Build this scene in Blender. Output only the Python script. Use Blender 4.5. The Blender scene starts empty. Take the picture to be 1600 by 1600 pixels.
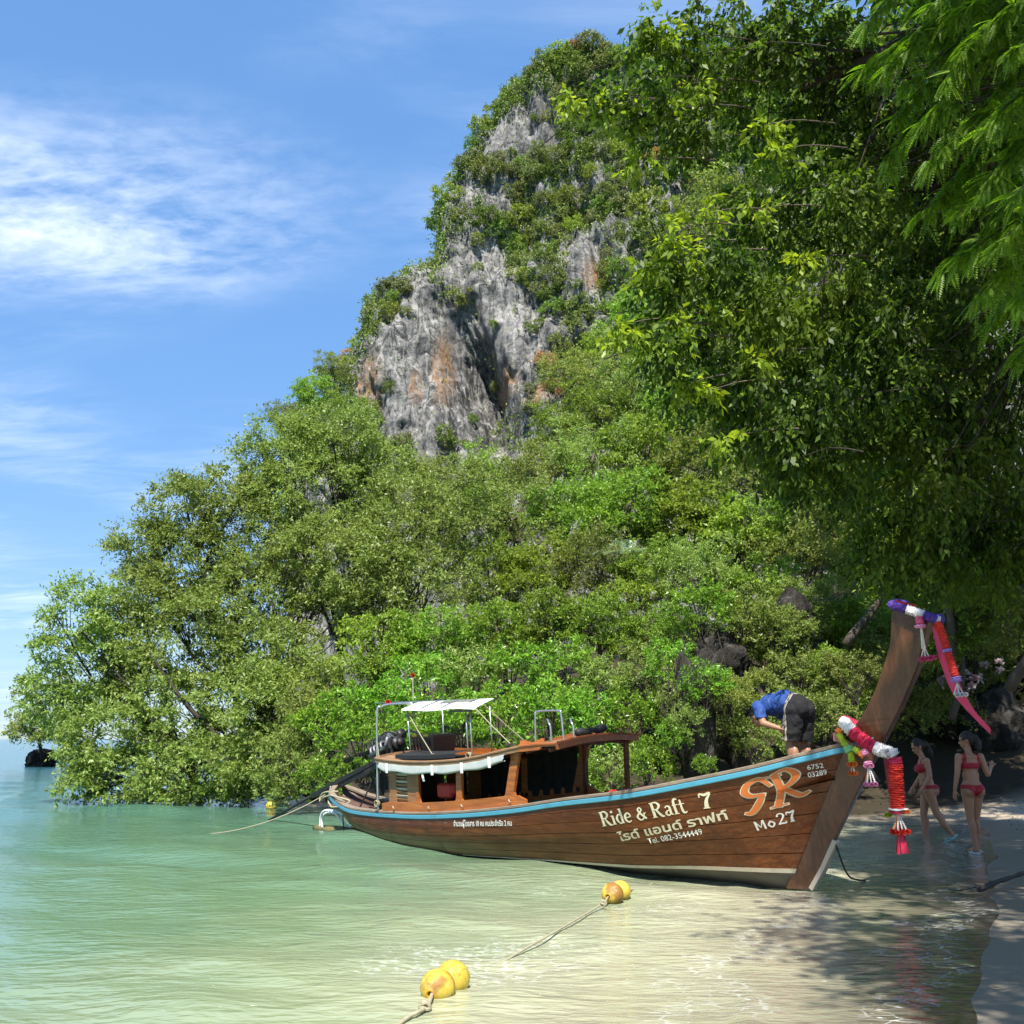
import bpy, math, random
import numpy as np
from mathutils import Vector, Matrix

# ------------------------------------------------------------------ camera, sky, sun, exposure
sc = bpy.context.scene
CAM_H = 1.6
PITCH = math.atan(355 / 1600)
cam_d = bpy.data.cameras.new('camera')
cam = bpy.data.objects.new('camera', cam_d)
sc.collection.objects.link(cam)
cam.location = (0, 0, CAM_H)
cam.rotation_euler = (math.pi / 2 + PITCH, 0, 0)
cam_d.sensor_width = 36
cam_d.lens = 36
cam_d.clip_start = 0.05
cam_d.clip_end = 9000
sc.camera = cam

SUN_DIR = Vector((-0.06, -0.56, 0.83)).normalized()      # towards the sun
sun_el = math.asin(SUN_DIR.z)
sun_d = bpy.data.lights.new('sun', 'SUN')
sun_d.energy = 5.0
sun_d.angle = math.radians(0.53)
sun_d.color = (1.0, 0.95, 0.86)
sun = bpy.data.objects.new('sun', sun_d)
sc.collection.objects.link(sun)
sun.rotation_euler = SUN_DIR.to_track_quat('Z', 'Y').to_euler()

world = bpy.data.worlds.new('World')
sc.world = world
world.use_nodes = True
wn, wl = world.node_tree.nodes, world.node_tree.links
wn.clear()
w_out = wn.new('ShaderNodeOutputWorld')
w_bg = wn.new('ShaderNodeBackground')
w_bg.inputs['Strength'].default_value = 0.138
sky = wn.new('ShaderNodeTexSky')
sky.sky_type = 'NISHITA'
sky.sun_disc = False
sky.sun_elevation = sun_el
sky.sun_rotation = math.atan2(SUN_DIR.x, SUN_DIR.y)
sky.air_density = 1.0
sky.dust_density = 0.15
sky.ozone_density = 2.2
# thin cirrus: noise stretched over a flat cloud layer, seen along the view direction
tc = wn.new('ShaderNodeTexCoord')
sep = wn.new('ShaderNodeSeparateXYZ'); wl.new(tc.outputs['Generated'], sep.inputs[0])
zc = wn.new('ShaderNodeMath'); zc.operation = 'MAXIMUM'; zc.inputs[1].default_value = 0.0
wl.new(sep.outputs['Z'], zc.inputs[0])
za = wn.new('ShaderNodeMath'); za.operation = 'ADD'; za.inputs[1].default_value = 0.12
wl.new(zc.outputs[0], za.inputs[0])
dv = wn.new('ShaderNodeVectorMath'); dv.operation = 'SCALE'
inv = wn.new('ShaderNodeMath'); inv.operation = 'DIVIDE'; inv.inputs[0].default_value = 1.0
wl.new(za.outputs[0], inv.inputs[1]); wl.new(tc.outputs['Generated'], dv.inputs[0]); wl.new(inv.outputs[0], dv.inputs['Scale'])
def cl_noise(scale, stretch, rotz, detail, rough, off, dist=0.0):
    mp = wn.new('ShaderNodeMapping')
    mp.inputs['Scale'].default_value = stretch
    mp.inputs['Rotation'].default_value = (0, 0, rotz)
    mp.inputs['Location'].default_value = off
    wl.new(dv.outputs[0], mp.inputs['Vector'])
    n = wn.new('ShaderNodeTexNoise')
    n.inputs['Scale'].default_value = scale
    n.inputs['Detail'].default_value = detail
    n.inputs['Roughness'].default_value = rough
    n.inputs['Distortion'].default_value = dist
    wl.new(mp.outputs[0], n.inputs['Vector'])
    return n.outputs['Fac']
def w_math(op, a, b, clamp=False):
    m = wn.new('ShaderNodeMath'); m.operation = op; m.use_clamp = clamp
    for i, v in enumerate((a, b)):
        if isinstance(v, (int, float)): m.inputs[i].default_value = v
        else: wl.new(v, m.inputs[i])
    return m.outputs[0]
def w_range(v, a, b, c=0.0, d=1.0):
    m = wn.new('ShaderNodeMapRange'); m.interpolation_type = 'SMOOTHSTEP'
    m.inputs[1].default_value = a; m.inputs[2].default_value = b; m.inputs[3].default_value = c; m.inputs[4].default_value = d
    wl.new(v, m.inputs[0]); return m.outputs[0]
# one large drift of cirrus and the rest of the sky's faint veils
ctr = wn.new('ShaderNodeVectorMath'); ctr.operation = 'DISTANCE'
mpc = wn.new('ShaderNodeMapping'); mpc.inputs['Scale'].default_value = (0.62, 1.0, 0.0)
wl.new(dv.outputs[0], mpc.inputs['Vector'])
wl.new(mpc.outputs[0], ctr.inputs[0]); ctr.inputs[1].default_value = (-0.62 * 0.66, 1.44, 0.0)
drift = w_range(ctr.outputs['Value'], 0.36, 0.04)
n_big = cl_noise(1.3, (1, 1, 0), 0.5, 2, 0.5, (3.1, 0.4, 0))
n_fib = cl_noise(2.6, (1.0, 2.6, 0), 0.55, 7, 0.64, (0.3, 0.1, 0), 0.5)
n_rip = cl_noise(15.0, (1.0, 1.7, 0), 0.9, 4, 0.6, (0, 0, 0), 0.2)
fib = w_range(n_fib, 0.34, 0.72)
rip = w_range(n_rip, 0.30, 0.72)
body_ = w_math('MULTIPLY', drift, w_math('ADD', w_math('MULTIPLY', fib, 0.52), w_math('MULTIPLY', rip, 0.48)))
veil = w_math('MULTIPLY', w_range(n_big, 0.42, 0.72), w_math('MULTIPLY', fib, 0.40))
low = w_math('MULTIPLY', w_range(sep.outputs['Z'], 0.26, 0.0), w_math('MULTIPLY', fib, 0.10))
cov = w_math('ADD', w_math('ADD', w_math('MULTIPLY', body_, 0.46), veil), low, True)
mixc = wn.new('ShaderNodeMix'); mixc.data_type = 'RGBA'
wl.new(cov, mixc.inputs['Factor'])
skt = wn.new('ShaderNodeMix'); skt.data_type = 'RGBA'; skt.blend_type = 'MULTIPLY'; skt.inputs['Factor'].default_value = 1.0
gam = wn.new('ShaderNodeGamma'); gam.inputs['Gamma'].default_value = 0.34
wl.new(sky.outputs[0], gam.inputs['Color'])
hsv = wn.new('ShaderNodeHueSaturation'); hsv.inputs['Saturation'].default_value = 2.0; wl.new(gam.outputs[0], hsv.inputs['Color'])
wl.new(hsv.outputs[0], skt.inputs['A']); skt.inputs['B'].default_value = (1.22, 1.57, 2.08, 1)
wl.new(skt.outputs['Result'], mixc.inputs['A'])
mixc.inputs['B'].default_value = (5.2, 5.6, 6.0, 1)
wl.new(mixc.outputs['Result'], w_bg.inputs['Color'])
wl.new(w_bg.outputs[0], w_out.inputs[0])

sc.view_settings.view_transform = 'Standard'
sc.view_settings.look = 'None'
sc.view_settings.gamma = 1.0
sc.view_settings.use_curve_mapping = False
sc.view_settings.exposure = 1.0
sc.cycles.max_bounces = 7
sc.cycles.diffuse_bounces = 4
sc.cycles.glossy_bounces = 3
sc.cycles.transmission_bounces = 4
sc.cycles.transparent_max_bounces = 8
sc.cycles.caustics_reflective = False
sc.cycles.caustics_refractive = False
sc.cycles.use_denoising = True
sc.cycles.use_adaptive_sampling = True
sc.cycles.adaptive_threshold = 0.02
world.cycles.sampling_method = 'MANUAL'
world.cycles.sample_map_resolution = 512

# ------------------------------------------------------------------ helpers
COL = sc.collection
CP, SP = math.cos(PITCH), math.sin(PITCH)
def ray(px, py):
    u = (800 - py) / 1600
    return np.array([(px - 800) / 1600, CP - SP * u, SP + CP * u])
def at(px, py, Y):                       # the point of the place seen there, Y metres out
    d = ray(px, py)
    return np.array([0, 0, CAM_H]) + d * (Y / d[1])
def onz(px, py, z=0.0):
    d = ray(px, py)
    return np.array([0, 0, CAM_H]) + d * ((z - CAM_H) / d[2])
def project(p):
    p = np.asarray(p, float)
    x, y, z = p[..., 0], p[..., 1], p[..., 2] - CAM_H
    f = CP * y + SP * z
    u = -SP * y + CP * z
    return 800 + 1600 * x / f, 800 - 1600 * u / f

def unit(v, axis=-1):
    v = np.asarray(v, float)
    return v / np.maximum(np.linalg.norm(v, axis=axis, keepdims=True), 1e-9)

def raw_mesh(name, V, F, smooth=False):
    """V (n,3), F (m,k) of one polygon size, or a list of lists"""
    me = bpy.data.meshes.new(name)
    V = np.asarray(V, np.float32)
    if isinstance(F, np.ndarray) and F.ndim == 2:
        m, k = F.shape
        me.vertices.add(len(V)); me.vertices.foreach_set('co', V.ravel())
        me.loops.add(m * k); me.loops.foreach_set('vertex_index', F.astype(np.int32).ravel())
        me.polygons.add(m)
        me.polygons.foreach_set('loop_start', np.arange(0, m * k, k, dtype=np.int32))
        me.polygons.foreach_set('loop_total', np.full(m, k, np.int32))
        me.update(calc_edges=True)
    else:
        me.from_pydata(V.tolist(), [], [list(map(int, f)) for f in F])
        me.update()
    if smooth:
        me.polygons.foreach_set('use_smooth', np.ones(len(me.polygons), bool))
    return me

def link(name, me, parent=None, mat=None):
    o = bpy.data.objects.new(name, me)
    COL.objects.link(o)
    if parent is not None: o.parent = parent
    if mat is not None and me is not None and len(me.materials) == 0: me.materials.append(mat)
    return o

def tag(o, label=None, cat=None, group=None, kind=None):
    if label: o['label'] = label
    if cat: o['category'] = cat
    if group: o['group'] = group
    if kind: o['kind'] = kind
    return o

def thing(name, label, cat, loc=(0, 0, 0), group=None):
    o = bpy.data.objects.new(name, None)
    COL.objects.link(o)
    o.empty_display_size = 0.2
    o.location = [float(c) for c in loc]
    return tag(o, label, cat, group)

class MB:
    """collects shapes, builds ONE mesh object"""
    def __init__(s): s.V, s.F, s.n = [], [], 0
    def add(s, V, F):
        V = np.asarray(V, float)
        s.V.append(V); s.F += [[i + s.n for i in f] for f in F]; s.n += len(V); return s
    def box(s, c, size, R=None, ch=0.0):
        hx, hy, hz = [a / 2 for a in size]
        ch = min(ch, hx * .45, hy * .45, hz * .45)
        if ch <= 0:
            V = np.array([[x, y, z] for x in (-hx, hx) for y in (-hy, hy) for z in (-hz, hz)])
            F = [(0, 1, 3, 2), (4, 6, 7, 5), (0, 4, 5, 1), (2, 3, 7, 6), (0, 2, 6, 4), (1, 5, 7, 3)]
        else:
            V, idx = [], {}
            for sx in (-1, 1):
                for sy in (-1, 1):
                    for sz in (-1, 1):
                        for a in range(3):
                            q = [sx * (hx - ch), sy * (hy - ch), sz * (hz - ch)]
                            q[a] = (sx * hx, sy * hy, sz * hz)[a]
                            idx[(sx, sy, sz, a)] = len(V); V.append(q)
            V = np.array(V); F = []
            for a in range(3):
                b, c2 = (a + 1) % 3, (a + 2) % 3
                for sa in (-1, 1):
                    def k(sb, scc, ax):
                        t = [0, 0, 0]; t[a] = sa; t[b] = sb; t[c2] = scc
                        return idx[(t[0], t[1], t[2], ax)]
                    f = [k(-1, -1, a), k(1, -1, a), k(1, 1, a), k(-1, 1, a)]
                    F.append(f if sa > 0 else f[::-1])
                for sb in (-1, 1):
                    for scc in (-1, 1):
                        def k2(sa, ax):
                            t = [0, 0, 0]; t[a] = sa; t[b] = sb; t[c2] = scc
                            return idx[(t[0], t[1], t[2], ax)]
                        f = [k2(-1, b), k2(1, b), k2(1, c2), k2(-1, c2)]
                        F.append(f if sb * scc > 0 else f[::-1])
            for sx in (-1, 1):
                for sy in (-1, 1):
                    for sz in (-1, 1):
                        f = [idx[(sx, sy, sz, a)] for a in range(3)]
                        F.append(f if sx * sy * sz > 0 else f[::-1])
        if R is not None: V = V @ np.asarray(R).T
        return s.add(V + np.asarray(c, float), F)
    def bar(s, p, q, w, h, up=(0, 0, 1), ch=0.0):
        p, q = np.asarray(p, float), np.asarray(q, float)
        L = np.linalg.norm(q - p); x = (q - p) / L
        y = unit(np.cross(up, x)); z = np.cross(x, y)
        return s.box((p + q) / 2, (L, w, h), np.stack([x, y, z], 1), ch)
    def tube(s, P, r, n=8, cap=True):
        P = np.asarray(P, float); m = len(P)
        r = np.broadcast_to(np.asarray(r, float), (m,))
        T = unit(np.gradient(P, axis=0))
        ref = np.array([0, 0, 1.]) if abs(T[0][2]) < .9 else np.array([1., 0, 0])
        u = unit(np.cross(T[0], ref)); U = []
        for t in T:
            u = unit(u - t * np.dot(u, t)); U.append(u)
        U = np.array(U); W = np.cross(T, U)
        a = np.linspace(0, 2 * np.pi, n, endpoint=False)
        V = P[:, None] + r[:, None, None] * (np.cos(a)[None, :, None] * U[:, None] + np.sin(a)[None, :, None] * W[:, None])
        F = [(i * n + j, i * n + (j + 1) % n, (i + 1) * n + (j + 1) % n, (i + 1) * n + j) for i in range(m - 1) for j in range(n)]
        if cap: F += [tuple(range(n - 1, -1, -1)), tuple((m - 1) * n + j for j in range(n))]
        return s.add(V.reshape(-1, 3), F)
    def ellip(s, c, r, R=None, n=14, m=9):
        a = np.linspace(0, 2 * np.pi, n, endpoint=False); b = np.linspace(-np.pi / 2, np.pi / 2, m + 2)[1:-1]
        V = np.array([[np.cos(bb) * np.cos(aa), np.cos(bb) * np.sin(aa), np.sin(bb)] for bb in b for aa in a] + [[0, 0, -1], [0, 0, 1]])
        V = V * np.asarray(r, float)
        if R is not None: V = V @ np.asarray(R).T
        F = [(i * n + j, i * n + (j + 1) % n, (i + 1) * n + (j + 1) % n, (i + 1) * n + j) for i in range(m - 1) for j in range(n)]
        F += [(m * n, (j + 1) % n, j) for j in range(n)] + [(m * n + 1, (m - 1) * n + j, (m - 1) * n + (j + 1) % n) for j in range(n)]
        return s.add(V + np.asarray(c, float), F)
    def grid(s, G, closed=False):
        """G (a,b,3) sheet"""
        a, b = G.shape[:2]
        F = [(i * b + j, i * b + j + 1, (i + 1) * b + j + 1, (i + 1) * b + j) for i in range(a - 1) for j in range(b - 1)]
        if closed: F += [(i * b + b - 1, i * b, (i + 1) * b, (i + 1) * b + b - 1) for i in range(a - 1)]
        return s.add(G.reshape(-1, 3), F)
    def loft(s, S, cap=True):
        """S: list of closed rings with equal counts"""
        S = np.asarray(S, float); m, n = S.shape[:2]
        F = [(i * n + j, i * n + (j + 1) % n, (i + 1) * n + (j + 1) % n, (i + 1) * n + j) for i in range(m - 1) for j in range(n)]
        if cap: F += [tuple(range(n - 1, -1, -1)), tuple((m - 1) * n + j for j in range(n))]
        return s.add(S.reshape(-1, 3), F)
    def prism(s, poly, h, O, X, Y, Z):
        """poly (n,2) in the X,Y plane at O, extruded by h along Z"""
        poly = np.asarray(poly, float); n = len(poly)
        X, Y, Z, O = [np.asarray(v, float) for v in (X, Y, Z, O)]
        A = O + poly[:, :1] * X + poly[:, 1:] * Y
        V = np.concatenate([A, A + Z * h])
        F = [tuple(range(n - 1, -1, -1)), tuple(range(n, 2 * n))] + [(i, (i + 1) % n, n + (i + 1) % n, n + i) for i in range(n)]
        return s.add(V, F)
    def build(s, name, mat, parent=None, smooth=False):
        me = raw_mesh(name, np.concatenate(s.V), s.F, smooth)
        return link(name, me, parent, mat)

def curve_pts(P, n=24):
    """Catmull-Rom through the points"""
    P = np.asarray(P, float)
    Q = np.concatenate([[2 * P[0] - P[1]], P, [2 * P[-1] - P[-2]]])
    out = []
    k = len(P) - 1
    for t in np.linspace(0, k, n):
        i = min(int(t), k - 1); f = t - i
        a, b, c, d = Q[i:i + 4]
        out.append(.5 * (2 * b + (c - a) * f + (2 * a - 5 * b + 4 * c - d) * f ** 2 + (3 * b - a - 3 * c + d) * f ** 3))
    return np.array(out)

def _hash(i, j, k):
    h = (i.astype(np.int64) * 374761393 + j.astype(np.int64) * 668265263 + k.astype(np.int64) * 2147483647 + 1013904223) & 0xffffffff
    h = ((h ^ (h >> 13)) * 1274126177) & 0xffffffff
    h = ((h ^ (h >> 16)) * 2246822519) & 0xffffffff
    return ((h ^ (h >> 15)) & 0xffffff) / float(0xffffff)
def vnoise(p):
    p = np.asarray(p, float); f0 = np.floor(p); f = p - f0; f = f * f * (3 - 2 * f); i = f0.astype(np.int64)
    r = 0
    for dx in (0, 1):
        for dy in (0, 1):
            for dz in (0, 1):
                w = (f[..., 0] if dx else 1 - f[..., 0]) * (f[..., 1] if dy else 1 - f[..., 1]) * (f[..., 2] if dz else 1 - f[..., 2])
                r = r + w * _hash(i[..., 0] + dx, i[..., 1] + dy, i[..., 2] + dz)
    return r * 2 - 1
def fbm(p, o=4, g=.5):
    p = np.asarray(p, float); r = 0; a = 1.0
    for k in range(o):
        r = r + a * vnoise(p * (2 ** k) + 17.3 * k); a *= g
    return r

# ------------------------------------------------------------------ materials
class NT:
    def __init__(s, name):
        s.m = bpy.data.materials.new(name); s.m.use_nodes = True
        s.t = s.m.node_tree; s.t.nodes.clear()
        s.out = s.t.nodes.new('ShaderNodeOutputMaterial')
    def n(s, kind, **kw):
        nd = s.t.nodes.new('ShaderNode' + kind)
        for k, v in kw.items(): setattr(nd, k, v)
        return nd
    def set(s, sock, v):
        if isinstance(v, bpy.types.NodeSocket): s.t.links.new(v, sock)
        elif isinstance(v, (tuple, list)) and len(v) == 3 and sock.type == 'RGBA': sock.default_value = (*v, 1)
        else: sock.default_value = v
    def math(s, op, a, b=0.0, clamp=False):
        nd = s.n('Math', operation=op, use_clamp=clamp); s.set(nd.inputs[0], a); s.set(nd.inputs[1], b); return nd.outputs[0]
    def rng(s, v, a, b, c=0.0, d=1.0, smooth=True):
        nd = s.n('MapRange'); nd.interpolation_type = 'SMOOTHSTEP' if smooth else 'LINEAR'
        for i, x in enumerate((v, a, b, c, d)): s.set(nd.inputs[i], x)
        return nd.outputs[0]
    def mix(s, f, a, b, blend='MIX'):
        nd = s.n('Mix', data_type='RGBA', blend_type=blend); s.set(nd.inputs['Factor'], f); s.set(nd.inputs['A'], a); s.set(nd.inputs['B'], b); return nd.outputs['Result']
    def co(s, which='Object'): return s.n('TexCoord').outputs[which]
    def mapp(s, vec, scale=(1, 1, 1), rot=(0, 0, 0), loc=(0, 0, 0)):
        nd = s.n('Mapping'); s.set(nd.inputs['Vector'], vec); nd.inputs['Scale'].default_value = scale; nd.inputs['Rotation'].default_value = rot; nd.inputs['Location'].default_value = loc; return nd.outputs[0]
    def noise(s, vec, scale, detail=4, rough=.55, dist=0.0, col=False):
        nd = s.n('TexNoise'); s.set(nd.inputs['Vector'], vec); nd.inputs['Scale'].default_value = scale; nd.inputs['Detail'].default_value = detail
        nd.inputs['Roughness'].default_value = rough; nd.inputs['Distortion'].default_value = dist; return nd.outputs['Color' if col else 'Fac']
    def ramp(s, v, stops, interp='LINEAR'):
        nd = s.n('ValToRGB'); s.set(nd.inputs[0], v); e = nd.color_ramp.elements; nd.color_ramp.interpolation = interp
        while len(e) < len(stops): e.new(0.5)
        for k, (p, c) in enumerate(stops):
            e[k].position = p; e[k].color = (*c, 1) if len(c) == 3 else c
        return nd.outputs['Color']
    def bump(s, h, strength=.3, dist=.02, normal=None):
        nd = s.n('Bump'); s.set(nd.inputs['Height'], h); nd.inputs['Strength'].default_value = strength; nd.inputs['Distance'].default_value = dist
        if normal is not None: s.set(nd.inputs['Normal'], normal)
        return nd.outputs[0]
    def bsdf(s, col, rough=.5, metal=0.0, spec=.5, normal=None, ior=1.45, coat=0.0):
        nd = s.n('BsdfPrincipled'); s.set(nd.inputs['Base Color'], col); s.set(nd.inputs['Roughness'], rough); s.set(nd.inputs['Metallic'], metal)
        s.set(nd.inputs['Specular IOR Level'], spec); nd.inputs['IOR'].default_value = ior; s.set(nd.inputs['Coat Weight'], coat)
        nd.inputs['Coat Roughness'].default_value = .12
        if normal is not None: s.set(nd.inputs['Normal'], normal)
        return nd.outputs[0]
    def mixs(s, f, a, b):
        nd = s.n('MixShader'); s.set(nd.inputs[0], f); s.t.links.new(a, nd.inputs[1]); s.t.links.new(b, nd.inputs[2]); return nd.outputs[0]
    def done(s, sh): s.t.links.new(sh, s.out.inputs[0]); return s.m

def pm(name, col, rough=.5, metal=0.0, var=.18, scale=9.0, bump=.15, dirt=None, dirt_amt=.5, spec=.5, coat=0.0):
    """plain worn surface: colour wanders, some dirt, slight relief"""
    t = NT(name); o = t.co()
    n1 = t.noise(o, scale, 5, .6); n2 = t.noise(o, scale * 5.3, 3, .6)
    c = t.mix(n1, tuple(x * (1 - var) for x in col), tuple(min(1, x * (1 + var)) for x in col))
    if dirt is not None:
        d = t.rng(t.noise(o, scale * .45, 7, .7, .4), .5, .72)
        c = t.mix(t.math('MULTIPLY', d, dirt_amt), c, dirt)
    r = t.rng(n1, .3, .7, rough * .85, min(1, rough * 1.2))
    return t.done(t.bsdf(c, r, metal, spec, t.bump(n2, bump, .01) if bump else None, coat=coat))

def leaf_mat(name, c0, c1, c2, trans=.38, rough=.42, tw=(1.25, 1.2, .7), patch=.35, patch_col=None, spec=.4):
    t = NT(name)
    c0, c1, c2 = [tuple(min(.5, x * k) for x, k in zip(c, (1.96, 1.80, 1.95))) for c in (c0, c1, c2)]
    if patch_col: patch_col = tuple(min(.75, x * 1.68) for x in patch_col)
    g = t.n('NewGeometry')
    ri = g.outputs['Random Per Island']
    col = t.ramp(ri, [(0, c0), (.5, c1), (1, c2)])
    nz = t.noise(g.outputs['Position'], patch, 3, .55)
    pc = patch_col or tuple(x * 1.5 for x in c2)
    col = t.mix(t.rng(nz, .45, .68, 0, .55), col, pc)
    oi = t.n('ObjectInfo')
    hv = t.n('HueSaturation'); t.set(hv.inputs['Color'], col)
    t.set(hv.inputs['Hue'], t.math('ADD', .488, t.math('MULTIPLY', oi.outputs['Random'], .024)))
    t.set(hv.inputs['Value'], t.rng(oi.outputs['Random'], 0, 1, .8, 1.2, False))
    col = hv.outputs[0]
    tr = t.n('BsdfTranslucent'); t.set(tr.inputs['Color'], t.mix(1.0, col, tw, 'MULTIPLY'))
    return t.done(t.mixs(trans, t.bsdf(col, rough, 0, spec), tr.outputs[0]))

# ------------------------------------------------------------------ the setting: shore, sea, cliff
SHORE = np.array([(-9, -40), (-3.2, -8), (-.3, -1), (1.5, 3), (2.68, 6.4), (3.5, 8.2), (4.35, 9.8), (5.1, 11.5), (6.75, 15.2), (8.3, 18.5), (8.7, 20.3), (6.8, 21.6), (3, 21.6), (-1, 22.6),
                  (-4, 25.2), (-7, 27.6), (-10.5, 29.2), (-12, 31.5), (-10, 37), (-13, 48), (-17, 60), (-12, 74), (-20, 90), (-36, 104), (-44, 130), (-20, 190), (60, 260)], float)
LAND = np.concatenate([SHORE, [(400, 260), (400, -40)]])
def shore_dist(X, Y):
    """signed distance to the waterline, + on land"""
    X, Y = np.asarray(X, float), np.asarray(Y, float)
    sh = X.shape; X = X.ravel(); Y = Y.ravel()
    best = np.full(X.shape, 1e9); ins = np.zeros(X.shape, bool)
    A = SHORE[:-1]; B = SHORE[1:]
    for a, b in zip(A, B):
        d = b - a; t = np.clip(((X - a[0]) * d[0] + (Y - a[1]) * d[1]) / (d @ d), 0, 1)
        best = np.minimum(best, np.hypot(X - a[0] - t * d[0], Y - a[1] - t * d[1]))
    P = LAND
    for a, b in zip(P, np.roll(P, -1, 0)):
        c = ((a[1] > Y) != (b[1] > Y)); 
        with np.errstate(divide='ignore', invalid='ignore'):
            xx = (b[0] - a[0]) * (Y - a[1]) / (b[1] - a[1]) + a[0]
        ins ^= c & (X < xx)
    return np.where(ins, best, -best).reshape(sh)
def ground_z(X, Y):
    X, Y = np.asarray(X, float), np.asarray(Y, float)
    d = shore_dist(X, Y)
    P = np.stack([X, Y, np.zeros_like(X)], -1)
    beach = np.where(d > 0, .075 * np.minimum(d, 9) - .03 * np.minimum(d, 1.2), np.maximum(.07 * d, -3.5))
    n = fbm(P * .22 + 5, 3) * .05 * np.clip(np.abs(d) / 1.5, .0, 1)
    inland = np.clip(d - 4.0, 0, None) * np.clip((Y - 17 - .35 * np.clip(X, 0, 60)) / 8, 0, 1)
    hill = 26 * (1 - np.exp(-inland * .40 / 26))
    return beach + n + hill * (1 + .18 * fbm(P * .11, 3))

def axis_pts(segs):
    out = []
    for a, b, s in segs: out += list(np.arange(a, b, s))
    return np.array(out + [segs[-1][1]])
gx = axis_pts([(-300, -60, 20), (-60, -16, 3), (-16, 0, .6), (0, 14, .16), (14, 30, .6), (30, 100, 5), (100, 400, 30)])
gy = axis_pts([(-40, 0, 3), (0, 4, .3), (4, 26, .16), (26, 50, .7), (50, 140, 3), (140, 260, 12)])
GX, GY = np.meshgrid(gx, gy)
GD = shore_dist(GX, GY); GZ = ground_z(GX, GY)
GZ += np.where((GD > .4) & (GX < 16) & (GY < 28), .018 * fbm(np.stack([GX * 1.8, GY * 1.8, GX * 0], -1), 3) * np.clip((GD - .4) / 1.2, 0, 1), 0)
nx, ny = len(gx), len(gy)
I = (np.arange(ny - 1)[:, None] * nx + np.arange(nx - 1)[None]).ravel()
t = NT('wet_and_dry_sand')
pos = t.n('NewGeometry').outputs['Position']
sd = t.n('Attribute', attribute_name='shore').outputs['Fac']
n1 = t.noise(pos, .9, 5, .6); n2 = t.noise(pos, 38, 4, .7); n3 = t.noise(pos, 5.5, 6, .65)
dd = t.math('ADD', sd, t.math('MULTIPLY', t.math('SUBTRACT', n1, .5), 1.6))
wet = t.rng(dd, 2.6, .3)
dry_c = t.mix(n3, (.38, .30, .22), (.52, .425, .32)); wet_c = t.mix(n3, (.245, .21, .16), (.33, .285, .225))
c = t.mix(wet, dry_c, wet_c)
c = t.mix(t.rng(sd, .0, -1.2), c, t.mix(n3, (.40, .345, .25), (.50, .44, .325)))
c = t.mix(t.math('MULTIPLY', t.rng(n2, .60, .68), .6), c, (.07, .055, .04))
c = t.mix(t.math('MULTIPLY', t.rng(t.noise(pos, 13, 3, .6), .66, .70), .8), c, (.035, .03, .022))
soil = t.math('MAXIMUM', t.rng(t.math('ADD', sd, t.math('MULTIPLY', n1, 3.0)), 8.5, 11), t.n('Attribute', attribute_name='soil').outputs['Fac'])
c = t.mix(soil, c, t.mix(n3, (.022, .018, .011), (.06, .048, .03)))
m_sand = t.done(t.bsdf(c, t.rng(wet, 0, 1, .9, .28), 0, t.rng(wet, 0, 1, .2, .5), t.bump(t.math('ADD', n2, t.math('MULTIPLY', n3, 2.0)), .35, .012)))
gm = raw_mesh('ground', np.stack([GX, GY, GZ], -1).reshape(-1, 3), np.stack([I, I + 1, I + nx + 1, I + nx], 1), True)
a = gm.attributes.new('shore', 'FLOAT', 'POINT'); a.data.foreach_set('value', GD.astype(np.float32).ravel())
a = gm.attributes.new('soil', 'FLOAT', 'POINT'); a.data.foreach_set('value', (np.clip((GD - .3) / .8, 0, 1) * np.clip((GY - 19.5 - .45 * np.clip(GX - 4, 0, 30)) / 1.5, 0, 1)).astype(np.float32).ravel())
ground = tag(link('ground', gm, None, m_sand), 'wet grey sand beach rising to wooded shore behind the boat', kind='structure')

# sea: one sheet out to the horizon, wave-shaped near by
rr = [1.2]
while rr[-1] < 7000: rr.append(rr[-1] * (1.0095 if rr[-1] < 45 else 1.05))
rr = np.array(rr)
aa = np.radians(np.concatenate([np.arange(-180, -38, 8), np.arange(-38, 34, .19), np.arange(34, 180.1, 8)]))
RR, AA = np.meshgrid(rr, aa, indexing='ij')
SX, SY = RR * np.sin(AA), RR * np.cos(AA)
SDT = shore_dist(SX, SY)
rng = np.random.default_rng(4)
H = np.zeros_like(SX); OX = 0
for k in range(46):
    lam = .16 * (1.11 ** k) if k < 34 else .5 * 1.2 ** (k - 34)
    lam = min(lam, 5)
    ang = math.radians(78 + rng.normal(0, 24))
    kx, ky = math.cos(ang) * 2 * math.pi / lam, math.sin(ang) * 2 * math.pi / lam
    cell = RR * .0095
    att = np.clip(1.25 - cell * 5 / lam, 0, 1)
    H += att * .0046 * lam ** .72 * np.sin(kx * SX + ky * SY + rng.uniform(0, 6.28) + .6 * vnoise(np.stack([SX * .35, SY * .35, SX * 0 + k * 9.1], -1)))
H *= np.clip(.06 - SDT * .26, .05, 1.0) * (0.55 + .7 * np.clip(fbm(np.stack([SX * .12, SY * .2, SX * 0 + 3], -1), 3) + .5, 0, 1))
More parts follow.
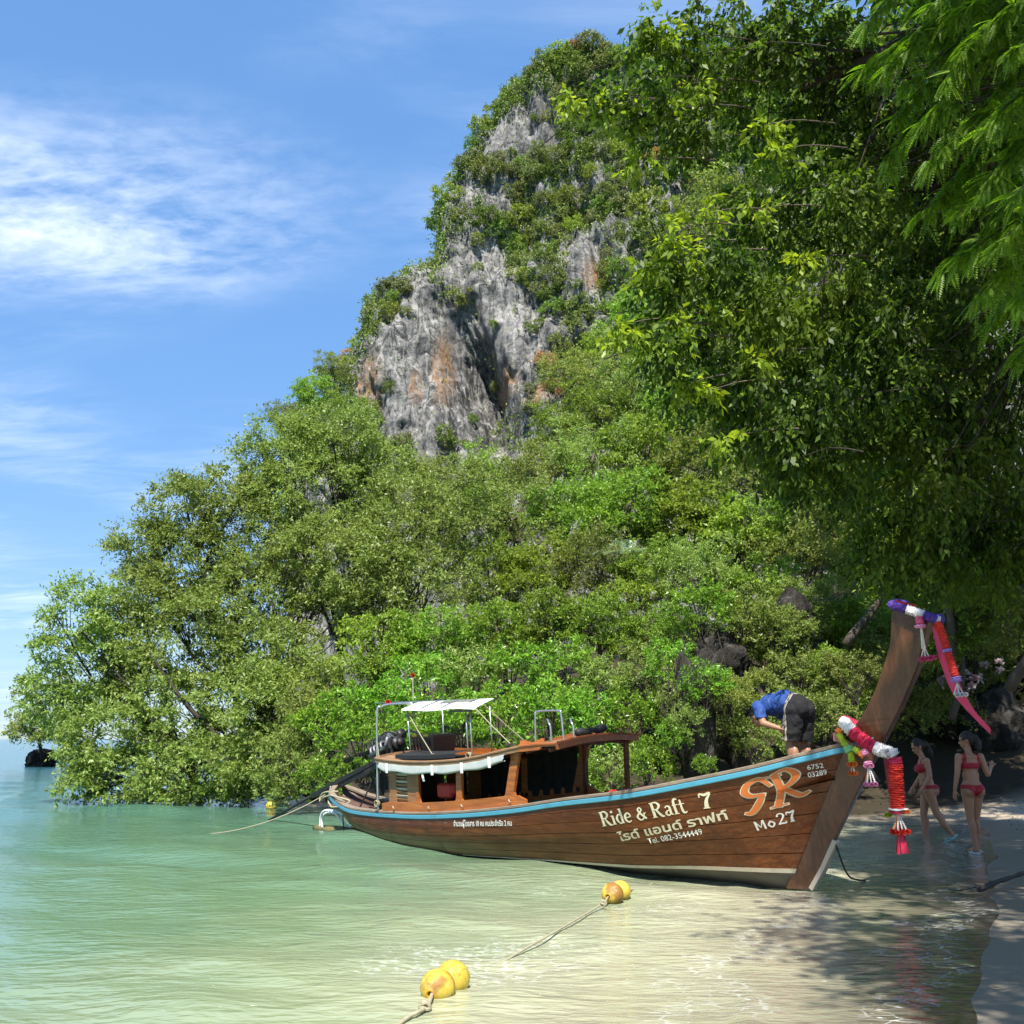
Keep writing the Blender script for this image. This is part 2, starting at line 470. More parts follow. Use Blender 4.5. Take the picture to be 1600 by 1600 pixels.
# little spilling wavelets that run up along the beach
for dd_, amp, wd in ((-1.1, .028, .14), (-2.6, .03, .22), (-4.6, .025, .3)):
    q = -SDT + dd_ + .45 * fbm(np.stack([SX * .5, SY * .5, SX * 0 + dd_ * 9], -1), 3)
    H += amp * np.exp(-(q / wd) ** 2) * np.clip(fbm(np.stack([SX * .35, SY * .35, SX * 0 + 40 + dd_], -1), 2) + .55, 0, 1) * (RR < 40)
keep_v = np.ones(SX.shape, bool)
na = len(aa)
I = (np.arange(len(rr) - 1)[:, None] * na + np.arange(na - 1)[None])
msk = (np.minimum(np.minimum(SDT[:-1, :-1], SDT[1:, :-1]), np.minimum(SDT[:-1, 1:], SDT[1:, 1:])) < 1.0)
I = I[msk]
t = NT('shallow_green_sea')
pos = t.n('NewGeometry').outputs['Position']
sd = t.n('Attribute', attribute_name='shore').outputs['Fac']
nb = t.noise(t.mapp(pos, (1, 1.4, 1)), .35, 4, .55)
dep = t.math('ADD', sd, t.math('MULTIPLY', t.math('SUBTRACT', nb, .5), 3.2))
dn = t.math('MULTIPLY', dep, -1 / 40)
c = t.ramp(dn, [(0, (.44, .39, .28)), (.05, (.44, .42, .285)), (.10, (.255, .295, .175)), (.17, (.125, .205, .118)), (.32, (.072, .155, .102)), (.6, (.042, .130, .108)), (1, (.022, .095, .108))])
# foam: lacy flecks along the run-up and drifting streaks
fw = t.noise(pos, 1.1, 3, .6)
lace = t.n('TexVoronoi', feature='DISTANCE_TO_EDGE'); t.set(lace.inputs['Vector'], t.mapp(t.mix(.12, pos, t.noise(pos, 3, 3, .6, 0, True), 'ADD'), (1, 1.7, 1))); lace.inputs['Scale'].default_value = 5.5
lc = t.rng(lace.outputs[0], .085, .02)
fl = t.rng(t.noise(t.mapp(pos, (1.0, 2.4, 1)), 10, 5, .65), .585, .65)
sd2 = t.math('ADD', sd, t.math('MULTIPLY', t.math('SUBTRACT', fw, .5), 2.4))
def band(cn, wd): return t.rng(t.math('ABSOLUTE', t.math('SUBTRACT', sd2, cn)), wd, 0)
foam = t.math('MULTIPLY', t.math('MAXIMUM', band(-.35, .5), t.math('MULTIPLY', band(-1.7, .35), .8)), t.math('MAXIMUM', t.math('MULTIPLY', lc, .6), fl))
foam2 = t.math('MULTIPLY', t.math('MULTIPLY', band(-3.4, 1.3), t.rng(t.noise(t.mapp(pos, (1, 1, 1), loc=(7, 2, 0)), .45, 3, .5), .47, .62)), t.math('MAXIMUM', fl, t.math('MULTIPLY', lc, .35)))
foam3 = t.math('MULTIPLY', t.rng(sd, -7, -2), t.rng(t.noise(t.mapp(pos, (1, 2.0, 1), loc=(3, 9, 0)), 13, 4, .6), .70, .735))
fm = t.math('ADD', t.math('ADD', foam, foam2), foam3, True)
fm = t.math('MULTIPLY', fm, t.rng(sd, -9, -4.5))
c = t.mix(t.math('MULTIPLY', fm, .85), c, (.75, .77, .74))
rp1 = t.noise(t.mapp(pos, (1.0, 2.3, 1), (0, 0, .22)), 4.6, 2, .55, .3)
rp2 = t.noise(t.mapp(pos, (1.0, 2.0, 1), (0, 0, -.3)), 1.3, 3, .6, .3)
rph = t.math('ADD', t.math('MULTIPLY', rp1, .45), rp2)
nrm = t.bump(rph, .55, .08)
wat = t.bsdf(c, t.rng(fm, 0, 1, .13, .6), 0, .42, nrm, 1.333)
tr = t.n('BsdfTransparent'); t.set(tr.inputs[0], (.90, .93, .84, 1))
gl = t.n('BsdfGlossy'); gl.inputs['Roughness'].default_value = .2; t.set(gl.inputs['Normal'], nrm); t.set(gl.inputs['Color'], (1, 1, 1, 1))
fr = t.n('Fresnel'); fr.inputs['IOR'].default_value = 1.26; t.set(fr.inputs['Normal'], nrm)
film = t.mixs(fr.outputs[0], tr.outputs[0], gl.outputs[0])
opq = t.math('MAXIMUM', t.math('ADD', t.rng(sd, .3, -1.3, 0, .46), t.rng(dep, -.6, -3.2, 0, .51)), t.math('MULTIPLY', fm, .85))
m_sea = t.done(t.mixs(opq, film, wat))
sm = raw_mesh('sea', np.stack([SX, SY, H], -1).reshape(-1, 3), np.stack([I, I + 1, I + na + 1, I + na], 1)[:, ::-1], True)
BD = np.full(SX.shape, 1e9)
for a_, b_ in zip(SHORE[:10], SHORE[1:11]):
    d_ = b_ - a_; t_ = np.clip(((SX - a_[0]) * d_[0] + (SY - a_[1]) * d_[1]) / (d_ @ d_), 0, 1); BD = np.minimum(BD, np.hypot(SX - a_[0] - t_ * d_[0], SY - a_[1] - t_ * d_[1]))
a = sm.attributes.new('shore', 'FLOAT', 'POINT'); a.data.foreach_set('value', np.where(SDT > 0, np.where(BD < 3, SDT, -9), -BD).astype(np.float32).ravel())
sea = tag(link('sea', sm, None, m_sea), 'calm green sea turning sandy at the beach', kind='structure')

# limestone cliff: plan outlines stacked by height, then weathered
YC = 118.0
edge_px = [(px_ - (16 if py_ < 480 else 6), py_ - (16 if py_ < 480 else 4)) for px_, py_ in [(432, 790), (425, 700), (440, 655), (485, 610), (515, 560), (560, 505), (585, 455), (632, 415), (672, 392), (690, 330), (690, 290), (702, 245), (738, 175), (760, 130), (795, 72), (850, 48), (893, 40)]]
ez, ex = [], []
for p in edge_px:
    w = at(p[0], p[1], YC); ez.append(w[2]); ex.append(w[0])
ez, ex = [0, 8] + ez, [-26, -26.5] + ex
ZTOP = ez[-1]
nz, nu = 330, 430
zz = np.linspace(0, ZTOP, nz); uu = np.linspace(-.16, 1.0, nu)
XL = np.interp(zz, ez, ex)
XRt = np.interp(zz, [0, 40, 70, 88, ZTOP - 2, ZTOP], [95, 82, 66, 50, 26, XL[-1] + 5])
ZZ, UU = np.meshgrid(zz, uu, indexing='ij')
XLm, XRm = XL[:, None], XRt[:, None]
mid = (XLm + XRm) / 2; hw = (XRm - XLm) / 2
ang = np.pi * (1 - np.clip(UU, -.16, 1))
ca, sa = np.cos(ang), np.sin(ang)
dep_ = 22 * (1 - .0 * ZZ)
CX = mid + hw * np.sign(ca) * np.abs(ca) ** .85
CY = YC + 6 - dep_ * np.sign(sa) * np.abs(sa) ** .7 * np.clip(1 - ZZ / (ZTOP * 1.15), .25, 1) + ZZ * .06
CZ = ZZ.copy()
P0 = np.stack([CX, CY, CZ], -1)
n_big = fbm(P0 * np.array([.045, .045, .035]) + 3, 3)
n_flu = fbm(P0 * np.array([.30, .30, .030]) + 11, 5)
n_fin = fbm(P0 * np.array([.95, .95, .30]) + 29, 4, .6)
n_ledge = fbm(P0 * np.array([.05, .05, .22]) + 57, 3)
rid = 1 - np.abs(fbm(P0 * np.array([.33, .33, .12]) + 71, 4))
disp = 3.0 * n_big + 1.5 * n_flu + .55 * n_fin + .9 * n_ledge - .9 * np.clip(rid - .72, 0, 1) * 3
qx, qy = project(P0)
# the streaked hollow between the two buttresses, and a cave mouth
hol = np.exp(-(((qx - 725 - .35 * (qy - 560)) / 42) ** 2 + ((qy - 585) / 120) ** 2))
cave = np.exp(-(((qx - 938) / 16) ** 2 + ((qy - 405) / 34) ** 2)) + .8 * np.exp(-(((qx - 910) / 40) ** 2 + ((qy - 330) / 12) ** 2))
but = np.exp(-(((qx - 620) / 62) ** 2 + ((qy - 560) / 140) ** 2))
disp += -10.5 * hol - 3.5 * cave + 2.5 * but
stri = np.sin((qx * .9 - (qy - 470) * .42 + 6 * fbm(P0 * .1, 2)) * .42)
disp += hol * (.55 * stri)
NX, NY = ca * .9, -np.abs(sa) - .35
nl = np.hypot(NX, NY)
CX = CX + disp * NX / nl * np.clip(1.2 - UU, .35, 1) * .6
CY = CY + disp * NY / nl
CZ = CZ + .5 * n_fin
CL = np.stack([CX, CY, CZ], -1)
cap = np.stack([np.full(nu, CX[-1].mean()), np.full(nu, YC + 10), np.full(nu, ZTOP + .5)], -1)
V = np.concatenate([CL.reshape(-1, 3), cap]); NR = nz + 1
I = (np.arange(NR - 1)[:, None] * nu + np.arange(nu - 1)[None]).ravel()
t = NT('weathered_limestone')
pos = t.n('NewGeometry').outputs['Position']
st = t.noise(t.mapp(pos, (1, 1, .16)), .55, 8, .68, .6)
fi = t.noise(pos, 1.5, 8, .72)
bg = t.noise(pos, .11, 4, .55)
c = t.ramp(st, [(.26, (.055, .053, .050)), (.42, (.165, .163, .157)), (.54, (.26, .255, .243)), (.72, (.44, .43, .405))])
c = t.mix(t.rng(fi, .54, .40, 0, .72), c, (.05, .048, .046))
crk = t.n('TexVoronoi', feature='DISTANCE_TO_EDGE'); t.set(crk.inputs['Vector'], t.mapp(t.mix(.55, pos, t.noise(pos, .9, 4, .6, 0, True), 'ADD'), (1, 1, .33))); crk.inputs['Scale'].default_value = .62
c = t.mix(t.rng(crk.outputs[0], .05, .0, 0, .8), c, (.03, .029, .028))
dst = t.noise(t.mapp(pos, (1, 1, .05)), .8, 4, .6); c = t.mix(t.rng(dst, .56, .66, 0, .55), c, (.06, .06, .06))
c = t.mix(t.rng(bg, .52, .66, 0, .4), c, (.30, .29, .275))
def spot(px, py, Y, sx, sz):
    w = at(px, py, Y)
    v = t.n('VectorMath', operation='SUBTRACT'); t.set(v.inputs[0], pos); v.inputs[1].default_value = w
    v2 = t.n('VectorMath', operation='MULTIPLY'); t.set(v2.inputs[0], v.outputs[0]); v2.inputs[1].default_value = (1 / sx, .02, 1 / sz)
    ln = t.n('VectorMath', operation='LENGTH'); t.set(ln.inputs[0], v2.outputs[0])
    return t.rng(ln.outputs['Value'], 1.0, .25)
ors = None
for q in ((569, 590, 114, 2.6, 5.5), (689, 552, 114, 2.0, 8.0), (937, 385, 110, 2.2, 3.5), (792, 580, 114, 2.0, 3.0), (840, 615, 112, 2.2, 2.5), (648, 600, 114, 1.2, 3.5)):
    s_ = spot(*q); ors = s_ if ors is None else t.math('MAXIMUM', ors, s_)
stv = t.noise(t.mapp(pos, (1, 1, .12)), 1.3, 5, .6)
c = t.mix(t.math('MULTIPLY', ors, t.rng(stv, .36, .58)), c, t.mix(fi, (.22, .115, .055), (.36, .23, .13)))
wh = t.math('MULTIPLY', t.rng(t.noise(t.mapp(pos, (1, 1, .07)), 1.0, 4, .6), .56, .66), .6)
c = t.mix(wh, c, (.42, .40, .36))
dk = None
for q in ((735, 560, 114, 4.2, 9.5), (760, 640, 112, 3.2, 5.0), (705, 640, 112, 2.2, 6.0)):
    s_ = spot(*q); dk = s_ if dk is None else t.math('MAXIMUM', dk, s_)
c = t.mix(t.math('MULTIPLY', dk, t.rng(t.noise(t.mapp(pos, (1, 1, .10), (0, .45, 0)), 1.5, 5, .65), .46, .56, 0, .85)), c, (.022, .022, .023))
mo = t.rng(t.noise(pos, .5, 6, .7), .60, .72, 0, .5)
c = t.mix(mo, c, (.10, .115, .055))
m_rock = t.done(t.bsdf(c, .92, 0, .2, t.bump(t.math('ADD', t.math('MULTIPLY', st, 1.2), fi), .8, .5)))
cm = raw_mesh('limestone_cliff', V, np.stack([I, I + 1, I + nu + 1, I + nu], 1), True)
cliff = tag(link('limestone_cliff', cm, None, m_rock), 'tall grey limestone cliff with orange stains behind the trees', kind='structure')

# ------------------------------------------------------------------ the longtail boat
def wood_mat(name, dark, mid, light, rough=.35, axis=(.35, 6, 6), coat=.0, wear=None, wear_amt=.0, spec=.5, weed=False):
    t = NT(name); o = t.co()
    rnd = t.n('ObjectInfo').outputs['Random']
    off = t.n('CombineXYZ'); t.set(off.inputs[0], t.math('MULTIPLY', rnd, 37.0)); t.set(off.inputs[1], t.math('MULTIPLY', rnd, 11.0))
    av = t.n('VectorMath', operation='ADD'); t.set(av.inputs[0], o); t.set(av.inputs[1], off.outputs[0])
    v = t.mapp(av.outputs[0], axis)
    g = t.noise(v, 3.2, 8, .62, .9); g2 = t.noise(v, 14, 5, .6, .3); b = t.noise(o, 1.7, 4, .6)
    c = t.ramp(t.math('ADD', t.math('MULTIPLY', g, .7), t.math('MULTIPLY', g2, .3)), [(.30, dark), (.5, mid), (.70, light)])
    c = t.mix(t.rng(b, .4, .7, 0, .35), c, dark)
    vv = t.rng(rnd, 0, 1, .82, 1.16, False)
    hv = t.n('HueSaturation'); t.set(hv.inputs['Color'], c); t.set(hv.inputs['Value'], vv); c = hv.outputs[0]
    if wear is not None:
        w = t.rng(t.noise(t.mapp(o, (.6, 2.5, 2.5)), 5, 8, .72), .50, .66)
        c = t.mix(t.math('MULTIPLY', w, wear_amt), c, wear)
    if weed:
        sp_ = t.n('SeparateXYZ'); t.set(sp_.inputs[0], o); e_ = t.noise(t.mapp(o, (1, 3, 3)), 2.2, 6, .7)
        lv = t.math('ADD', sp_.outputs[2], t.math('MULTIPLY', e_, .34)); fade = t.rng(sp_.outputs[0], 6.0, 1.0)
        c = t.mix(t.math('MULTIPLY', t.rng(lv, .42, .26, 0, .75), fade), c, t.mix(e_, (.16, .105, .05), (.24, .17, .085)))
        sc_n = t.noise(t.mapp(o, (1.2, 14, 14)), 3.5, 6, .75)
        c = t.mix(t.rng(sc_n, .62, .70, 0, .55), c, (.33, .25, .17))
        c = t.mix(t.rng(t.noise(t.mapp(o, (1, 1, .5)), 1.1, 5, .65), .55, .72, 0, .6), c, (.04, .014, .006))
    return t.done(t.bsdf(c, t.rng(b, .3, .7, rough * .8, min(1, rough * 1.35)), 0, spec, t.bump(g2, .22, .006), coat=coat))
m_hullw = wood_mat('varnished_hull_wood', (.042, .0105, .003), (.115, .031, .0075), (.215, .067, .017), .34, coat=.06, spec=.35, wear=(.20, .12, .06), wear_amt=.22, weed=True)
m_stemw = wood_mat('stem_wood', (.035, .013, .006), (.085, .032, .013), (.15, .062, .026), .30, axis=(5, 5, .5), coat=.25)
m_orange = wood_mat('orange_varnished_wood', (.20, .055, .011), (.34, .10, .02), (.48, .165, .036), .32, coat=.2, wear=(.13, .07, .035), wear_amt=.35)
m_brownw = wood_mat('brown_cabin_wood', (.14, .06, .022), (.24, .11, .045), (.35, .175, .08), .5, wear=(.10, .06, .035), wear_amt=.4)
m_grayw = wood_mat('weathered_cap_wood', (.11, .085, .06), (.20, .155, .115), (.31, .25, .19), .75, spec=.25)
m_dark = wood_mat('dark_inner_wood', (.03, .014, .008), (.06, .028, .015), (.10, .05, .027), .55)
m_roofw = wood_mat('roof_board_wood', (.16, .085, .04), (.26, .15, .075), (.37, .235, .13), .6, wear=(.12, .09, .065), wear_amt=.5)
m_blue = pm('light_blue_paint', (.075, .29, .40), .42, var=.12, scale=6, dirt=(.05, .12, .15), dirt_amt=.55)
m_cream = pm('cream_strip_paint', (.44, .39, .30), .6, dirt=(.2, .15, .1), dirt_amt=.6, scale=6)
m_bottom = pm('antifoul_grey_bottom', (.085, .08, .072), .7, var=.35, scale=5, dirt=(.04, .035, .025), dirt_amt=.7)
m_steel = pm('galvanised_steel', (.50, .51, .52), .32, .85, var=.2, scale=14, bump=.05)
m_blackm = pm('black_engine_metal', (.018, .018, .019), .45, .3, var=.4, scale=12, dirt=(.10, .06, .035), dirt_amt=.35)
m_greym = pm('grey_cast_metal', (.16, .165, .17), .45, .6, var=.3, scale=15)
m_whitep = pm('white_tarp', (.74, .75, .74), .55, var=.06, scale=5, dirt=(.4, .39, .35), dirt_amt=.4)
m_clear = pm('grey_plastic_sheet', (.33, .36, .33), .3, var=.15, scale=7, dirt=(.30, .30, .26), dirt_amt=.5)
m_blackf = pm('black_rubber_mat', (.017, .017, .018), .6, var=.3)
m_rope = pm('pale_rope', (.33, .30, .20), .85, var=.25, scale=40, bump=.4)
m_dkrope = pm('dark_rope', (.03, .03, .03), .8)
m_letter = pm('cream_lettering_paint', (.66, .60, .42), .5, var=.12, scale=14, dirt=(.3, .2, .1), dirt_amt=.35)
m_white_l = pm('white_lettering_paint', (.74, .72, .66), .5, var=.1, scale=14)
m_orange_l = pm('orange_lettering_paint', (.62, .16, .035), .45, var=.25, scale=7)

B0 = np.array([3.31, 11.93, 0.0]); S0 = np.array([-2.25, 18.4, 0.0])
hd = unit((B0 - S0)[:2]); heel = math.radians(4)
Fv = np.array([hd[0], hd[1], 0]); R0 = np.array([hd[1], -hd[0], 0]); Uz = np.array([0, 0, 1.])
Rv = math.cos(heel) * R0 - math.sin(heel) * Uz; Uv = math.cos(heel) * Uz + math.sin(heel) * R0
BM = Matrix(((Fv[0], -Rv[0], Uv[0], S0[0]), (Fv[1], -Rv[1], Uv[1], S0[1]), (Fv[2], -Rv[2], Uv[2], S0[2]), (0, 0, 0, 1)))
def Lc(s, w, z): return np.array([s, -w, z], float)         # along, to starboard, up
def Ls(P): P = np.asarray(P, float).copy(); P[..., 1] *= -1; return P
def boat_thing(name, label, cat, base, group=None):
    o = thing(name, label, cat, (0, 0, 0), group)
    o.matrix_world = BM @ Matrix.Translation(Vector(Lc(*base).tolist()))
    o['_b'] = 0; del o['_b']
    return o
def build_at(mb, base, name, mat, parent, smooth=False):
    mb.V = [v - Lc(*base) for v in mb.V]
    return mb.build(name, mat, parent, smooth)

SHc = np.array([(-1.35, .10, .74), (-1.2, .27, .66), (-.8, .38, .55), (0, .5, .455), (1.76, .62, .49), (3.17, .70, .59), (4.38, .75, .72), (5.44, .78, .87), (6.58, .78, 1.01), (7.53, .70, 1.17), (8.32, .55, 1.32), (8.74, .42, 1.42), (9.12, .25, 1.51), (9.24, .155, 1.54)])
CHc = np.array([(-1.22, .05, .50), (-.9, .16, .30), (-.3, .27, .06), (.5, .38, -.06), (1.9, .48, -.06), (3.2, .535, -.01), (4.76, .56, .06), (6.23, .52, .10), (7.21, .43, .155), (8.02, .24, .17), (8.42, .10, .175)])
def arc(T):
    D = curve_pts(T, 240); d = np.concatenate([[0], np.cumsum(np.linalg.norm(np.diff(D, axis=0), axis=1))]); return D, d / d[-1]
SHd, SHt = arc(SHc); CHd, CHt = arc(CHc)
def itp(D, T, t): return np.stack([np.interp(t, T, D[:, k]) for k in range(3)], -1)
def hullp(t, v, out=0.0):
    t, v = np.broadcast_arrays(np.asarray(t, float), np.asarray(v, float))
    a, b = itp(CHd, CHt, t), itp(SHd, SHt, t)
    p = a + (b - a) * v[..., None]
    p[..., 1] += .075 * np.sin(np.pi * np.clip(v, 0, 1)) * np.clip((1 - t) * 8, 0, 1) * np.clip(t * 8, 0, 1) + out
    return p
def hull_w(s, z):
    s, z = np.asarray(s, float), np.asarray(z, float); lo = np.zeros_like(s); hi = np.ones_like(s)
    for _ in range(36):
        m = (lo + hi) / 2; a, b = itp(CHd, CHt, m), itp(SHd, SHt, m)
        v = (z - a[..., 2]) / (b[..., 2] - a[..., 2]); p = hullp(m, v)
        lo = np.where(p[..., 0] < s, m, lo); hi = np.where(p[..., 0] < s, hi, m)
    return p[..., 1]
def sheer_at(s):
    k = np.argsort(SHd[:, 0]); return np.interp(s, SHd[k, 0], SHd[k, 1]), np.interp(s, SHd[k, 0], SHd[k, 2])
def mir(P): Q = np.asarray(P, float).copy(); Q[..., 1] *= -1; return Q

boat = thing('longtail_boat', 'long wooden longtail boat with blue rail, cabin and garlanded prow, beached in the shallows', 'boat')
boat.matrix_world = BM
tt = np.linspace(0, 1, 70)
# inner shell and bottom
mb = MB()
for sg in (1, -1):
    G = hullp(tt[:, None], np.linspace(0, .985, 8)[None], -.035); G[..., 1] = np.maximum(G[..., 1], .01) * sg
    mb.grid(Ls(G) if sg < 0 else Ls(G)[:, ::-1])
hull = mb.build('hull', m_dark, boat, True)
mb = MB()
ch = itp(CHd, CHt, tt); keel = ch.copy(); keel[:, 1] = 0
keel[:, 2] = np.interp(ch[:, 0], [-1.3, -.9, -.3, .5, 2, 5, 7, 8.2, 8.6], [.46, .2, -.06, -.2, -.24, -.16, -.1, -.05, 0])
keel[-1, 0] += .1
for sg in (1, -1):
    G = np.stack([ch * [1, sg, 1], (ch * [1, sg * .55, .5] + keel * [0, 1, .5]), keel], 1); mb.grid(Ls(G) if sg > 0 else Ls(G)[:, ::-1])
mb.build('bottom', m_bottom, hull, True)
# each strake a plank with its own edges
NS = 6
vs = np.array([0.0, .155, .315, .48, .65, .825, 1.0])
for sg in (1, -1):
    for k in range(NS):
        g = .0018
        rows = [(vs[k] + g, -.02), (vs[k] + g, .002), (vs[k] + g * 2.0, .008 + .0015 * (k % 2)), (vs[k + 1] - g * 2.0, .008 + .0015 * (k % 2)), (vs[k + 1] - g, .002), (vs[k + 1] - g, -.02)]
        rows = rows[:3] + [((vs[k] + vs[k + 1]) / 2, .009)] + rows[3:]
        tj = np.linspace(.002, .999, 64)
        G = np.stack([hullp(tj, np.full_like(tj, v), o) for v, o in rows], 1); G[..., 1] *= sg
        MB().grid(Ls(G)[:, ::-1] if sg < 0 else Ls(G)).build('plank', m_hullw, hull)
# cream strip along the chine
for sg in (1, -1):
    tj = np.linspace(.44, 1, 40)
    a = hullp(tj, -.012 + 0 * tj, .004); b = hullp(tj, .034 * np.clip((tj - .42) * 3, .25, 1) - .01, .016)
    c_ = b.copy(); c_[:, 1] -= .02; d_ = a.copy(); d_[:, 1] += .012
    G = np.stack([a, d_, b, c_], 1); G[..., 1] *= sg
    MB().grid(Ls(G)[:, ::-1] if sg < 0 else Ls(G)).build('chine_strip', m_cream, hull)
# cap rail and blue rubbing strip
for sg, nm in ((1, 'starboard'), (-1, 'port')):
    P = itp(SHd, SHt, np.linspace(0, 1, 80))
    def ring(P, offs):
        S = []
        for o in offs:
            q = P.copy(); q[:, 1] = np.maximum(q[:, 1] + o[0], .005); q[:, 2] += o[1]; q[:, 1] *= sg; S.append(q)
        G = np.stack(S, 1); G = Ls(G)
        return G if sg > 0 else G[:, ::-1]
    gun = MB().loft(ring(P, [(-.085, .006), (.030, .006), (.036, .014), (.036, .040), (.028, .048), (-.080, .048), (-.088, .040)])).build('gunwale', m_grayw, boat)
    MB().loft(ring(P, [(.006, -.058), (.030, -.056), (.037, -.048), (.037, -.004), (.030, .003), (.006, .004)])).build('rub_rail', m_blue, gun)
# stem: the tall curved prow post
sf = np.array([(-.02, 8.52), (.22, 8.70), (.51, 8.88), (1.14, 9.30), (1.54, 9.58), (1.96, 9.87), (2.34, 10.10), (2.62, 10.20), (2.84, 10.26)])
sa_ = np.array([(-.02, 8.25), (.22, 8.38), (.82, 8.745), (1.44, 9.09), (1.65, 9.245), (1.84, 9.44), (2.11, 9.63), (2.56, 9.86), (2.95, 9.95)])
hz = np.linspace(-.02, 2.84, 46); S = []
for i, z in enumerate(hz):
    f = np.interp(z, sf[:, 0], sf[:, 1]); a_ = np.interp(z, sa_[:, 0], sa_[:, 1])
    wa = np.interp(z, [0, .2, 1.5, 1.7, 2.9], [.095, .112, .165, .15, .135]); wf = np.interp(z, [0, 1.5, 2.9], [.02, .035, .055])
    tl = np.clip((z - 2.3) / .54, 0, 1) ** 2
    za, zf = z + .12 * tl, z - .05 * tl
    r_ = .012
    S.append([Lc(a_, wa - r_, za), Lc(a_ + r_, wa, za), Lc(f - r_, wf + .01, zf), Lc(f, wf - .004, zf), Lc(f, -wf + .004, zf), Lc(f - r_, -wf - .01, zf), Lc(a_ + r_, -wa, za), Lc(a_, -wa + r_, za)])
stem_o = MB().loft(S).build('stem_post', m_stemw, boat)
MB().prism([(0, 0), (.30, .02), (.30, .055), (0, .055)], .012, Lc(9.24, .163, 1.50), (1, .17, .26), (0, 0, 1), (0.17, -1, 0)).build('blue_stem_block', m_blue, stem_o)
mb = MB(); P = [np.array([np.interp(z, sf[:, 0], sf[:, 1]) + .008, 0, z]) for z in np.linspace(-.01, .53, 10)]
for i in range(9):
    mb.bar(P[i], P[i + 1], .05, .085, (0, 1, 0))
mb.build('stem_guard', m_cream, stem_o)
# decks and inside
mb = MB()
def deck(s0, s1, dz, n=16):
    out = MB(); ss = np.linspace(s0, s1, n); A, Bq = [], []
    for s in ss:
        w, z = sheer_at(s); w = max(w - .07, .02)
        A.append(Lc(s, w, z + dz)); Bq.append(Lc(s, -w, z + dz))
    out.grid(np.stack([A, Bq], 1)); lo = np.stack([A, Bq], 1).copy(); lo[..., 2] -= .03; out.grid(lo[:, ::-1]); return out
deck(6.7, 9.05, -.28).build('foredeck', m_brownw, boat)
deck(-.2, 6.7, -.38, 30).build('floor', m_dark, boat)
deck(-1.28, .55, -.10).build('stern_deck', wood_mat('red_brown_deck_wood', (.07, .035, .025), (.13, .07, .05), (.22, .13, .10), .6), boat)
for s in (5.0, 5.9):
    w, z = sheer_at(s); MB().box(Lc(s, 0, z - .12), (.22, 2 * w - .12, .03), ch=.006).build('thwart', m_orange, boat)
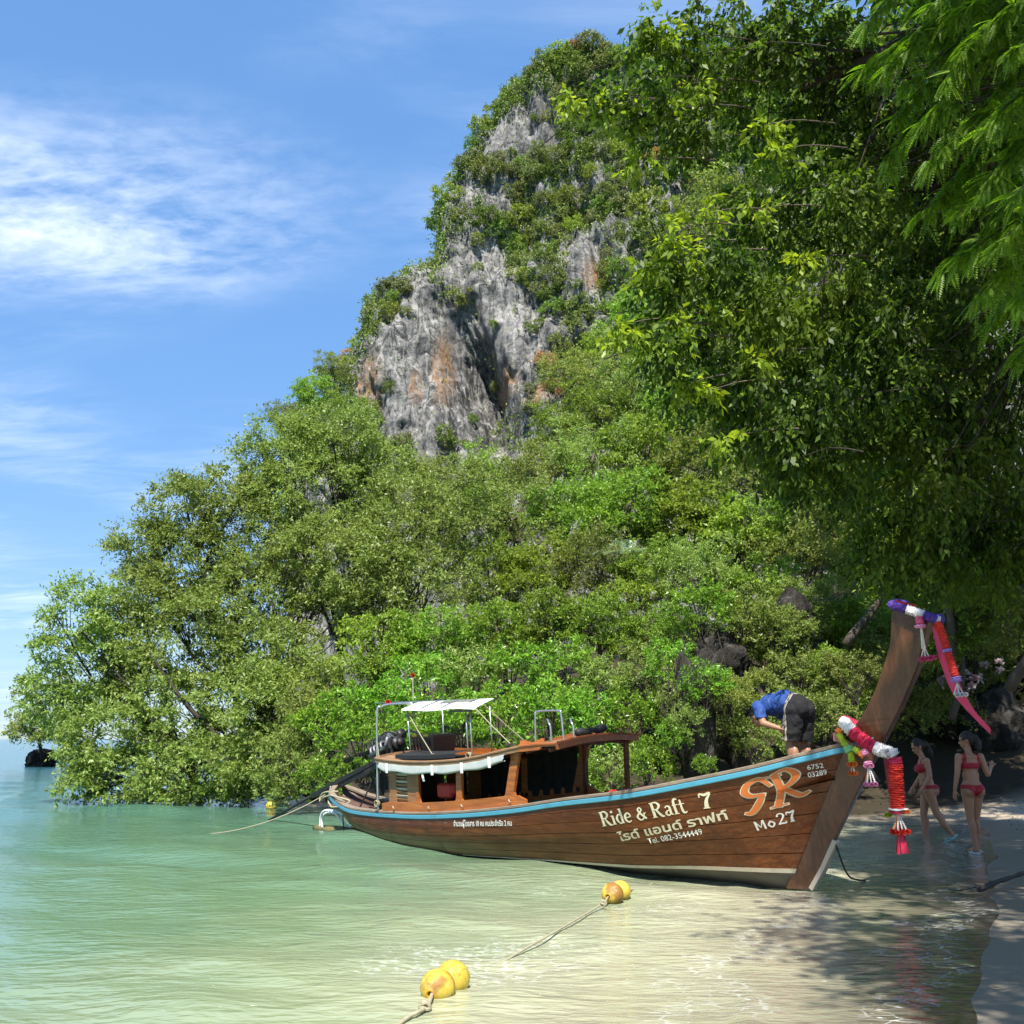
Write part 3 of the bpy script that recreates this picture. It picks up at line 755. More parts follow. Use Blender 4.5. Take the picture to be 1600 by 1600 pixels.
# cabin
def cab_w(s): return np.interp(s, [.9, 1.2, 2, 3, 4.6], [.58, .60, .63, .66, .69])
roof_s = np.array([.90, 1.2, 1.78, 2.3, 2.78, 3.3, 3.72, 4.2, 4.6, 5.0, 5.36])
roof_z = np.array([1.345, 1.325, 1.305, 1.31, 1.33, 1.365, 1.415, 1.495, 1.555, 1.585, 1.595])
def rz(s): return np.interp(s, roof_s, roof_z)
for sg in (1, -1):
    def wp(s, z, o=0): return Lc(s, sg * (cab_w(s) + o), z)
    def panel(poly, th=.03, o=0.0):
        """flat board standing in the cabin side; poly in (s, z)"""
        m = MB(); poly = np.asarray(poly, float); n = len(poly)
        A = np.array([wp(s, z, o) for s, z in poly]); Bq = np.array([wp(s, z, o - th) for s, z in poly])
        F = [tuple(range(n)), tuple(range(2 * n - 1, n - 1, -1))] + [(i, n + i, n + (i + 1) % n, (i + 1) % n) for i in range(n)]
        if sg > 0: F = [f[::-1] for f in F]
        m.add(np.concatenate([A, Bq]), F); return m
    ss = np.linspace(.95, 4.62, 24)
    low_ = [(s, sheer_at(s)[1] + .04) for s in ss]
    hi_ = [(s, sheer_at(s)[1] + .165 + (.02 if 1.1 < s < 4.4 else 0) - (.07 if s > 4.56 else 0)) for s in ss[::-1]]
    side = panel(low_ + hi_, .035, .012).build('cabin_side', m_orange, boat)
    # rear louvred panel
    ms = .0
    for s0, s1, z0, z1 in ((1.17, 1.40, None, None), (1.72, 1.97, None, None)):
        panel([(s0, sheer_at(s0)[1] + .16), (s1, sheer_at(s1)[1] + .16), (s1, rz(s1) - .06), (s0, rz(s0) - .06)], .03).build('wall_board', m_brownw, side)
    panel([(1.40, .60), (1.72, .61), (1.72, .68), (1.40, .67)], .03).build('wall_board', m_brownw, side)
    panel([(1.40, 1.20), (1.72, 1.20), (1.72, rz(1.7) - .06), (1.40, rz(1.4) - .06)], .03).build('wall_board', m_brownw, side)
    for k in range(9):
        z = .705 + k * .056
        MB().box(Lc(1.56, sg * (cab_w(1.56) - .018), z), (.33, .012, .045), np.array([[1, 0, 0], [0, math.cos(.5), sg * -math.sin(.5)], [0, sg * math.sin(.5), math.cos(.5)]]), .003).build('louvre_slat', m_cream if k % 2 else m_brownw, side)
    panel([(1.41, .67), (1.71, .67), (1.71, 1.21), (1.41, 1.21)], .004, -.035).build('louvre_backing', m_dark, side)
    # posts between the window openings
    for a0, a1, b0, b1 in ((1.965, 2.045, 1.975, 2.05), (3.03, 3.16, 3.05, 3.18), (4.19, 4.36, 4.34, 4.50)):
        z0, z1 = sheer_at(a0)[1] + .17, rz(b0) - .05
        f = [(a0 - .045, z0), (a1 + .045, z0), (a1 + .012, z0 + .035), (a1, z0 + .07), (b1, z1 - .07), (b1 + .012, z1 - .03), (b1 + .05, z1), (b0 - .05, z1), (b0 - .012, z1 - .03), (b0, z1 - .07), (a0, z0 + .07), (a0 - .012, z0 + .035)]
        panel(f, .045, .006).build('window_post', m_orange, side)
    for s in (1.35, 2.35, 3.2, 4.3):
        z = sheer_at(s)[1] + .10
        MB().tube(curve_pts([wp(s - .025, z + .02, .014), wp(s, z + .025, .05), wp(s + .03, z, .05), wp(s, z - .02, .014)], 9), .007, 6).build('cleat_hook', m_cream, side)
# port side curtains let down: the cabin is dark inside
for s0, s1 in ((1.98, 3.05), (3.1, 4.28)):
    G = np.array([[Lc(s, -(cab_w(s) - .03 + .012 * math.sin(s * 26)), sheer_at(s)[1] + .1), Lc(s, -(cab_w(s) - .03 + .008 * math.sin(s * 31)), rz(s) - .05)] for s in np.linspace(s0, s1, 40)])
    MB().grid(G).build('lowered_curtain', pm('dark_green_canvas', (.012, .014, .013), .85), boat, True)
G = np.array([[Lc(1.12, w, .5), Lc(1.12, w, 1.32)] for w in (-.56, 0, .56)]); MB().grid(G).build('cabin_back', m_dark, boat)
# roof: cambered deck of boards with a moulded edge
def rw(s): return cab_w(s) + .075
rp = np.linspace(.90, 5.36, 34)
nb = 9
roof = None
e0 = np.array([[Lc(s, w * rw(s) * .985, rz(s) - .045 + .055 * (1 - w * w)) for w in np.linspace(-1, 1, 9)] for s in rp])
roof = MB().grid(e0).build('roof', m_dark, boat)
for k in range(nb):
    w0, w1 = -1 + 2 * k / nb + .008, -1 + 2 * (k + 1) / nb - .008
    G = []
    for s in rp:
        wz = lambda w, dz: Lc(s, w * rw(s) * .985, rz(s) - .012 + .055 * (1 - w * w) + dz)
        G.append([wz(w0, -.02), wz(w0, 0), wz(w1, 0), wz(w1, -.02)])
    MB().loft(np.array(G)).build('roof_board', m_roofw, roof)
for sg in (1, -1):
    for s0, s1, dz, h, mt, nm in ((.88, 4.62, .0, .085, m_roofw, 'roof_fascia'), (4.60, 5.40, .006, .095, m_orange, 'roof_fascia')):
        G = []
        for s in np.linspace(s0, s1, 22):
            w = sg * rw(s); hh = h
            if mt is m_orange: hh = h * (1.0 if s < 5.02 else max(.55, 1 - (s - 5.02) * 9)) if sg > 0 else h
            z = rz(s) + .02 + dz
            G.append([Lc(s, w - sg * .03, z), Lc(s, w, z), Lc(s, w + sg * .016, z - .012), Lc(s, w + sg * .016, z - .03), Lc(s, w + sg * .004, z - .034), Lc(s, w + sg * .004, z - hh), Lc(s, w - sg * .03, z - hh)])
        G = np.array(G)
        MB().loft(G if sg < 0 else G[:, ::-1]).build(nm, mt, roof)
# front and back edge boards
wf = rw(5.36)
P = [Lc(5.385, w * wf, rz(5.36) - .022 + .05 * (1 - w * w)) for w in np.linspace(-1.03, 1.03, 9)]
mb = MB()
for a_, b_ in zip(P[:-1], P[1:]): mb.bar(a_, b_, .035, .085, (0, 0, 1))
fb = mb.build('roof_front_board', m_orange, roof)
mb = MB()
for a_, b_ in zip(P[:-1], P[1:]): mb.bar(a_ + [.028, 0, .048], b_ + [.028, 0, .048], .05, .022, (0, 0, 1))
mb.build('front_moulding', m_hullw, fb)
mb = MB(); wb = rw(.9)
P = [Lc(.885, w * wb, rz(.9) - .02 + .05 * (1 - w * w)) for w in np.linspace(-1, 1, 7)]
for a_, b_ in zip(P[:-1], P[1:]): mb.bar(a_, b_, .03, .08)
mb.build('roof_back_board', m_roofw, roof)
for s in (1.5, 2.4, 3.3, 4.15, 4.75, 5.2):
    mb = MB(); w_ = rw(s) - .02
    P = [Lc(s, w * w_, rz(s) - .075 + .05 * (1 - w * w)) for w in np.linspace(-1, 1, 7)]
    for a_, b_ in zip(P[:-1], P[1:]): mb.bar(a_, b_, .04, .05)
    mb.build('roof_beam', m_dark if s < 4.5 else m_hullw, roof)
for s, w in ((3.86, -.70), (5.18, -.72), (4.40, -.67)):
    z0 = sheer_at(s)[1] + .03
    MB().bar(Lc(s, w, z0), Lc(s + .03, w, rz(s) - .05), .05, .075, (0, 1, 0), .006).build('canopy_post', m_hullw, boat)
# roof fittings: side rails, chocks, hoops
for sg in (1, -1):
    G = []
    for s in np.linspace(1.10, 4.55, 24):
        w = sg * .50; z = rz(s) + .03; hh = .085 + (.02 if s > 3.6 else 0)
        if s < 1.2: hh *= .7
        if 2.55 < s < 3.0 or 3.55 < s < 3.9: hh *= .75
        G.append([Lc(s, w - .014, z - .03), Lc(s, w + .014, z - .03), Lc(s, w + .014, z + hh), Lc(s, w - .014, z + hh)])
    if sg < 0: MB().loft(np.array(G)).build('roof_rail_board', m_orange, roof)
for s, w in ((4.62, .52), (5.16, -.50), (4.62, -.5), (5.16, .5)):
    if (s, w) == (5.16, .5): continue
    poly = [(-.17, 0), (.17, 0), (.17, .075), (.13, .085), (.06, .045), (0, .035), (-.06, .05), (-.12, .075), (-.17, .06)]
    MB().prism(poly, .05, Lc(s, w, rz(s) + .01), (.75, .66, 0), (0, 0, 1), (.66, -.75, 0)).build('roof_chock', m_orange, roof)
for w, s0, s1 in ((.08, 4.22, 4.76), (.48, 4.86, 5.32)):
    z0 = rz(s0) + .02; top = 2.0 if w < .3 else 1.88
    if w < .3: P = [Lc(s0 - .03, w, z0), Lc(s0, w, top - .06), Lc(s0 + .05, w, top), Lc(s1 - .05, w, top), Lc(s1, w, top - .06), Lc(s1 + .03, w, z0 + .03)]
    else: P = [Lc(s0 + .10, w, z0), Lc(s0 + .10, w, top - .09), Lc(s0 + .07, w, top - .03), Lc(s0 - .02, w - .06, top + .02)]
    MB().tube(curve_pts(P, 26), .014, 8).build('roof_hoop', m_steel, roof, True)
P = [Lc(5.28, .36, rz(5.2) + .03), Lc(5.28, .36, 1.79), Lc(5.25, .36, 1.85), Lc(5.17, .3, 1.90)]
MB().tube(curve_pts(P, 16), .014, 8).build('roof_hoop', m_steel, roof, True)
# rolled-up side curtain
for sg in (1, -1):
    ss = np.linspace(1.02, 4.30, 46); G = []
    for i, s in enumerate(ss):
        w = sg * (rw(s) + .012); z1 = rz(s) - .055; dr = .125 + .012 * math.sin(s * 7) - .02 * max(0, (s - 3.6))
        if s < 1.2: dr *= .55 + (s - 1.02) * 2.5
        G.append([Lc(s, w + sg * dx, z1 - dr * f) for f, dx in ((0, -.01), (.25, .012 + .006 * math.sin(i * 1.3)), (.55, .016), (.78, .038), (.95, .030), (1.0, .0), (.85, -.02))])
    cur = MB().grid(np.array(G)).build('rolled_curtain', m_clear, boat, True)
    for s in (1.32, 2.6, 3.35, 4.0):
        w = sg * (rw(s) + .05); z1 = rz(s) - .05
        MB().box(Lc(s, w, z1 - .07), (.055, .012, .15), ch=.003).build('curtain_strap', m_whitep, cur)
s = 2.28; w = rw(s) + .03
MB().grid(np.array([[Lc(s, w, rz(s) - .16), Lc(s + .05, w + .004, rz(s) - .16)], [Lc(s + .03, w + .012, rz(s) - .23), Lc(s + .085, w + .012, rz(s) - .225)], [Lc(s + .04, w, rz(s) - .285), Lc(s + .09, w, rz(s) - .28)]])).build('loose_strap', m_whitep, boat)
# stern canopy: pipe frame and white sheet
cf = MB()
cf.tube(curve_pts([Lc(.84, .60, .50), Lc(.86, .60, 1.3), Lc(.90, .60, 2.08), Lc(.95, .56, 2.165), Lc(1.10, .48, 2.20), Lc(1.55, .34, 2.20)], 40), .019, 9)
frame_o = cf.build('canopy_frame', m_steel, boat, True)
MB().tube([Lc(1.52, .38, rz(1.5)), Lc(1.47, .40, 2.09)], .013, 8).build('canopy_pole', m_steel, frame_o, True)
for s, w in ((3.02, .40), (3.12, .40), (2.6, -.42), (1.3, -.45)):
    MB().tube([Lc(s, w, rz(s)), Lc(s - .01, w, 2.09)], .012, 8).build('canopy_pole', m_steel, frame_o, True)
MB().tube([Lc(.15, .12, 2.225), Lc(3.0, .02, 2.205)], .012, 7).build('canopy_pole', m_steel, frame_o, True)
G = []
for s in np.linspace(1.40, 3.34, 12):
    j = .012 * math.sin(s * 5)
    G.append([Lc(s + (.06 if s < 1.5 else 0), .475, 2.08 + j), Lc(s, .46, 2.105 + j), Lc(s - .03, .26, 2.165 + j * .6), Lc(s - .06, .05, 2.215), Lc(s - .06, -.06, 2.21)])
can = MB().grid(np.array(G)[:, ::-1]).build('canopy_sheet', m_whitep, frame_o, True)
for s0, s1, w0, w1 in ((2.12, 2.46, .06, .22), (2.50, 2.92, .06, .22)):
    def cs(s, w): return Lc(s - .03 + (w - .26) * .14, w, np.interp(w, [.05, .26, .46], [2.215, 2.165, 2.105]) + .006)
    MB().grid(np.array([[cs(s0, w0), cs(s1, w0)], [cs(s0, w1), cs(s1, w1)]])).build('clear_panel', pm('smoky_window_film', (.22, .23, .22), .15), can)
for s in (1.95, 2.48, 2.98):
    MB().tube([cs(s, .03) + [0, 0, .004], cs(s, .25) + [0, 0, .004], cs(s, .46) + [0, 0, .004]], .008, 6).build('canopy_batten', m_greym, can)
MB().bar(Lc(2.68, .465, 2.052), Lc(3.22, .465, 2.052), .02, .03).build('canopy_clip_bar', m_blackf, can)
for a_, b_ in (((1.50, .42, 2.07), (2.28, .50, rz(2.3) + .07)), ((3.33, .46, 2.08), (4.12, .50, rz(4.1) + .10)), ((3.33, .3, 2.13), (3.62, -.3, rz(3.6) + .1)), ((.88, .61, 1.62), (.98, .63, 1.28)), ((.98, .63, 1.28), (1.0, .64, 1.10))):
    MB().tube([Lc(*a_), (Lc(*a_) + Lc(*b_)) / 2 - [0, 0, .012], Lc(*b_)], .0075, 6).build('guy_line', m_rope, frame_o)
for s, w, z, r_ in ((2.28, .5, rz(2.3) + .075, .03), (1.53, .40, rz(1.5) + .04, .035), (.97, .63, 1.22, .032), (3.06, .42, rz(3.05) + .04, .05), (.83, .61, .62, .05)):
    k = MB()
    for a_ in range(3):
        th = np.linspace(0, 2 * np.pi, 12); k.tube([Lc(s + r_ * math.cos(x + a_), w + r_ * .5 * math.sin(x * 2), z + r_ * math.sin(x + a_)) for x in th], .007, 5)
    k.build('rope_knot', m_rope, frame_o)
pomp = lambda c, r, n, mat, par, nm: None
def pompom(c, r, name, mat, par, seed=0):
    g = np.random.default_rng(seed); d = unit(g.normal(size=(150, 3))); e = unit(np.cross(d, g.normal(size=(150, 3))))
    f = np.cross(d, e); L_ = r * g.uniform(.8, 1.1, (150, 1)); wv = r * .28
    V = np.stack([d * L_ * .25, d * L_ * .8 + e * wv, d * L_, d * L_ * .8 - e * wv], 1).reshape(-1, 3) + np.asarray(c)
    return link(name, raw_mesh(name, V, np.arange(600).reshape(-1, 4)), par, mat)
m_red = pm('red_petals', (.55, .03, .035), .6, var=.3, scale=20)
pompom(Lc(1.02, .46, 2.225), .055, 'red_flower', m_red, frame_o, 1)
MB().tube([Lc(1.16, .05, 2.25), Lc(1.17, .05, 2.63)], .007, 6).build('antenna', m_cream, frame_o)
pompom(Lc(1.17, .05, 2.66), .038, 'antenna_flower', m_red, frame_o, 2)
# long-tail engine on its pivot, with shaft into the water
eng = MB().box(Lc(.02, 0, 1.10), (.10, .10, .9), ch=.01).build('engine_pivot_post', m_blackm, boat)
ax = unit(Lc(-4.12, 0, -.02) - Lc(.16, 0, 1.30)); upx = unit(np.cross(np.cross(ax, [0, 0, 1]), ax)); EC = Lc(.24, 0, 1.34)
ER = np.stack([-ax, np.cross(upx, -ax), upx], 1)
def ep(a_, b_, c_): return EC + ER @ np.array([a_, b_, c_])
blk = MB().box(ep(.1, 0, .05), (.52, .32, .30), ER, .03).build('engine_block', m_blackm, boat)
MB().box(ep(.08, 0, .25), (.46, .20, .12), ER, .025).build('valve_cover', m_greym, blk)
mb = MB()
for k in range(4): mb.tube(curve_pts([ep(-.08 + .11 * k, -.14, .16), ep(-.08 + .11 * k, -.24, .15), ep(-.06 + .11 * k, -.26, .05)], 8), .025, 8)
mb.tube([ep(-.12, -.27, .03), ep(.40, -.27, .03), ep(.50, -.25, .18)], .032, 8); mb.build('exhaust_manifold', m_greym, blk, True)
mb = MB()
for a_, r_, d_ in ((.40, .13, .05), (.44, .07, .08)):
    mb.tube([ep(a_, 0, .08), ep(a_ + d_, 0, .08)], r_, 20)
mb.build('flywheel', m_blackm, blk, True)
MB().tube([ep(.30, .20, .27), ep(-.06, .20, .27)], .09, 16).build('air_filter', m_blackm, blk, True)
MB().box(ep(-.24, .02, .05), (.18, .26, .26), ER, .03).build('gearbox', m_greym, blk)
MB().tube(curve_pts([ep(.36, .05, .16), ep(.62, .10, .22), ep(.95, .12, .05)], 14), .02, 8).build('tiller_arm', m_blackm, blk, True)
g = np.random.default_rng(3); mb = MB()
for k in range(9):
    a_ = g.uniform(-.2, .35); b_ = g.choice([-1, 1]) * g.uniform(.1, .2)
    mb.tube(curve_pts([ep(a_, b_, .0), ep(a_ + g.uniform(-.1, .1), b_ * 1.25, .2), ep(a_ + g.uniform(-.25, .25), b_ * .5, .33), ep(a_ + .2, -b_ * .6, .2)], 12), .011, 6)
mb.build('hoses', m_blackf, blk, True)
mb = MB()
for sy in (-.11, .11): mb.bar(ep(.40, sy, -.13), ep(-.60, sy, -.13), .035, .06, upx)
mb.build('engine_cradle', m_blackm, blk)
q0, q1, q2 = ep(-.30, 0, -.02), Lc(-2.35, 0, .545), Lc(-4.25, 0, -.06)
sh = MB().bar(q0, q1, .075, .085, (0, 0, 1), .012).build('shaft_casing', m_blackm, blk)
MB().tube([q1 + (q0 - q1) * .1, q2], .026, 10).build('propeller_shaft', m_blackm, blk, True)
MB().bar(ep(-.5, 0, -.10), Lc(-1.9, 0, .62), .03, .10, (0, 0, 1), .006).build('shaft_brace', m_blackm, blk)
mb = MB()
for k in range(3):
    a_ = k * 2.094; mb.bar(q2, q2 + .14 * (math.cos(a_) * np.array([0, 1, 0]) + math.sin(a_) * upx), .05, .012, ax)
mb.build('propeller', m_greym, blk)
for p, q in ((ep(-.45, .1, -.1), Lc(-.35, .22, .42)), (ep(-.45, -.1, -.1), Lc(-.35, -.22, .42)), (Lc(.02, 0, 1.5), ep(.1, 0, .1))):
    MB().tube([p, q], .014, 7).build('engine_strut', m_blackm, boat)
# stern bits: pale bent tube ladder, ropes on the rim, weedy skeg step
for P, r_ in (([(-2.02, .02, -.02), (-1.98, .02, .20), (-1.80, .03, .31), (-1.35, .06, .32), (-1.02, .06, .24), (-.95, .02, .12)], .022), ([(-1.80, .1, .0), (-1.78, .1, .2), (-1.62, .1, .29), (-1.35, .1, .3), (-1.12, .05, .12), (-.95, .0, .06)], .02)):
    MB().tube(curve_pts([Lc(*p) for p in P], 26), r_, 8).build('stern_ladder_tube', m_whitep, boat, True)
MB().tube(curve_pts([Lc(-.98, .14, .02), Lc(-1.02, .13, .25), Lc(-1.0, .12, .38)], 6), .012, 6).build('stern_ladder_tube', m_blackm, boat)
S = []
for s in np.linspace(-2.3, -.1, 14):
    w = np.interp(s, [-2.3, -1.6, -.1], [.02, .16, .22]); z = np.interp(s, [-2.3, -1.5, -.1], [.0, .035, .03])
    S.append([Lc(s, w, z - .1), Lc(s, w * .8, z), Lc(s, 0, z + .025), Lc(s, -w * .8, z), Lc(s, -w, z - .1)])
MB().loft(S).build('skeg_step', pm('weedy_wood', (.14, .12, .045), .8, var=.5, scale=7, dirt=(.05, .07, .02), dirt_amt=.8), boat, True)
for P in ([(-1.05, .30, .66), (-1.45, .28, .58), (-1.62, .24, .50), (-1.66, .2, .60), (-1.40, .25, .68), (-1.05, .2, .70)], [(-1.1, .34, .65), (-.7, .43, .64), (-.4, .36, .58), (-.55, .42, .50), (-.9, .42, .46), (-1.1, .35, .5)], [(-1.3, .2, .78), (-1.42, .18, .55), (-1.33, .22, .42)]):
    MB().tube(curve_pts([Lc(*p) for p in P], 24), .016, 7).build('stern_rope', m_rope, boat, True)

# lettering painted on the hull, laid on the curved planks
def stroke_poly(P, w):
    P = np.asarray(P, float); w = np.broadcast_to(np.asarray(w, float), (len(P),))
    T = unit(np.gradient(P, axis=0)); N = np.stack([-T[:, 1], T[:, 0]], 1)
    return P + N * w[:, None] / 2, P - N * w[:, None] / 2
def cv2(P, n=14): return curve_pts(np.c_[np.asarray(P, float), np.zeros(len(P))], n)[:, :2]
GL = {  # serif capitals and small letters as pen strokes: (points, widths, smooth)
    'R': ([[(.14, 0), (.14, 1)], .17, 0], [[(.0, .03), (.28, .03)], .06, 0], [[(.0, .97), (.3, .97)], .06, 0], [[(.14, .97), (.42, .97), (.58, .76), (.42, .53), (.14, .53)], [.06, .1, .17, .1, .06], 1], [[(.33, .52), (.48, .22), (.62, .04), (.76, .03)], [.1, .16, .15, .06], 1]),
    'i': ([[(.12, 0), (.12, .62)], .15, 0], [[(0, .03), (.25, .03)], .055, 0], [[(.0, .60), (.14, .60)], .055, 0], [[(.12, .80), (.12, .95)], .15, 0]),
    'd': ([[(.42, 0), (.42, 1)], .15, 0], [[(.42, .03), (.54, .03)], .055, 0], [[(.30, .97), (.44, .97)], .055, 0], [[(.42, .52), (.24, .62), (.09, .33), (.24, .02), (.42, .12)], [.06, .09, .16, .09, .06], 1]),
    'e': ([[(.10, .34), (.44, .36), (.40, .55), (.26, .62), (.10, .42), (.12, .14), (.28, .02), (.46, .10)], [.06, .06, .12, .08, .15, .14, .10, .05], 1],),
    '&': ([[(.62, .05), (.30, .48), (.22, .72), (.36, .82), (.44, .66), (.24, .46), (.08, .24), (.22, .03), (.44, .10), (.58, .42)], [.13, .13, .1, .08, .1, .1, .14, .1, .08, .06], 1], [[(.50, .43), (.68, .43)], .055, 0]),
    'a': ([[(.10, .52), (.24, .62), (.38, .52), (.38, .12), (.50, .03)], [.08, .08, .14, .14, .05], 1], [[(.38, .36), (.18, .30), (.09, .15), (.2, .02), (.38, .12)], [.06, .09, .14, .1, .06], 1]),
    'f': ([[(.14, 0), (.14, .78), (.24, .97), (.38, .93)], [.15, .15, .12, .07], 1], [[(0, .60), (.34, .60)], .06, 0], [[(0, .03), (.30, .03)], .055, 0]),
    't': ([[(.16, .88), (.16, .16), (.26, .02), (.40, .08)], [.1, .15, .12, .05], 1], [[(0, .60), (.36, .60)], .06, 0]),
    '7': ([[(.05, .72), (.08, .95), (.30, .87), (.52, .97), (.60, .97)], [.06, .09, .17, .12, .08], 1], [[(.58, .94), (.36, .52), (.30, .04)], [.08, .15, .22], 1], [[(.14, .03), (.46, .03)], .06, 0]),
    '2': ([[(.08, .74), (.16, .96), (.40, .96), (.50, .74), (.34, .42), (.06, .05)], [.14, .1, .1, .15, .12, .07], 1], [[(.05, .06), (.30, .09), (.56, .06), (.56, .24)], [.1, .14, .12, .05], 1]),
    'M': ([[(.08, 0), (.08, .95)], .13, 0], [[(.08, .92), (.34, .25), (.58, .92)], .12, 0], [[(.60, .95), (.60, 0)], .13, 0]),
    'o': ([[(.26, .62), (.08, .33), (.26, .03), (.46, .33), (.26, .62), (.2, .58)], .12, 1],),
}
AW = {'R': .80, 'i': .30, 'd': .58, 'e': .54, '&': .74, 'a': .56, 'f': .38, 't': .42, ' ': .30, '7': .7, '2': .66, 'M': .78, 'o': .56}
def hull_map(A, O, X, Y, lift=.013):
    """A (n,2) writing coordinates -> the starboard planking; O, X, Y in (s, z)"""
    s = O[0] + A[:, 0] * X[0] + A[:, 1] * Y[0]; z = O[1] + A[:, 0] * X[1] + A[:, 1] * Y[1]
    return np.stack([s, -(hull_w(s, z) + lift), z], 1)
def stroke_mesh(strokes, O, X, Y, lift, grow=0.0):
    V, F, n = [], [], 0
    for P, w, sm in strokes:
        P = np.asarray(P, float); w = np.broadcast_to(np.asarray(w, float), (len(P),)) + grow * 2
        if sm:
            k = 6 * len(P); u = np.linspace(0, len(P) - 1, k); Q = cv2(P, k); w = np.interp(u, np.arange(len(P)), w)
        else: Q = P
        if grow and not sm or grow:
            a_ = unit(Q[0] - Q[1]); b_ = unit(Q[-1] - Q[-2]); Q = Q.copy(); Q[0] += a_ * grow; Q[-1] += b_ * grow
        l, r_ = stroke_poly(Q, w); m = len(Q)
        V.append(np.concatenate([hull_map(l, O, X, Y, lift + .0006 * len(V) / 10), hull_map(r_, O, X, Y, lift + .0006 * len(V) / 10)])); F += [(n + i, n + i + 1, n + m + i + 1, n + m + i) for i in range(m - 1)]; n += 2 * m
    return np.concatenate(V), F
def write(text, O, X, Y, mat, name, label):
    st, x = [], 0.0
    for chh in text:
        if chh in GL:
            for P, w, sm in GL[chh]: st.append(([(p[0] + x, p[1]) for p in P], w, sm))
        x += AW.get(chh, .6)
    V, F = stroke_mesh(st, O, X, Y, .013)
    o = link(name, raw_mesh(name, V, F), boat, mat); o['label'] = label
    return o, x
sv = np.array
adv = sum(AW[c_] for c_ in 'Ride & Raft')
Xr = (sv((7.433, .827)) - sv((6.118, .597))) / adv
write('Ride & Raft', (6.118, .597), Xr, (-.035, .172), m_letter, 'lettering', 'painted words Ride & Raft')
write('7', (7.60, .868), (.27, .03), (-.01, .175), m_letter, 'lettering', 'painted numeral 7')
X27 = (sv((8.60, .745)) - sv((8.158, .629))) / (.78 + .56 + .66 + .62)
write('Mo', (8.158, .629), X27, (-.01, .105), m_white_l, 'lettering', 'painted letters Mo')
write('27', tuple(sv((8.158, .634)) + X27 * 1.40), X27 * .95, (.0, .118), m_white_l, 'lettering', 'painted number 27')
def font_text(body, O, X1, Y, mat, label, bold=.0):
    """type set in the default face, scaled so that it runs from O to X1"""
    cu = bpy.data.curves.new('lettering', 'FONT'); cu.body = body; cu.size = 1.0; cu.offset = bold; cu.resolution_u = 3
    ob = bpy.data.objects.new('lettering_type', cu); COL.objects.link(ob)
    me = bpy.data.meshes.new_from_object(ob.evaluated_get(bpy.context.evaluated_depsgraph_get()))
    bpy.data.objects.remove(ob); n = len(me.vertices)
    co = np.empty(n * 3, np.float32); me.vertices.foreach_get('co', co); co = co.reshape(-1, 3)
    wd = co[:, 0].max() - co[:, 0].min(); A = np.stack([(co[:, 0] - co[:, 0].min()) / wd, co[:, 1] / .72], 1)
    V = hull_map(A.astype(float), O, sv(X1) - sv(O), Y, .0135)
    me.vertices.foreach_set('co', V.astype(np.float32).ravel()); me.update()
    o = link('lettering', me, boat, None); me.materials.clear(); me.materials.append(mat); o['label'] = label
    return o
font_text('\u0e44\u0e23\u0e14\u0e4c \u0e41\u0e2d\u0e19\u0e14\u0e4c \u0e23\u0e32\u0e1f\u0e17\u0e4c', (6.32, .425), (7.905, .765), (-.008, .098), m_letter, 'painted Thai words under the English name', .022)
font_text('Tel. 082-3544449', (6.757, .423), (7.54, .578), (-.006, .066), m_white_l, 'painted telephone number', .008)
font_text('6752', (8.849, 1.302), (9.003, 1.324), (.004, .052), m_white_l, 'painted registration digits 6752', .012)
font_text('03289', (8.832, 1.218), (9.010, 1.250), (.006, .056), m_white_l, 'painted registration digits 03289', .012)
font_text('\u0e08\u0e33\u0e19\u0e27\u0e19\u0e1c\u0e39\u0e49\u0e42\u0e14\u0e22\u0e2a\u0e32\u0e23 10 \u0e04\u0e19 \u0e04\u0e19\u0e1b\u0e23\u0e30\u0e08\u0e33\u0e40\u0e23\u0e37\u0e2d 2 \u0e04\u0e19', (3.007, .407), (4.381, .503), (0, .075), m_white_l, 'small painted Thai line about passengers and crew', .014)
# double-R emblem: orange with a pale outline
LG = [([(.53, .0), (.60, .45), (.52, .90)], [.11, .10, .10], 1), ([(.42, .015), (.68, .04)], .035, 0),
      ([(.50, .90), (.70, .97), (.84, .78), (.74, .56), (.56, .50)], [.04, .07, .115, .08, .05], 1), ([(.64, .50), (.76, .32), (.88, .20), (1.0, .26)], [.06, .10, .10, .04], 1),
      ([(.46, .62), (.30, .86), (.10, .80), (.04, .60), (.14, .46), (.34, .44)], [.05, .08, .11, .12, .09, .05], 1), ([(.33, .46), (.25, .22), (.13, .0), (.02, .02)], [.07, .11, .11, .04], 1), ([(.28, .87), (.62, .86)], [.03, .03], 0)]
OL, XL_, YL = (8.085, .815), (.70, .155), (.07, .40)
V, F = stroke_mesh(LG, OL, XL_, YL, .012, .020); o = link('emblem_outline', raw_mesh('emblem_outline', V, F), boat, m_letter)
V, F = stroke_mesh(LG, OL, XL_, YL, .0175, 0); o2 = link('emblem', raw_mesh('emblem', V, F), boat, m_orange_l); o2['label'] = 'orange painted emblem of two back-to-back letters R'

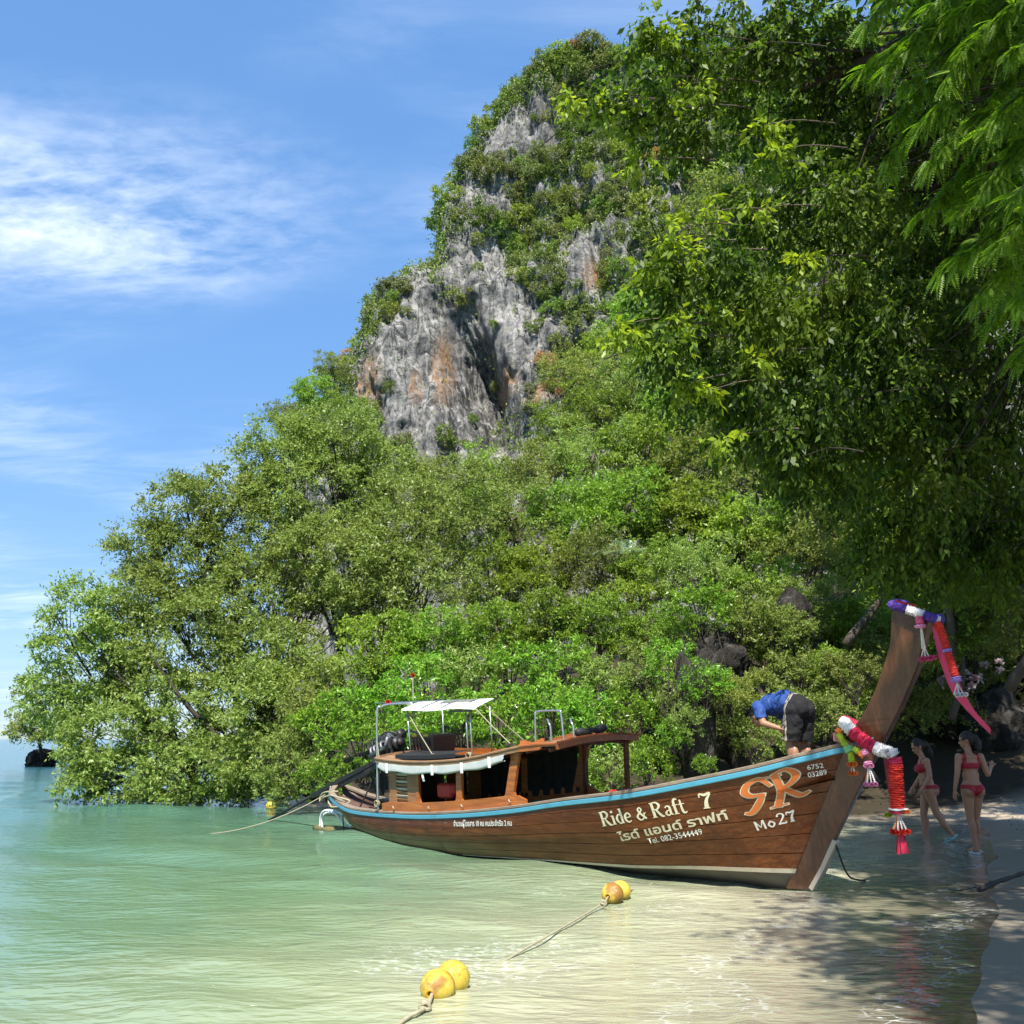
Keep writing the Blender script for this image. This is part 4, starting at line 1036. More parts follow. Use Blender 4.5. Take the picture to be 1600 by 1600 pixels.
# loose things on the boat
base = (1.62, 0, 1.33)
b = boat_thing('storage_crate', 'dark brown plastic crate with yellow clips on the cabin roof', 'crate', base)
m_crate = pm('brown_crate_plastic', (.085, .038, .024), .45, var=.25, scale=4, dirt=(.03, .02, .015), dirt_amt=.6)
S = [[Lc(1.62 + sx * a_, sy * b_, z) for sx, sy in ((-1, -1), (1, -1), (1, 1), (-1, 1))] for a_, b_, z in ((.27, .2, 1.34), (.31, .23, 1.65), (.33, .25, 1.65), (.33, .25, 1.69), (.31, .23, 1.69))]
build_at(MB().loft(np.array(S)), base, 'crate_body', m_crate, b)
for s in (1.76, 1.45): build_at(MB().box(Lc(s, .252, 1.68), (.13, .03, .04), ch=.008), base, 'clip', pm('yellow_plastic', (.65, .42, .03), .45), b)
build_at(MB().box(Lc(1.76, .228, 1.57), (.14, .02, .11), ch=.004), base, 'handle', m_blackf, b)
for s in (1.37, 1.46, 1.55): build_at(MB().box(Lc(s, .225, 1.51), (.018, .02, .28), ch=.004), base, 'rib', m_crate, b)
base = (2.2, .56, 1.36)
b = boat_thing('roof_mat', 'black rubber mat lying along the cabin roof edge', 'mat', base)
G = np.array([[Lc(s, w, rz(s) + .035 + .055 * (1 - (w / rw(s)) ** 2) + (.05 if w > .6 else .045)) for w in (.645, .64, .45, .2)] for s in np.linspace(1.45, 3.02, 14)])
lo = G.copy(); lo[:, 0, 2] -= .06
build_at(MB().grid(np.concatenate([lo[:, :1], G], 1)), base, 'mat_sheet', m_blackf, b)
base = (5.2, 0, 1.62)
b = boat_thing('black_bundle', 'rolled black cloth bundle on the front of the cabin roof', 'bundle', base)
P = [Lc(5.22, .25 - .55 * k / 7, 1.70 + .012 * math.sin(k * 2.1) + .035 * k / 7) for k in range(8)]
build_at(MB().tube(curve_pts(P, 18), .045 + .014 * np.sin(np.linspace(0, 9, 18)), 10), base, 'cloth_roll', m_blackf, b, True)
build_at(MB().box(Lc(5.23, -.28, 1.75), (.06, .10, .05), ch=.015), base, 'grey_tie', m_greym, b)
base = (2.6, .38, .75)
b = boat_thing('life_jacket', 'red folded life jacket in the cabin window', 'life jacket', base)
m_lj = pm('red_nylon', (.36, .025, .02), .6, var=.2)
build_at(MB().box(Lc(2.55, .47, .87), (.36, .14, .22), ch=.05), base, 'foam_panel', m_lj, b)
build_at(MB().box(Lc(2.72, .44, .90), (.14, .16, .16), ch=.05), base, 'foam_panel', m_lj, b)
for s, w, i in ((3.95, .35, 1), (5.05, -.5, 2), (5.3, -.35, 3), (6.05, -.2, 4)):
    base = (s, w, sheer_at(s)[1] - .1)
    b = boat_thing('life_jacket', ['red life jacket on the seat behind the slanted cabin post', 'red life jacket under the dark canopy post', 'red life jacket on the bench in front of the cabin', 'red life jacket lying on the forward thwart'][i - 1], 'life jacket', base, 'life jackets in the boat')
    build_at(MB().box(Lc(s, w, base[2] + .03), (.28, .18, .18), np.array([[.9, .3, .3], [-.3, .95, 0], [-.28, -.1, .95]]), .06), base, 'foam_panel', m_lj, b)
# mooring line from the stern, bow rope
P = [BM @ Vector(Lc(-1.42, .25, .60).tolist())] + [Vector(onz(*p).tolist()) for p in ((250, 1308),)]
p0 = np.array(P[0]); p1 = np.array(P[1]); q = []
for k in range(30):
    f = k / 29; v = p0 + (p1 - p0) * f; v[2] = .60 * max(0, 1 - f * 1.35) ** 1.9 + .018; q.append(v)
base0 = q[-1]
ro = thing('mooring_rope', 'pale mooring rope running from the stern into the water', 'rope', base0)
mb = MB().tube(q, .0085, 6); mb.V = [v - base0 for v in mb.V]; mb.build('rope_strand', m_rope, ro, True)
p0 = np.array(BM @ Vector(Lc(8.9, .03, .5).tolist())); p1 = onz(1357, 1373); q = curve_pts([p0, p0 * .7 + p1 * .3 + [0, 0, -.2], p0 * .35 + p1 * .65 + [0, 0, -.14], p1 + [0, 0, -.01]], 16)
ro = thing('bow_rope', 'thin black rope hanging from the stem into the shallows', 'rope', p1)
mb = MB().tube(q, .011, 6); mb.V = [v - p1 for v in mb.V]; mb.build('rope_strand', m_dkrope, ro, True)

# ------------------------------------------------------------------ garlands and scarves on the prow
def petal_mat(name, col): return pm(name, col, .65, var=.3, scale=45, bump=.3)
PC = {k: petal_mat(k + '_petals', v) for k, v in dict(white=(.72, .70, .70), pink=(.72, .12, .24), crimson=(.50, .02, .07), scarlet=(.62, .035, .02), orange=(.75, .20, .03), lime=(.38, .50, .03), mint=(.25, .60, .30), purple=(.10, .045, .30), lilac=(.36, .22, .55), rose=(.75, .30, .48), bead=(.70, .64, .52)).items()}
def frill(P, r, ridge=.022, seed=0, n=16, amp=.26):
    """string of flower heads: a tube of stacked frilly discs"""
    P = np.asarray(P, float); d = np.concatenate([[0], np.cumsum(np.linalg.norm(np.diff(P, axis=0), axis=1))])
    m = max(6, int(d[-1] / ridge) * 4 + 1); q = np.linspace(0, d[-1], m)
    Q = np.stack([np.interp(q, d, P[:, k]) for k in range(3)], 1)
    rr_ = r * (1 - amp * .5 + amp * np.abs(np.sin(np.pi * q / ridge)))
    rr_[0] *= .6; rr_[-1] *= .6
    g = np.random.default_rng(seed); b = MB().tube(Q, rr_, n); V = b.V[0]
    c = np.repeat(Q, n, 0); V[:] = c + (V - c) * (1 + g.uniform(-.16, .16, (len(V), 1))); return b
def strand_garland(name, label, base, secs, extra=None, group='flower garlands on the prow'):
    o = boat_thing(name, label, 'garland', base, group)
    for i, (P, r, col, nm) in enumerate(secs):
        build_at(frill(curve_pts([Lc(*p) for p in P], 30), r, seed=i), base, nm, PC[col], o)
    return o
def beads(o, base, top, n, length, spread, cols, r=.010):
    g = np.random.default_rng(len(o.name) + n)
    for k in range(n):
        a_ = 2 * math.pi * k / n; P0_ = Lc(*top); P1_ = P0_ + np.array([spread * math.cos(a_), spread * math.sin(a_), -length])
        P = np.linspace(P0_, P1_, 12); m = 12 * 4; q = np.linspace(0, 1, m)
        Q = np.stack([np.interp(q, np.linspace(0, 1, 12), P[:, j]) for j in range(3)], 1)
        build_at(MB().tube(Q, r * (.55 + .45 * np.abs(np.sin(q * math.pi * 9))), 7), base, 'bead_string', PC[cols[k % len(cols)]], o, True)
def flower_ring(o, base, c, r, n, col, fr=.03, name='flower'):
    for k in range(n):
        a_ = 2 * math.pi * k / n
        p = Lc(*c) + np.array([r * math.cos(a_), r * math.sin(a_), 0]) - Lc(*base)
        pompom(p, fr, name, PC[col], o, k)
def ribbons(o, base, top, n, length, spread, mat, w=.03, name='ribbon'):
    g = np.random.default_rng(9)
    for k in range(n):
        a_ = 2 * math.pi * k / n + g.uniform(-.2, .2); dx = np.array([math.cos(a_), math.sin(a_), 0]); t_ = np.array([-dx[1], dx[0], 0])
        G = []
        for f in np.linspace(0, 1, 9):
            p = Lc(*top) + dx * (.012 + spread * f ** .8) + np.array([0, 0, -length * f * g.uniform(.97, 1.03)])
            ww = w * (.6 + .5 * f); G.append([p - t_ * ww / 2, p + dx * .006 * math.sin(f * 12 + k), p + t_ * ww / 2])
        build_at(MB().grid(np.array(G)), base, name, mat, o, True)
m_satin = pm('red_satin', (.52, .02, .06), .45, var=.2, scale=10); m_pinkc = pm('pink_cloth', (.70, .055, .16), .55, var=.18, scale=6); m_maroon = pm('maroon_cloth', (.16, .008, .02), .6)
base = (9.76, .18, .55)
G1 = strand_garland('garland', 'thick red and white flower garland slung round the prow with a long hanging end', base, [
    ([(9.30, -.17, 1.66), (9.20, -.08, 1.76), (9.19, .04, 1.80), (9.235, .15, 1.80)], .048, 'crimson', 'flower_section'),
    ([(9.235, .15, 1.80), (9.30, .20, 1.755), (9.37, .215, 1.70)], .058, 'white', 'flower_section'),
    ([(9.37, .215, 1.70), (9.48, .22, 1.61), (9.60, .21, 1.535)], .062, 'crimson', 'flower_section'),
    ([(9.60, .21, 1.535), (9.68, .20, 1.50), (9.76, .18, 1.48), (9.79, .17, 1.44)], .060, 'white', 'flower_section'),
    ([(9.79, .17, 1.44), (9.79, .17, 1.36)], .062, 'crimson', 'flower_section'),
    ([(9.79, .17, 1.37), (9.78, .18, 1.15), (9.765, .18, .93)], .066, 'scarlet', 'flower_section'),
    ([(9.765, .18, .935), (9.764, .18, .905)], .082, 'white', 'flower_section'), ([(9.764, .18, .905), (9.763, .18, .875)], .078, 'crimson', 'flower_section')])
beads(G1, base, (9.763, .18, .88), 9, .17, .07, ['bead', 'white', 'orange', 'bead'])
flower_ring(G1, base, (9.763, .18, .70), .075, 9, 'scarlet', .032); flower_ring(G1, base, (9.66, .2, .86), .02, 3, 'lime', .025); flower_ring(G1, base, (9.86, .2, .90), .02, 2, 'orange', .025)
ribbons(G1, base, (9.763, .18, .76), 11, .27, .05, m_satin)
flower_ring(G1, base, (9.74, .20, 1.50), .035, 5, 'white', .036)
base = (9.34, .24, 1.30)
G2 = strand_garland('garland', 'short lime green and orange garland hanging beside the thick red one', base, [
    ([(9.22, .21, 1.73), (9.20, .22, 1.68)], .034, 'orange', 'flower_section'), ([(9.20, .22, 1.68), (9.25, .23, 1.60), (9.31, .24, 1.53)], .030, 'lime', 'flower_section'),
    ([(9.31, .24, 1.55), (9.335, .245, 1.49)], .050, 'mint', 'flower_section'), ([(9.335, .245, 1.49), (9.34, .245, 1.38)], .030, 'lime', 'flower_section'),
    ([(9.37, .24, 1.53), (9.44, .24, 1.49)], .030, 'lime', 'flower_section'), ([(9.44, .24, 1.49), (9.49, .24, 1.45)], .036, 'orange', 'flower_section')])
flower_ring(G2, base, (9.34, .245, 1.365), .03, 5, 'orange', .030); beads(G2, base, (9.34, .245, 1.36), 4, .08, .02, ['white', 'orange'], .008); flower_ring(G2, base, (9.34, .245, 1.27), .03, 5, 'orange', .026)
base = (9.53, .24, 1.15)
G3 = strand_garland('garland', 'small pink and white bead tassel hanging below the thick garland', base, [([(9.50, .24, 1.52), (9.52, .245, 1.46)], .042, 'rose', 'flower_section'), ([(9.525, .245, 1.40), (9.53, .245, 1.36)], .040, 'rose', 'flower_section')])
flower_ring(G3, base, (9.53, .245, 1.35), .03, 5, 'rose', .028); beads(G3, base, (9.53, .245, 1.36), 7, .18, .05, ['white', 'bead', 'purple', 'white', 'orange'], .009); flower_ring(G3, base, (9.53, .245, 1.165), .055, 7, 'rose', .026)
base = (9.72, .17, 1.1)
o = boat_thing('sash', 'dark maroon cloth sash tied under the prow garland', 'sash', base)
G = np.array([[Lc(9.66 + .02 * f, .18, 1.50 - .42 * f), Lc(9.72 + .01 * f, .20, 1.50 - .44 * f), Lc(9.75 + .01 * f, .15, 1.48 - .42 * f)] for f in np.linspace(0, 1, 8)])
build_at(MB().grid(G), base, 'cloth', m_maroon, o, True)
base = (9.28, .19, 1.6)
o = boat_thing('sash', 'faded pink cloth wrapped round the stem at deck level', 'sash', base)
S = []
for f in np.linspace(0, 1, 14):
    s_ = 9.12 + .40 * f; z_ = 1.66 - .20 * f
    S.append([Lc(s_, .205 - .06 * f, z_ + dz + .01 * math.sin(9 * f)) for dz in (-.06, -.03, 0, .03)])
build_at(MB().grid(np.array(S)), base, 'cloth', pm('faded_pink_cloth', (.50, .20, .16), .7), o, True)
# garland on the very top, with tassel, streamer strand and scarf
base = (10.2, .12, 2.9)
top_path = [(9.94, .0, 3.0), (9.945, .15, 2.985), (10.08, .14, 2.93)]
G4 = strand_garland('garland', 'purple and white flower garland edging the top of the prow', base, [
    ([(9.935, -.14, 2.99), (9.93, .0, 3.0), (9.94, .145, 2.985), (10.03, .145, 2.95), (10.09, .138, 2.925)], .040, 'purple', 'flower_section'),
    ([(10.09, .138, 2.925), (10.18, .12, 2.885), (10.25, .10, 2.85)], .044, 'white', 'flower_section'),
    ([(10.25, .10, 2.85), (10.32, .07, 2.815), (10.345, .0, 2.80), (10.32, -.07, 2.81)], .046, 'purple', 'flower_section'),
    ([(10.34, .05, 2.80), (10.37, .02, 2.785)], .045, 'white', 'flower_section'), ([(9.96, .10, 3.02), (10.16, .06, 2.95)], .014, 'scarlet', 'flower_section')])
base = (10.25, .14, 2.35)
G5 = strand_garland('garland', 'pink flower tassel with pale beads hanging from the prow top', base, [([(10.21, .13, 2.84), (10.22, .14, 2.76)], .036, 'pink', 'flower_section'), ([(10.22, .14, 2.76), (10.22, .14, 2.72)], .052, 'rose', 'flower_section')])
beads(G5, base, (10.225, .14, 2.73), 3, .22, .012, ['bead', 'white'], .013); beads(G5, base, (10.23, .14, 2.53), 6, .11, .045, ['bead'], .008); flower_ring(G5, base, (10.235, .14, 2.41), .05, 7, 'pink', .03); flower_ring(G5, base, (10.30, .12, 2.42), .03, 3, 'pink', .026)
base = (10.5, .04, 2.1)
G6 = strand_garland('garland', 'long red flower strand with lilac rings streaming from the prow top', base, [
    ([(10.36, .06, 2.77), (10.40, .06, 2.64), (10.425, .06, 2.50)], .036, 'scarlet', 'flower_section'), ([(10.425, .06, 2.50), (10.43, .06, 2.46)], .044, 'lilac', 'flower_section'),
    ([(10.43, .06, 2.46), (10.455, .06, 2.35), (10.475, .06, 2.22)], .036, 'scarlet', 'flower_section'), ([(10.475, .06, 2.22), (10.485, .06, 2.16)], .046, 'lilac', 'flower_section')])
beads(G6, base, (10.49, .06, 2.16), 6, .12, .05, ['bead', 'white'], .008); flower_ring(G6, base, (10.515, .06, 2.04), .045, 6, 'white', .026)
base = (10.6, .02, 1.7)
o = boat_thing('scarf', 'long pink scarf trailing down in the wind from the prow top', 'scarf', base)
cp = curve_pts([Lc(10.32, .05, 2.74), Lc(10.36, .05, 2.52), Lc(10.40, .04, 2.34), Lc(10.45, .03, 2.12), Lc(10.52, .02, 1.97), Lc(10.62, .02, 1.82), Lc(10.73, .0, 1.68)], 34)
G = []
for i, p in enumerate(cp):
    f = i / 33; tw = .4 + 1.0 * f; wd_ = (.035 + .05 * np.sin(min(1, f * 1.25) * math.pi) + .02 * f)
    e = np.array([math.cos(tw) * .9, -.35, math.sin(tw) * .35]); e = unit(e)
    G.append([p - e * wd_, p - e * wd_ * .4 + [0, -.012, .0], p + e * wd_ * .3 + [0, .012, 0], p + e * wd_])
build_at(MB().grid(np.array(G)), base, 'cloth', m_pinkc, o, True)

# ------------------------------------------------------------------ yellow floats on their line
t = NT('worn_yellow_float'); o_ = t.co(); rnd = t.n('ObjectInfo').outputs['Random']
off = t.n('VectorMath', operation='ADD'); t.set(off.inputs[0], o_); cx = t.n('CombineXYZ'); t.set(cx.inputs[0], t.math('MULTIPLY', rnd, 20.)); t.set(off.inputs[1], cx.outputs[0])
n1 = t.noise(off.outputs[0], 9, 6, .65); n2 = t.noise(off.outputs[0], 3.2, 4, .6); zz_ = t.n('SeparateXYZ'); t.set(zz_.inputs[0], t.n('NewGeometry').outputs['Position'])
c = t.mix(t.rng(n1, .35, .65), (.42, .28, .025), (.56, .42, .06)); c = t.mix(t.rng(n2, .50, .62, 0, .8), c, (.22, .085, .02)); c = t.mix(t.rng(t.noise(off.outputs[0], 26, 6, .75), .57, .64, 0, .7), c, (.09, .085, .035)); c = t.mix(t.rng(t.noise(off.outputs[0], 16, 5, .7), .54, .66, 0, .6), c, (.36, .32, .20))
c = t.mix(t.rng(t.math('ADD', zz_.outputs[2], t.math('MULTIPLY', n1, .12)), .115, .03, 0, .85), c, (.06, .052, .02))
m_buoy = t.done(t.bsdf(c, .55, 0, .4, t.bump(n1, .2, .01)))
m_rim = pm('orange_yellow_rim', (.45, .22, .006), .5, var=.2, scale=20)
def float_buoy(c, axis, r, label):
    o = thing('float_buoy', label, 'buoy', c, 'yellow floats on the mooring line')
    x = unit(axis); y = unit(np.cross([0, 0, 1], x)); z = np.cross(x, y); R = np.stack([x, y, z], 1)
    th = np.linspace(0, 2 * np.pi, 28, endpoint=False)
    def lathe(prof):
        G = np.array([[[a_, b_ * math.cos(q), b_ * math.sin(q)] for q in th] for a_, b_ in prof]) @ R.T
        return MB().grid(G, True)
    ph = np.linspace(math.radians(16), math.radians(164), 26)
    prof = [(-r * math.cos(p), r * math.sin(p) * (1 + (.018 if abs(p - math.pi / 2) < .07 else 0))) for p in ph]
    lathe(prof).build('shell', m_buoy, o, True)
    for sg in (-1, 1):
        pr = [(sg * r * .955, r * .285), (sg * r * .985, r * .25), (sg * r * .96, r * .19), (sg * r * .80, r * .15), (sg * r * .3, r * .13)]
        lathe(pr if sg > 0 else pr[::-1]).build('rope_hole', m_rim, o, True)
    return o
def rope_obj(label, pts, r=.011, mat=None, knots=()):
    pts = np.asarray(pts, float); b0 = pts[0]
    o = thing('float_rope', label, 'rope', b0, 'ropes between the floats')
    mb = MB(); Q = curve_pts(pts, 14 * len(pts)); d = np.linspace(0, 1, len(Q))
    mb.tube(Q - b0, r, 8); mb.build('rope_strand', mat or m_rope, o, True)
    for k, rk in knots:
        p = np.asarray(k) - b0; g = MB()
        for a_ in range(3):
            th = np.linspace(0, 2 * np.pi, 14); ax_ = unit(np.random.default_rng(a_).normal(size=3)); e1 = unit(np.cross(ax_, [.3, .5, .8])); e2 = np.cross(ax_, e1)
            g.tube([p + rk * (math.cos(q) * e1 + math.sin(q) * e2) for q in th], r * .85, 6)
        g.build('rope_knot', mat or m_rope, o)
    return o
ra = .112
A1 = onz(684, 1543, .062); A2 = onz(712, 1527, .070); D1 = unit(A2 - A1) ; A2 = A1 + D1 * (2 * ra * .99) + [0, 0, .004]
Bq1 = onz(957, 1397, .068); Bq2 = onz(976, 1389, .06); D2 = unit((Bq2 - Bq1) * [1, 1, .3] + [0.05, 0.0, 0]); Bq2 = Bq1 + D2 * (2 * ra * .97)
tilt = np.array([0, 0, .22])
float_buoy(A1, -D1 * [1, 1, 0] - tilt * 1.0, ra, 'rust-stained yellow float, the largest and lowest in view')
float_buoy(A2, D1, ra, 'orange-stained yellow float touching the rust-stained one')
float_buoy(Bq1, -D2 * [1, 1, 0] + [-.25, -.25, -.18], ra, 'bright yellow float with an open rope hole beside the hull')
float_buoy(Bq2, D2, ra * .96, 'pale mossy float pressed against the bright yellow one')
Cq = onz(424, 1260, .06); float_buoy(Cq, (1, .3, 0), .13, 'lone yellow float under the overhanging mangrove branches')
r1 = Bq1 + unit(-D2 * [1, 1, 0] + [-.25, -.25, -.18]) * ra * .8
rope_obj('pale rope sagging from the bright yellow float into the foam', [r1, onz(940, 1413, .03), onz(900, 1437, .035), onz(862, 1459, .035), onz(832, 1476, .025), onz(808, 1490, .012), onz(780, 1506, -.012), onz(752, 1520, -.03)], .0085, None, [(onz(943, 1411, .05), .03)])
rope_obj('short rope stub knotted behind the orange-stained float', [A2 + D1 * ra * .8, A2 + D1 * (ra + .05) + [0, 0, -.01], A2 + D1 * (ra + .13) + [0, 0, -.045]], .017)
r0 = A1 + unit(-D1 * [1, 1, 0] - tilt) * ra * .7
rope_obj('thick knotted rope trailing from the rust-stained float', [r0, onz(668, 1572, .03), onz(652, 1582, .03), onz(640, 1588, .02), onz(618, 1606, .0), onz(590, 1640, -.02)], .0125, None, [(onz(664, 1573, .035), .032)])
rope_obj('thin rope from the mossy float towards the hull', [Bq2 + D2 * ra * .8, Bq2 + D2 * .28 + [0, 0, -.02], onz(1022, 1380, .0)], .008)

# ------------------------------------------------------------------ people
def capsule_d(V, p0, p1, r0, r1):
    d = p1 - p0; t_ = np.clip(((V - p0) @ d) / max(d @ d, 1e-9), 0, 1)
    return np.linalg.norm(V - p0 - t_[:, None] * d, axis=1) - (r0 + (r1 - r0) * t_), t_
class Body:
    def __init__(s): s.parts = []
    def cap(s, tg, p0, p1, r0, r1): s.parts.append((tg, 'c', np.array(p0, float), np.array(p1, float), r0, r1)); return s
    def ell(s, tg, c, r, R=None): s.parts.append((tg, 'e', np.array(c, float), np.array(r, float), R, 0)); return s
    def chain(s, tg, P, r):
        for i in range(len(P) - 1): s.cap(tg, P[i], P[i + 1], r[i], r[i + 1])
        return s
    def hand(s, tg, wrist, dirv, palm_n, curl=.35, sc=1.0, side=1):
        d = unit(dirv); n = unit(np.asarray(palm_n, float) - d * np.dot(palm_n, d)); w = np.cross(n, d) * side
        wrist = np.asarray(wrist, float)
        s.ell(tg, wrist + d * .045 * sc, (.048 * sc, .036 * sc, .017 * sc), np.stack([d, w, n], 1))
        for k, (o, L) in enumerate(((-.027, .062), (-.009, .072), (.010, .068), (.028, .052))):
            a = wrist + d * .085 * sc + w * o * sc; m = a + (d * math.cos(curl * .6) + n * math.sin(curl * .6)) * L * .5 * sc
            e = m + (d * math.cos(curl * 1.8) + n * math.sin(curl * 1.8)) * L * .5 * sc
            s.chain(tg, [a, m, e], [.0092 * sc, .0085 * sc, .0072 * sc])
        a = wrist + d * .02 * sc - w * .028 * sc; m = a + (d * .7 - w * .7 + n * .2) * .035 * sc; e = m + (d * .9 - w * .2 + n * .35) * .032 * sc
        s.chain(tg, [a, m, e], [.0115 * sc, .0105 * sc, .0085 * sc]); return s
    def mesh(s, voxel=.009, smooth=5):
        mb = MB()
        for tg, k, a, b, c_, d_ in s.parts:
            if k == 'e': mb.ellip(a, b, c_, 20, 13)
            else:
                dv_ = b - a; L = max(np.linalg.norm(dv_), 1e-4); u = dv_ / L; h = np.linspace(-math.pi / 2, math.pi / 2, 11)
                P, rr_ = [], []
                for q in h[:5]: P.append(a + u * c_ * math.sin(q)); rr_.append(max(c_ * math.cos(q), 1e-4))
                P.append(a); rr_.append(c_)
                for f in (.33, .66): P.append(a + dv_ * f); rr_.append(c_ + (d_ - c_) * f)
                P.append(b); rr_.append(d_)
                for q in h[6:]: P.append(b + u * d_ * math.sin(q)); rr_.append(max(d_ * math.cos(q), 1e-4))
                P = np.array(P); ref = np.array([0, 0, 1.]) if abs(u[2]) < .9 else np.array([1., 0, 0]); e1 = unit(np.cross(u, ref)); e2 = np.cross(u, e1)
                th = np.linspace(0, 2 * np.pi, 14, endpoint=False)
                G = P[:, None] + np.array(rr_)[:, None, None] * (np.cos(th)[None, :, None] * e1 + np.sin(th)[None, :, None] * e2)
                n = 14; m = len(P)
                F = [(i * n + j, i * n + (j + 1) % n, (i + 1) * n + (j + 1) % n, (i + 1) * n + j) for i in range(m - 1) for j in range(n)] + [tuple(range(n - 1, -1, -1)), tuple((m - 1) * n + j for j in range(n))]
                mb.add(G.reshape(-1, 3), F)
        me = raw_mesh('body_raw', np.concatenate(mb.V), mb.F)
        ob = bpy.data.objects.new('body_raw', me); COL.objects.link(ob)
        r_ = ob.modifiers.new('r', 'REMESH'); r_.mode = 'VOXEL'; r_.voxel_size = voxel
        sm_ = ob.modifiers.new('s', 'SMOOTH'); sm_.factor = .5; sm_.iterations = smooth
        out = bpy.data.meshes.new_from_object(ob.evaluated_get(bpy.context.evaluated_depsgraph_get()))
        bpy.data.objects.remove(ob)
        out.polygons.foreach_set('use_smooth', np.ones(len(out.polygons), bool))
        return out
    def classify(s, V):
        best = np.full(len(V), 1e9); lab = np.zeros(len(V), int); par = np.zeros(len(V)); tags = sorted({p[0] for p in s.parts})
        for tg, k, a, b, c_, d_ in s.parts:
            if k == 'e':
                q = V - a; q = q @ c_ if c_ is not None else q; dd_ = (np.linalg.norm(q / b, axis=1) - 1) * min(b); t_ = np.zeros(len(V))
            else: dd_, t_ = capsule_d(V, a, b, c_, d_)
            m = dd_ < best; best[m] = dd_[m]; lab[m] = tags.index(tg); par[m] = t_[m]
        return np.array(tags)[lab], par
def mesh_arrays(me):
    n = len(me.vertices); co = np.empty(n * 3, np.float32); me.vertices.foreach_get('co', co); no = np.empty(n * 3, np.float32); me.vertices.foreach_get('normal', no)
    return co.reshape(-1, 3).astype(float), no.reshape(-1, 3).astype(float), [tuple(p.vertices) for p in me.polygons]
def garment(me, mask, off, name, mat, parent, wob=0.0):
    co, no, F = mesh_arrays(me); fs = [f for f in F if all(mask[i] for i in f)]
    if not fs: return None
    ids = sorted({i for f in fs for i in f}); mp = {v: k for k, v in enumerate(ids)}
    o_ = off[ids][:, None] if isinstance(off, np.ndarray) else off
    V = co[ids] + no[ids] * o_
    if wob: V += no[ids] * (wob * fbm(V * 14, 3)[:, None])
    nn = len(ids); W = V - no[ids] * .006
    F2 = [[mp[i] for i in f] for f in fs]
    # edge thickness at the hems
    cnt = {}
    for f in F2:
        for a_, b_ in zip(f, f[1:] + f[:1]): cnt[(a_, b_)] = 1
    rim = [(b_, a_, a_ + nn, b_ + nn) for (a_, b_) in cnt if (b_, a_) not in cnt]
    me2 = raw_mesh(name, np.concatenate([V, W]), F2 + rim, True)
    return link(name, me2, parent, mat)
def skin_mat(name, col):
    t = NT(name); o = t.co(); n = t.noise(o, 7, 4, .6)
    b = t.n('BsdfPrincipled'); t.set(b.inputs['Base Color'], t.mix(n, tuple(x * .85 for x in col), tuple(x * 1.12 for x in col))); b.inputs['Roughness'].default_value = .48
    b.inputs['Subsurface Weight'].default_value = .12; b.inputs['Subsurface Radius'].default_value = (.02, .008, .005)
    return t.done(b.outputs[0])
m_skin = skin_mat('tanned_skin', (.46, .205, .105)); m_skin2 = skin_mat('sun_browned_skin', (.30, .15, .085))
m_hair = pm('dark_brown_hair', (.035, .02, .013), .45, var=.4, scale=30, bump=.5); m_hairb = pm('black_hair', (.012, .010, .009), .4, var=.4, scale=30, bump=.5)
m_bik = pm('red_swimwear', (.42, .014, .024), .55, var=.12, scale=20); m_eye = pm('dark_eye', (.02, .012, .01), .2); m_lip = pm('lips', (.38, .11, .09), .5)
def rotz(a): return np.array([[math.cos(a), -math.sin(a), 0], [math.sin(a), math.cos(a), 0], [0, 0, 1.]])
def add_head(b, c, yaw, pitch, sc=1.0):
    """c: head centre; returns head rotation"""
    Rp = np.array([[math.cos(pitch), 0, math.sin(pitch)], [0, 1, 0], [-math.sin(pitch), 0, math.cos(pitch)]]); R = rotz(yaw) @ Rp; c = np.asarray(c, float)
    f = lambda x, y, z: c + R @ (np.array([x, y, z]) * sc)
    b.ell('head', f(-.012, 0, .022), (.094 * sc, .074 * sc, .094 * sc), R).ell('head', f(.022, 0, -.03), (.066 * sc, .058 * sc, .085 * sc), R).ell('head', f(.05, 0, -.095), (.026 * sc, .03 * sc, .022 * sc), R)
    b.cap('head', f(.083, 0, .012), f(.103, 0, -.026), .009 * sc, .0135 * sc).ell('head', f(.078, 0, -.066), (.016 * sc, .026 * sc, .012 * sc), R)
    b.ell('head', f(.072, .03, .028), (.018 * sc, .022 * sc, .008 * sc), R).ell('head', f(.072, -.03, .028), (.018 * sc, .022 * sc, .008 * sc), R)
    for sy in (1, -1): b.ell('head', f(-.012, sy * .076, -.012), (.022 * sc, .009 * sc, .033 * sc), R)
    return R, f
def face_bits(f, R, par, sc=1.0):
    for sy in (1, -1): MB().ellip(f(.082, sy * .030, .012), (.008 * sc, .013 * sc, .007 * sc), R, 10, 6).build('eye', m_eye, par, True)
    MB().ellip(f(.094, 0, -.066), (.006 * sc, .023 * sc, .0085 * sc), R, 10, 6).build('lips', m_lip, par, True)
def hair_mesh(elems, name, mat, par, seed=0):
    hb = Body()
    for e in elems:
        if e[0] == 'e': hb.ell('h', *e[1:])
        else: hb.chain('h', e[1], e[2])
    me = hb.mesh(.009, 4); co, no, F = mesh_arrays(me); co += no * (.006 * np.sin(fbm(co * np.array([40, 40, 9.]), 2) * 9))[:, None]
    me.vertices.foreach_set('co', co.astype(np.float32).ravel()); me.update(); return link(name, me, par, mat)
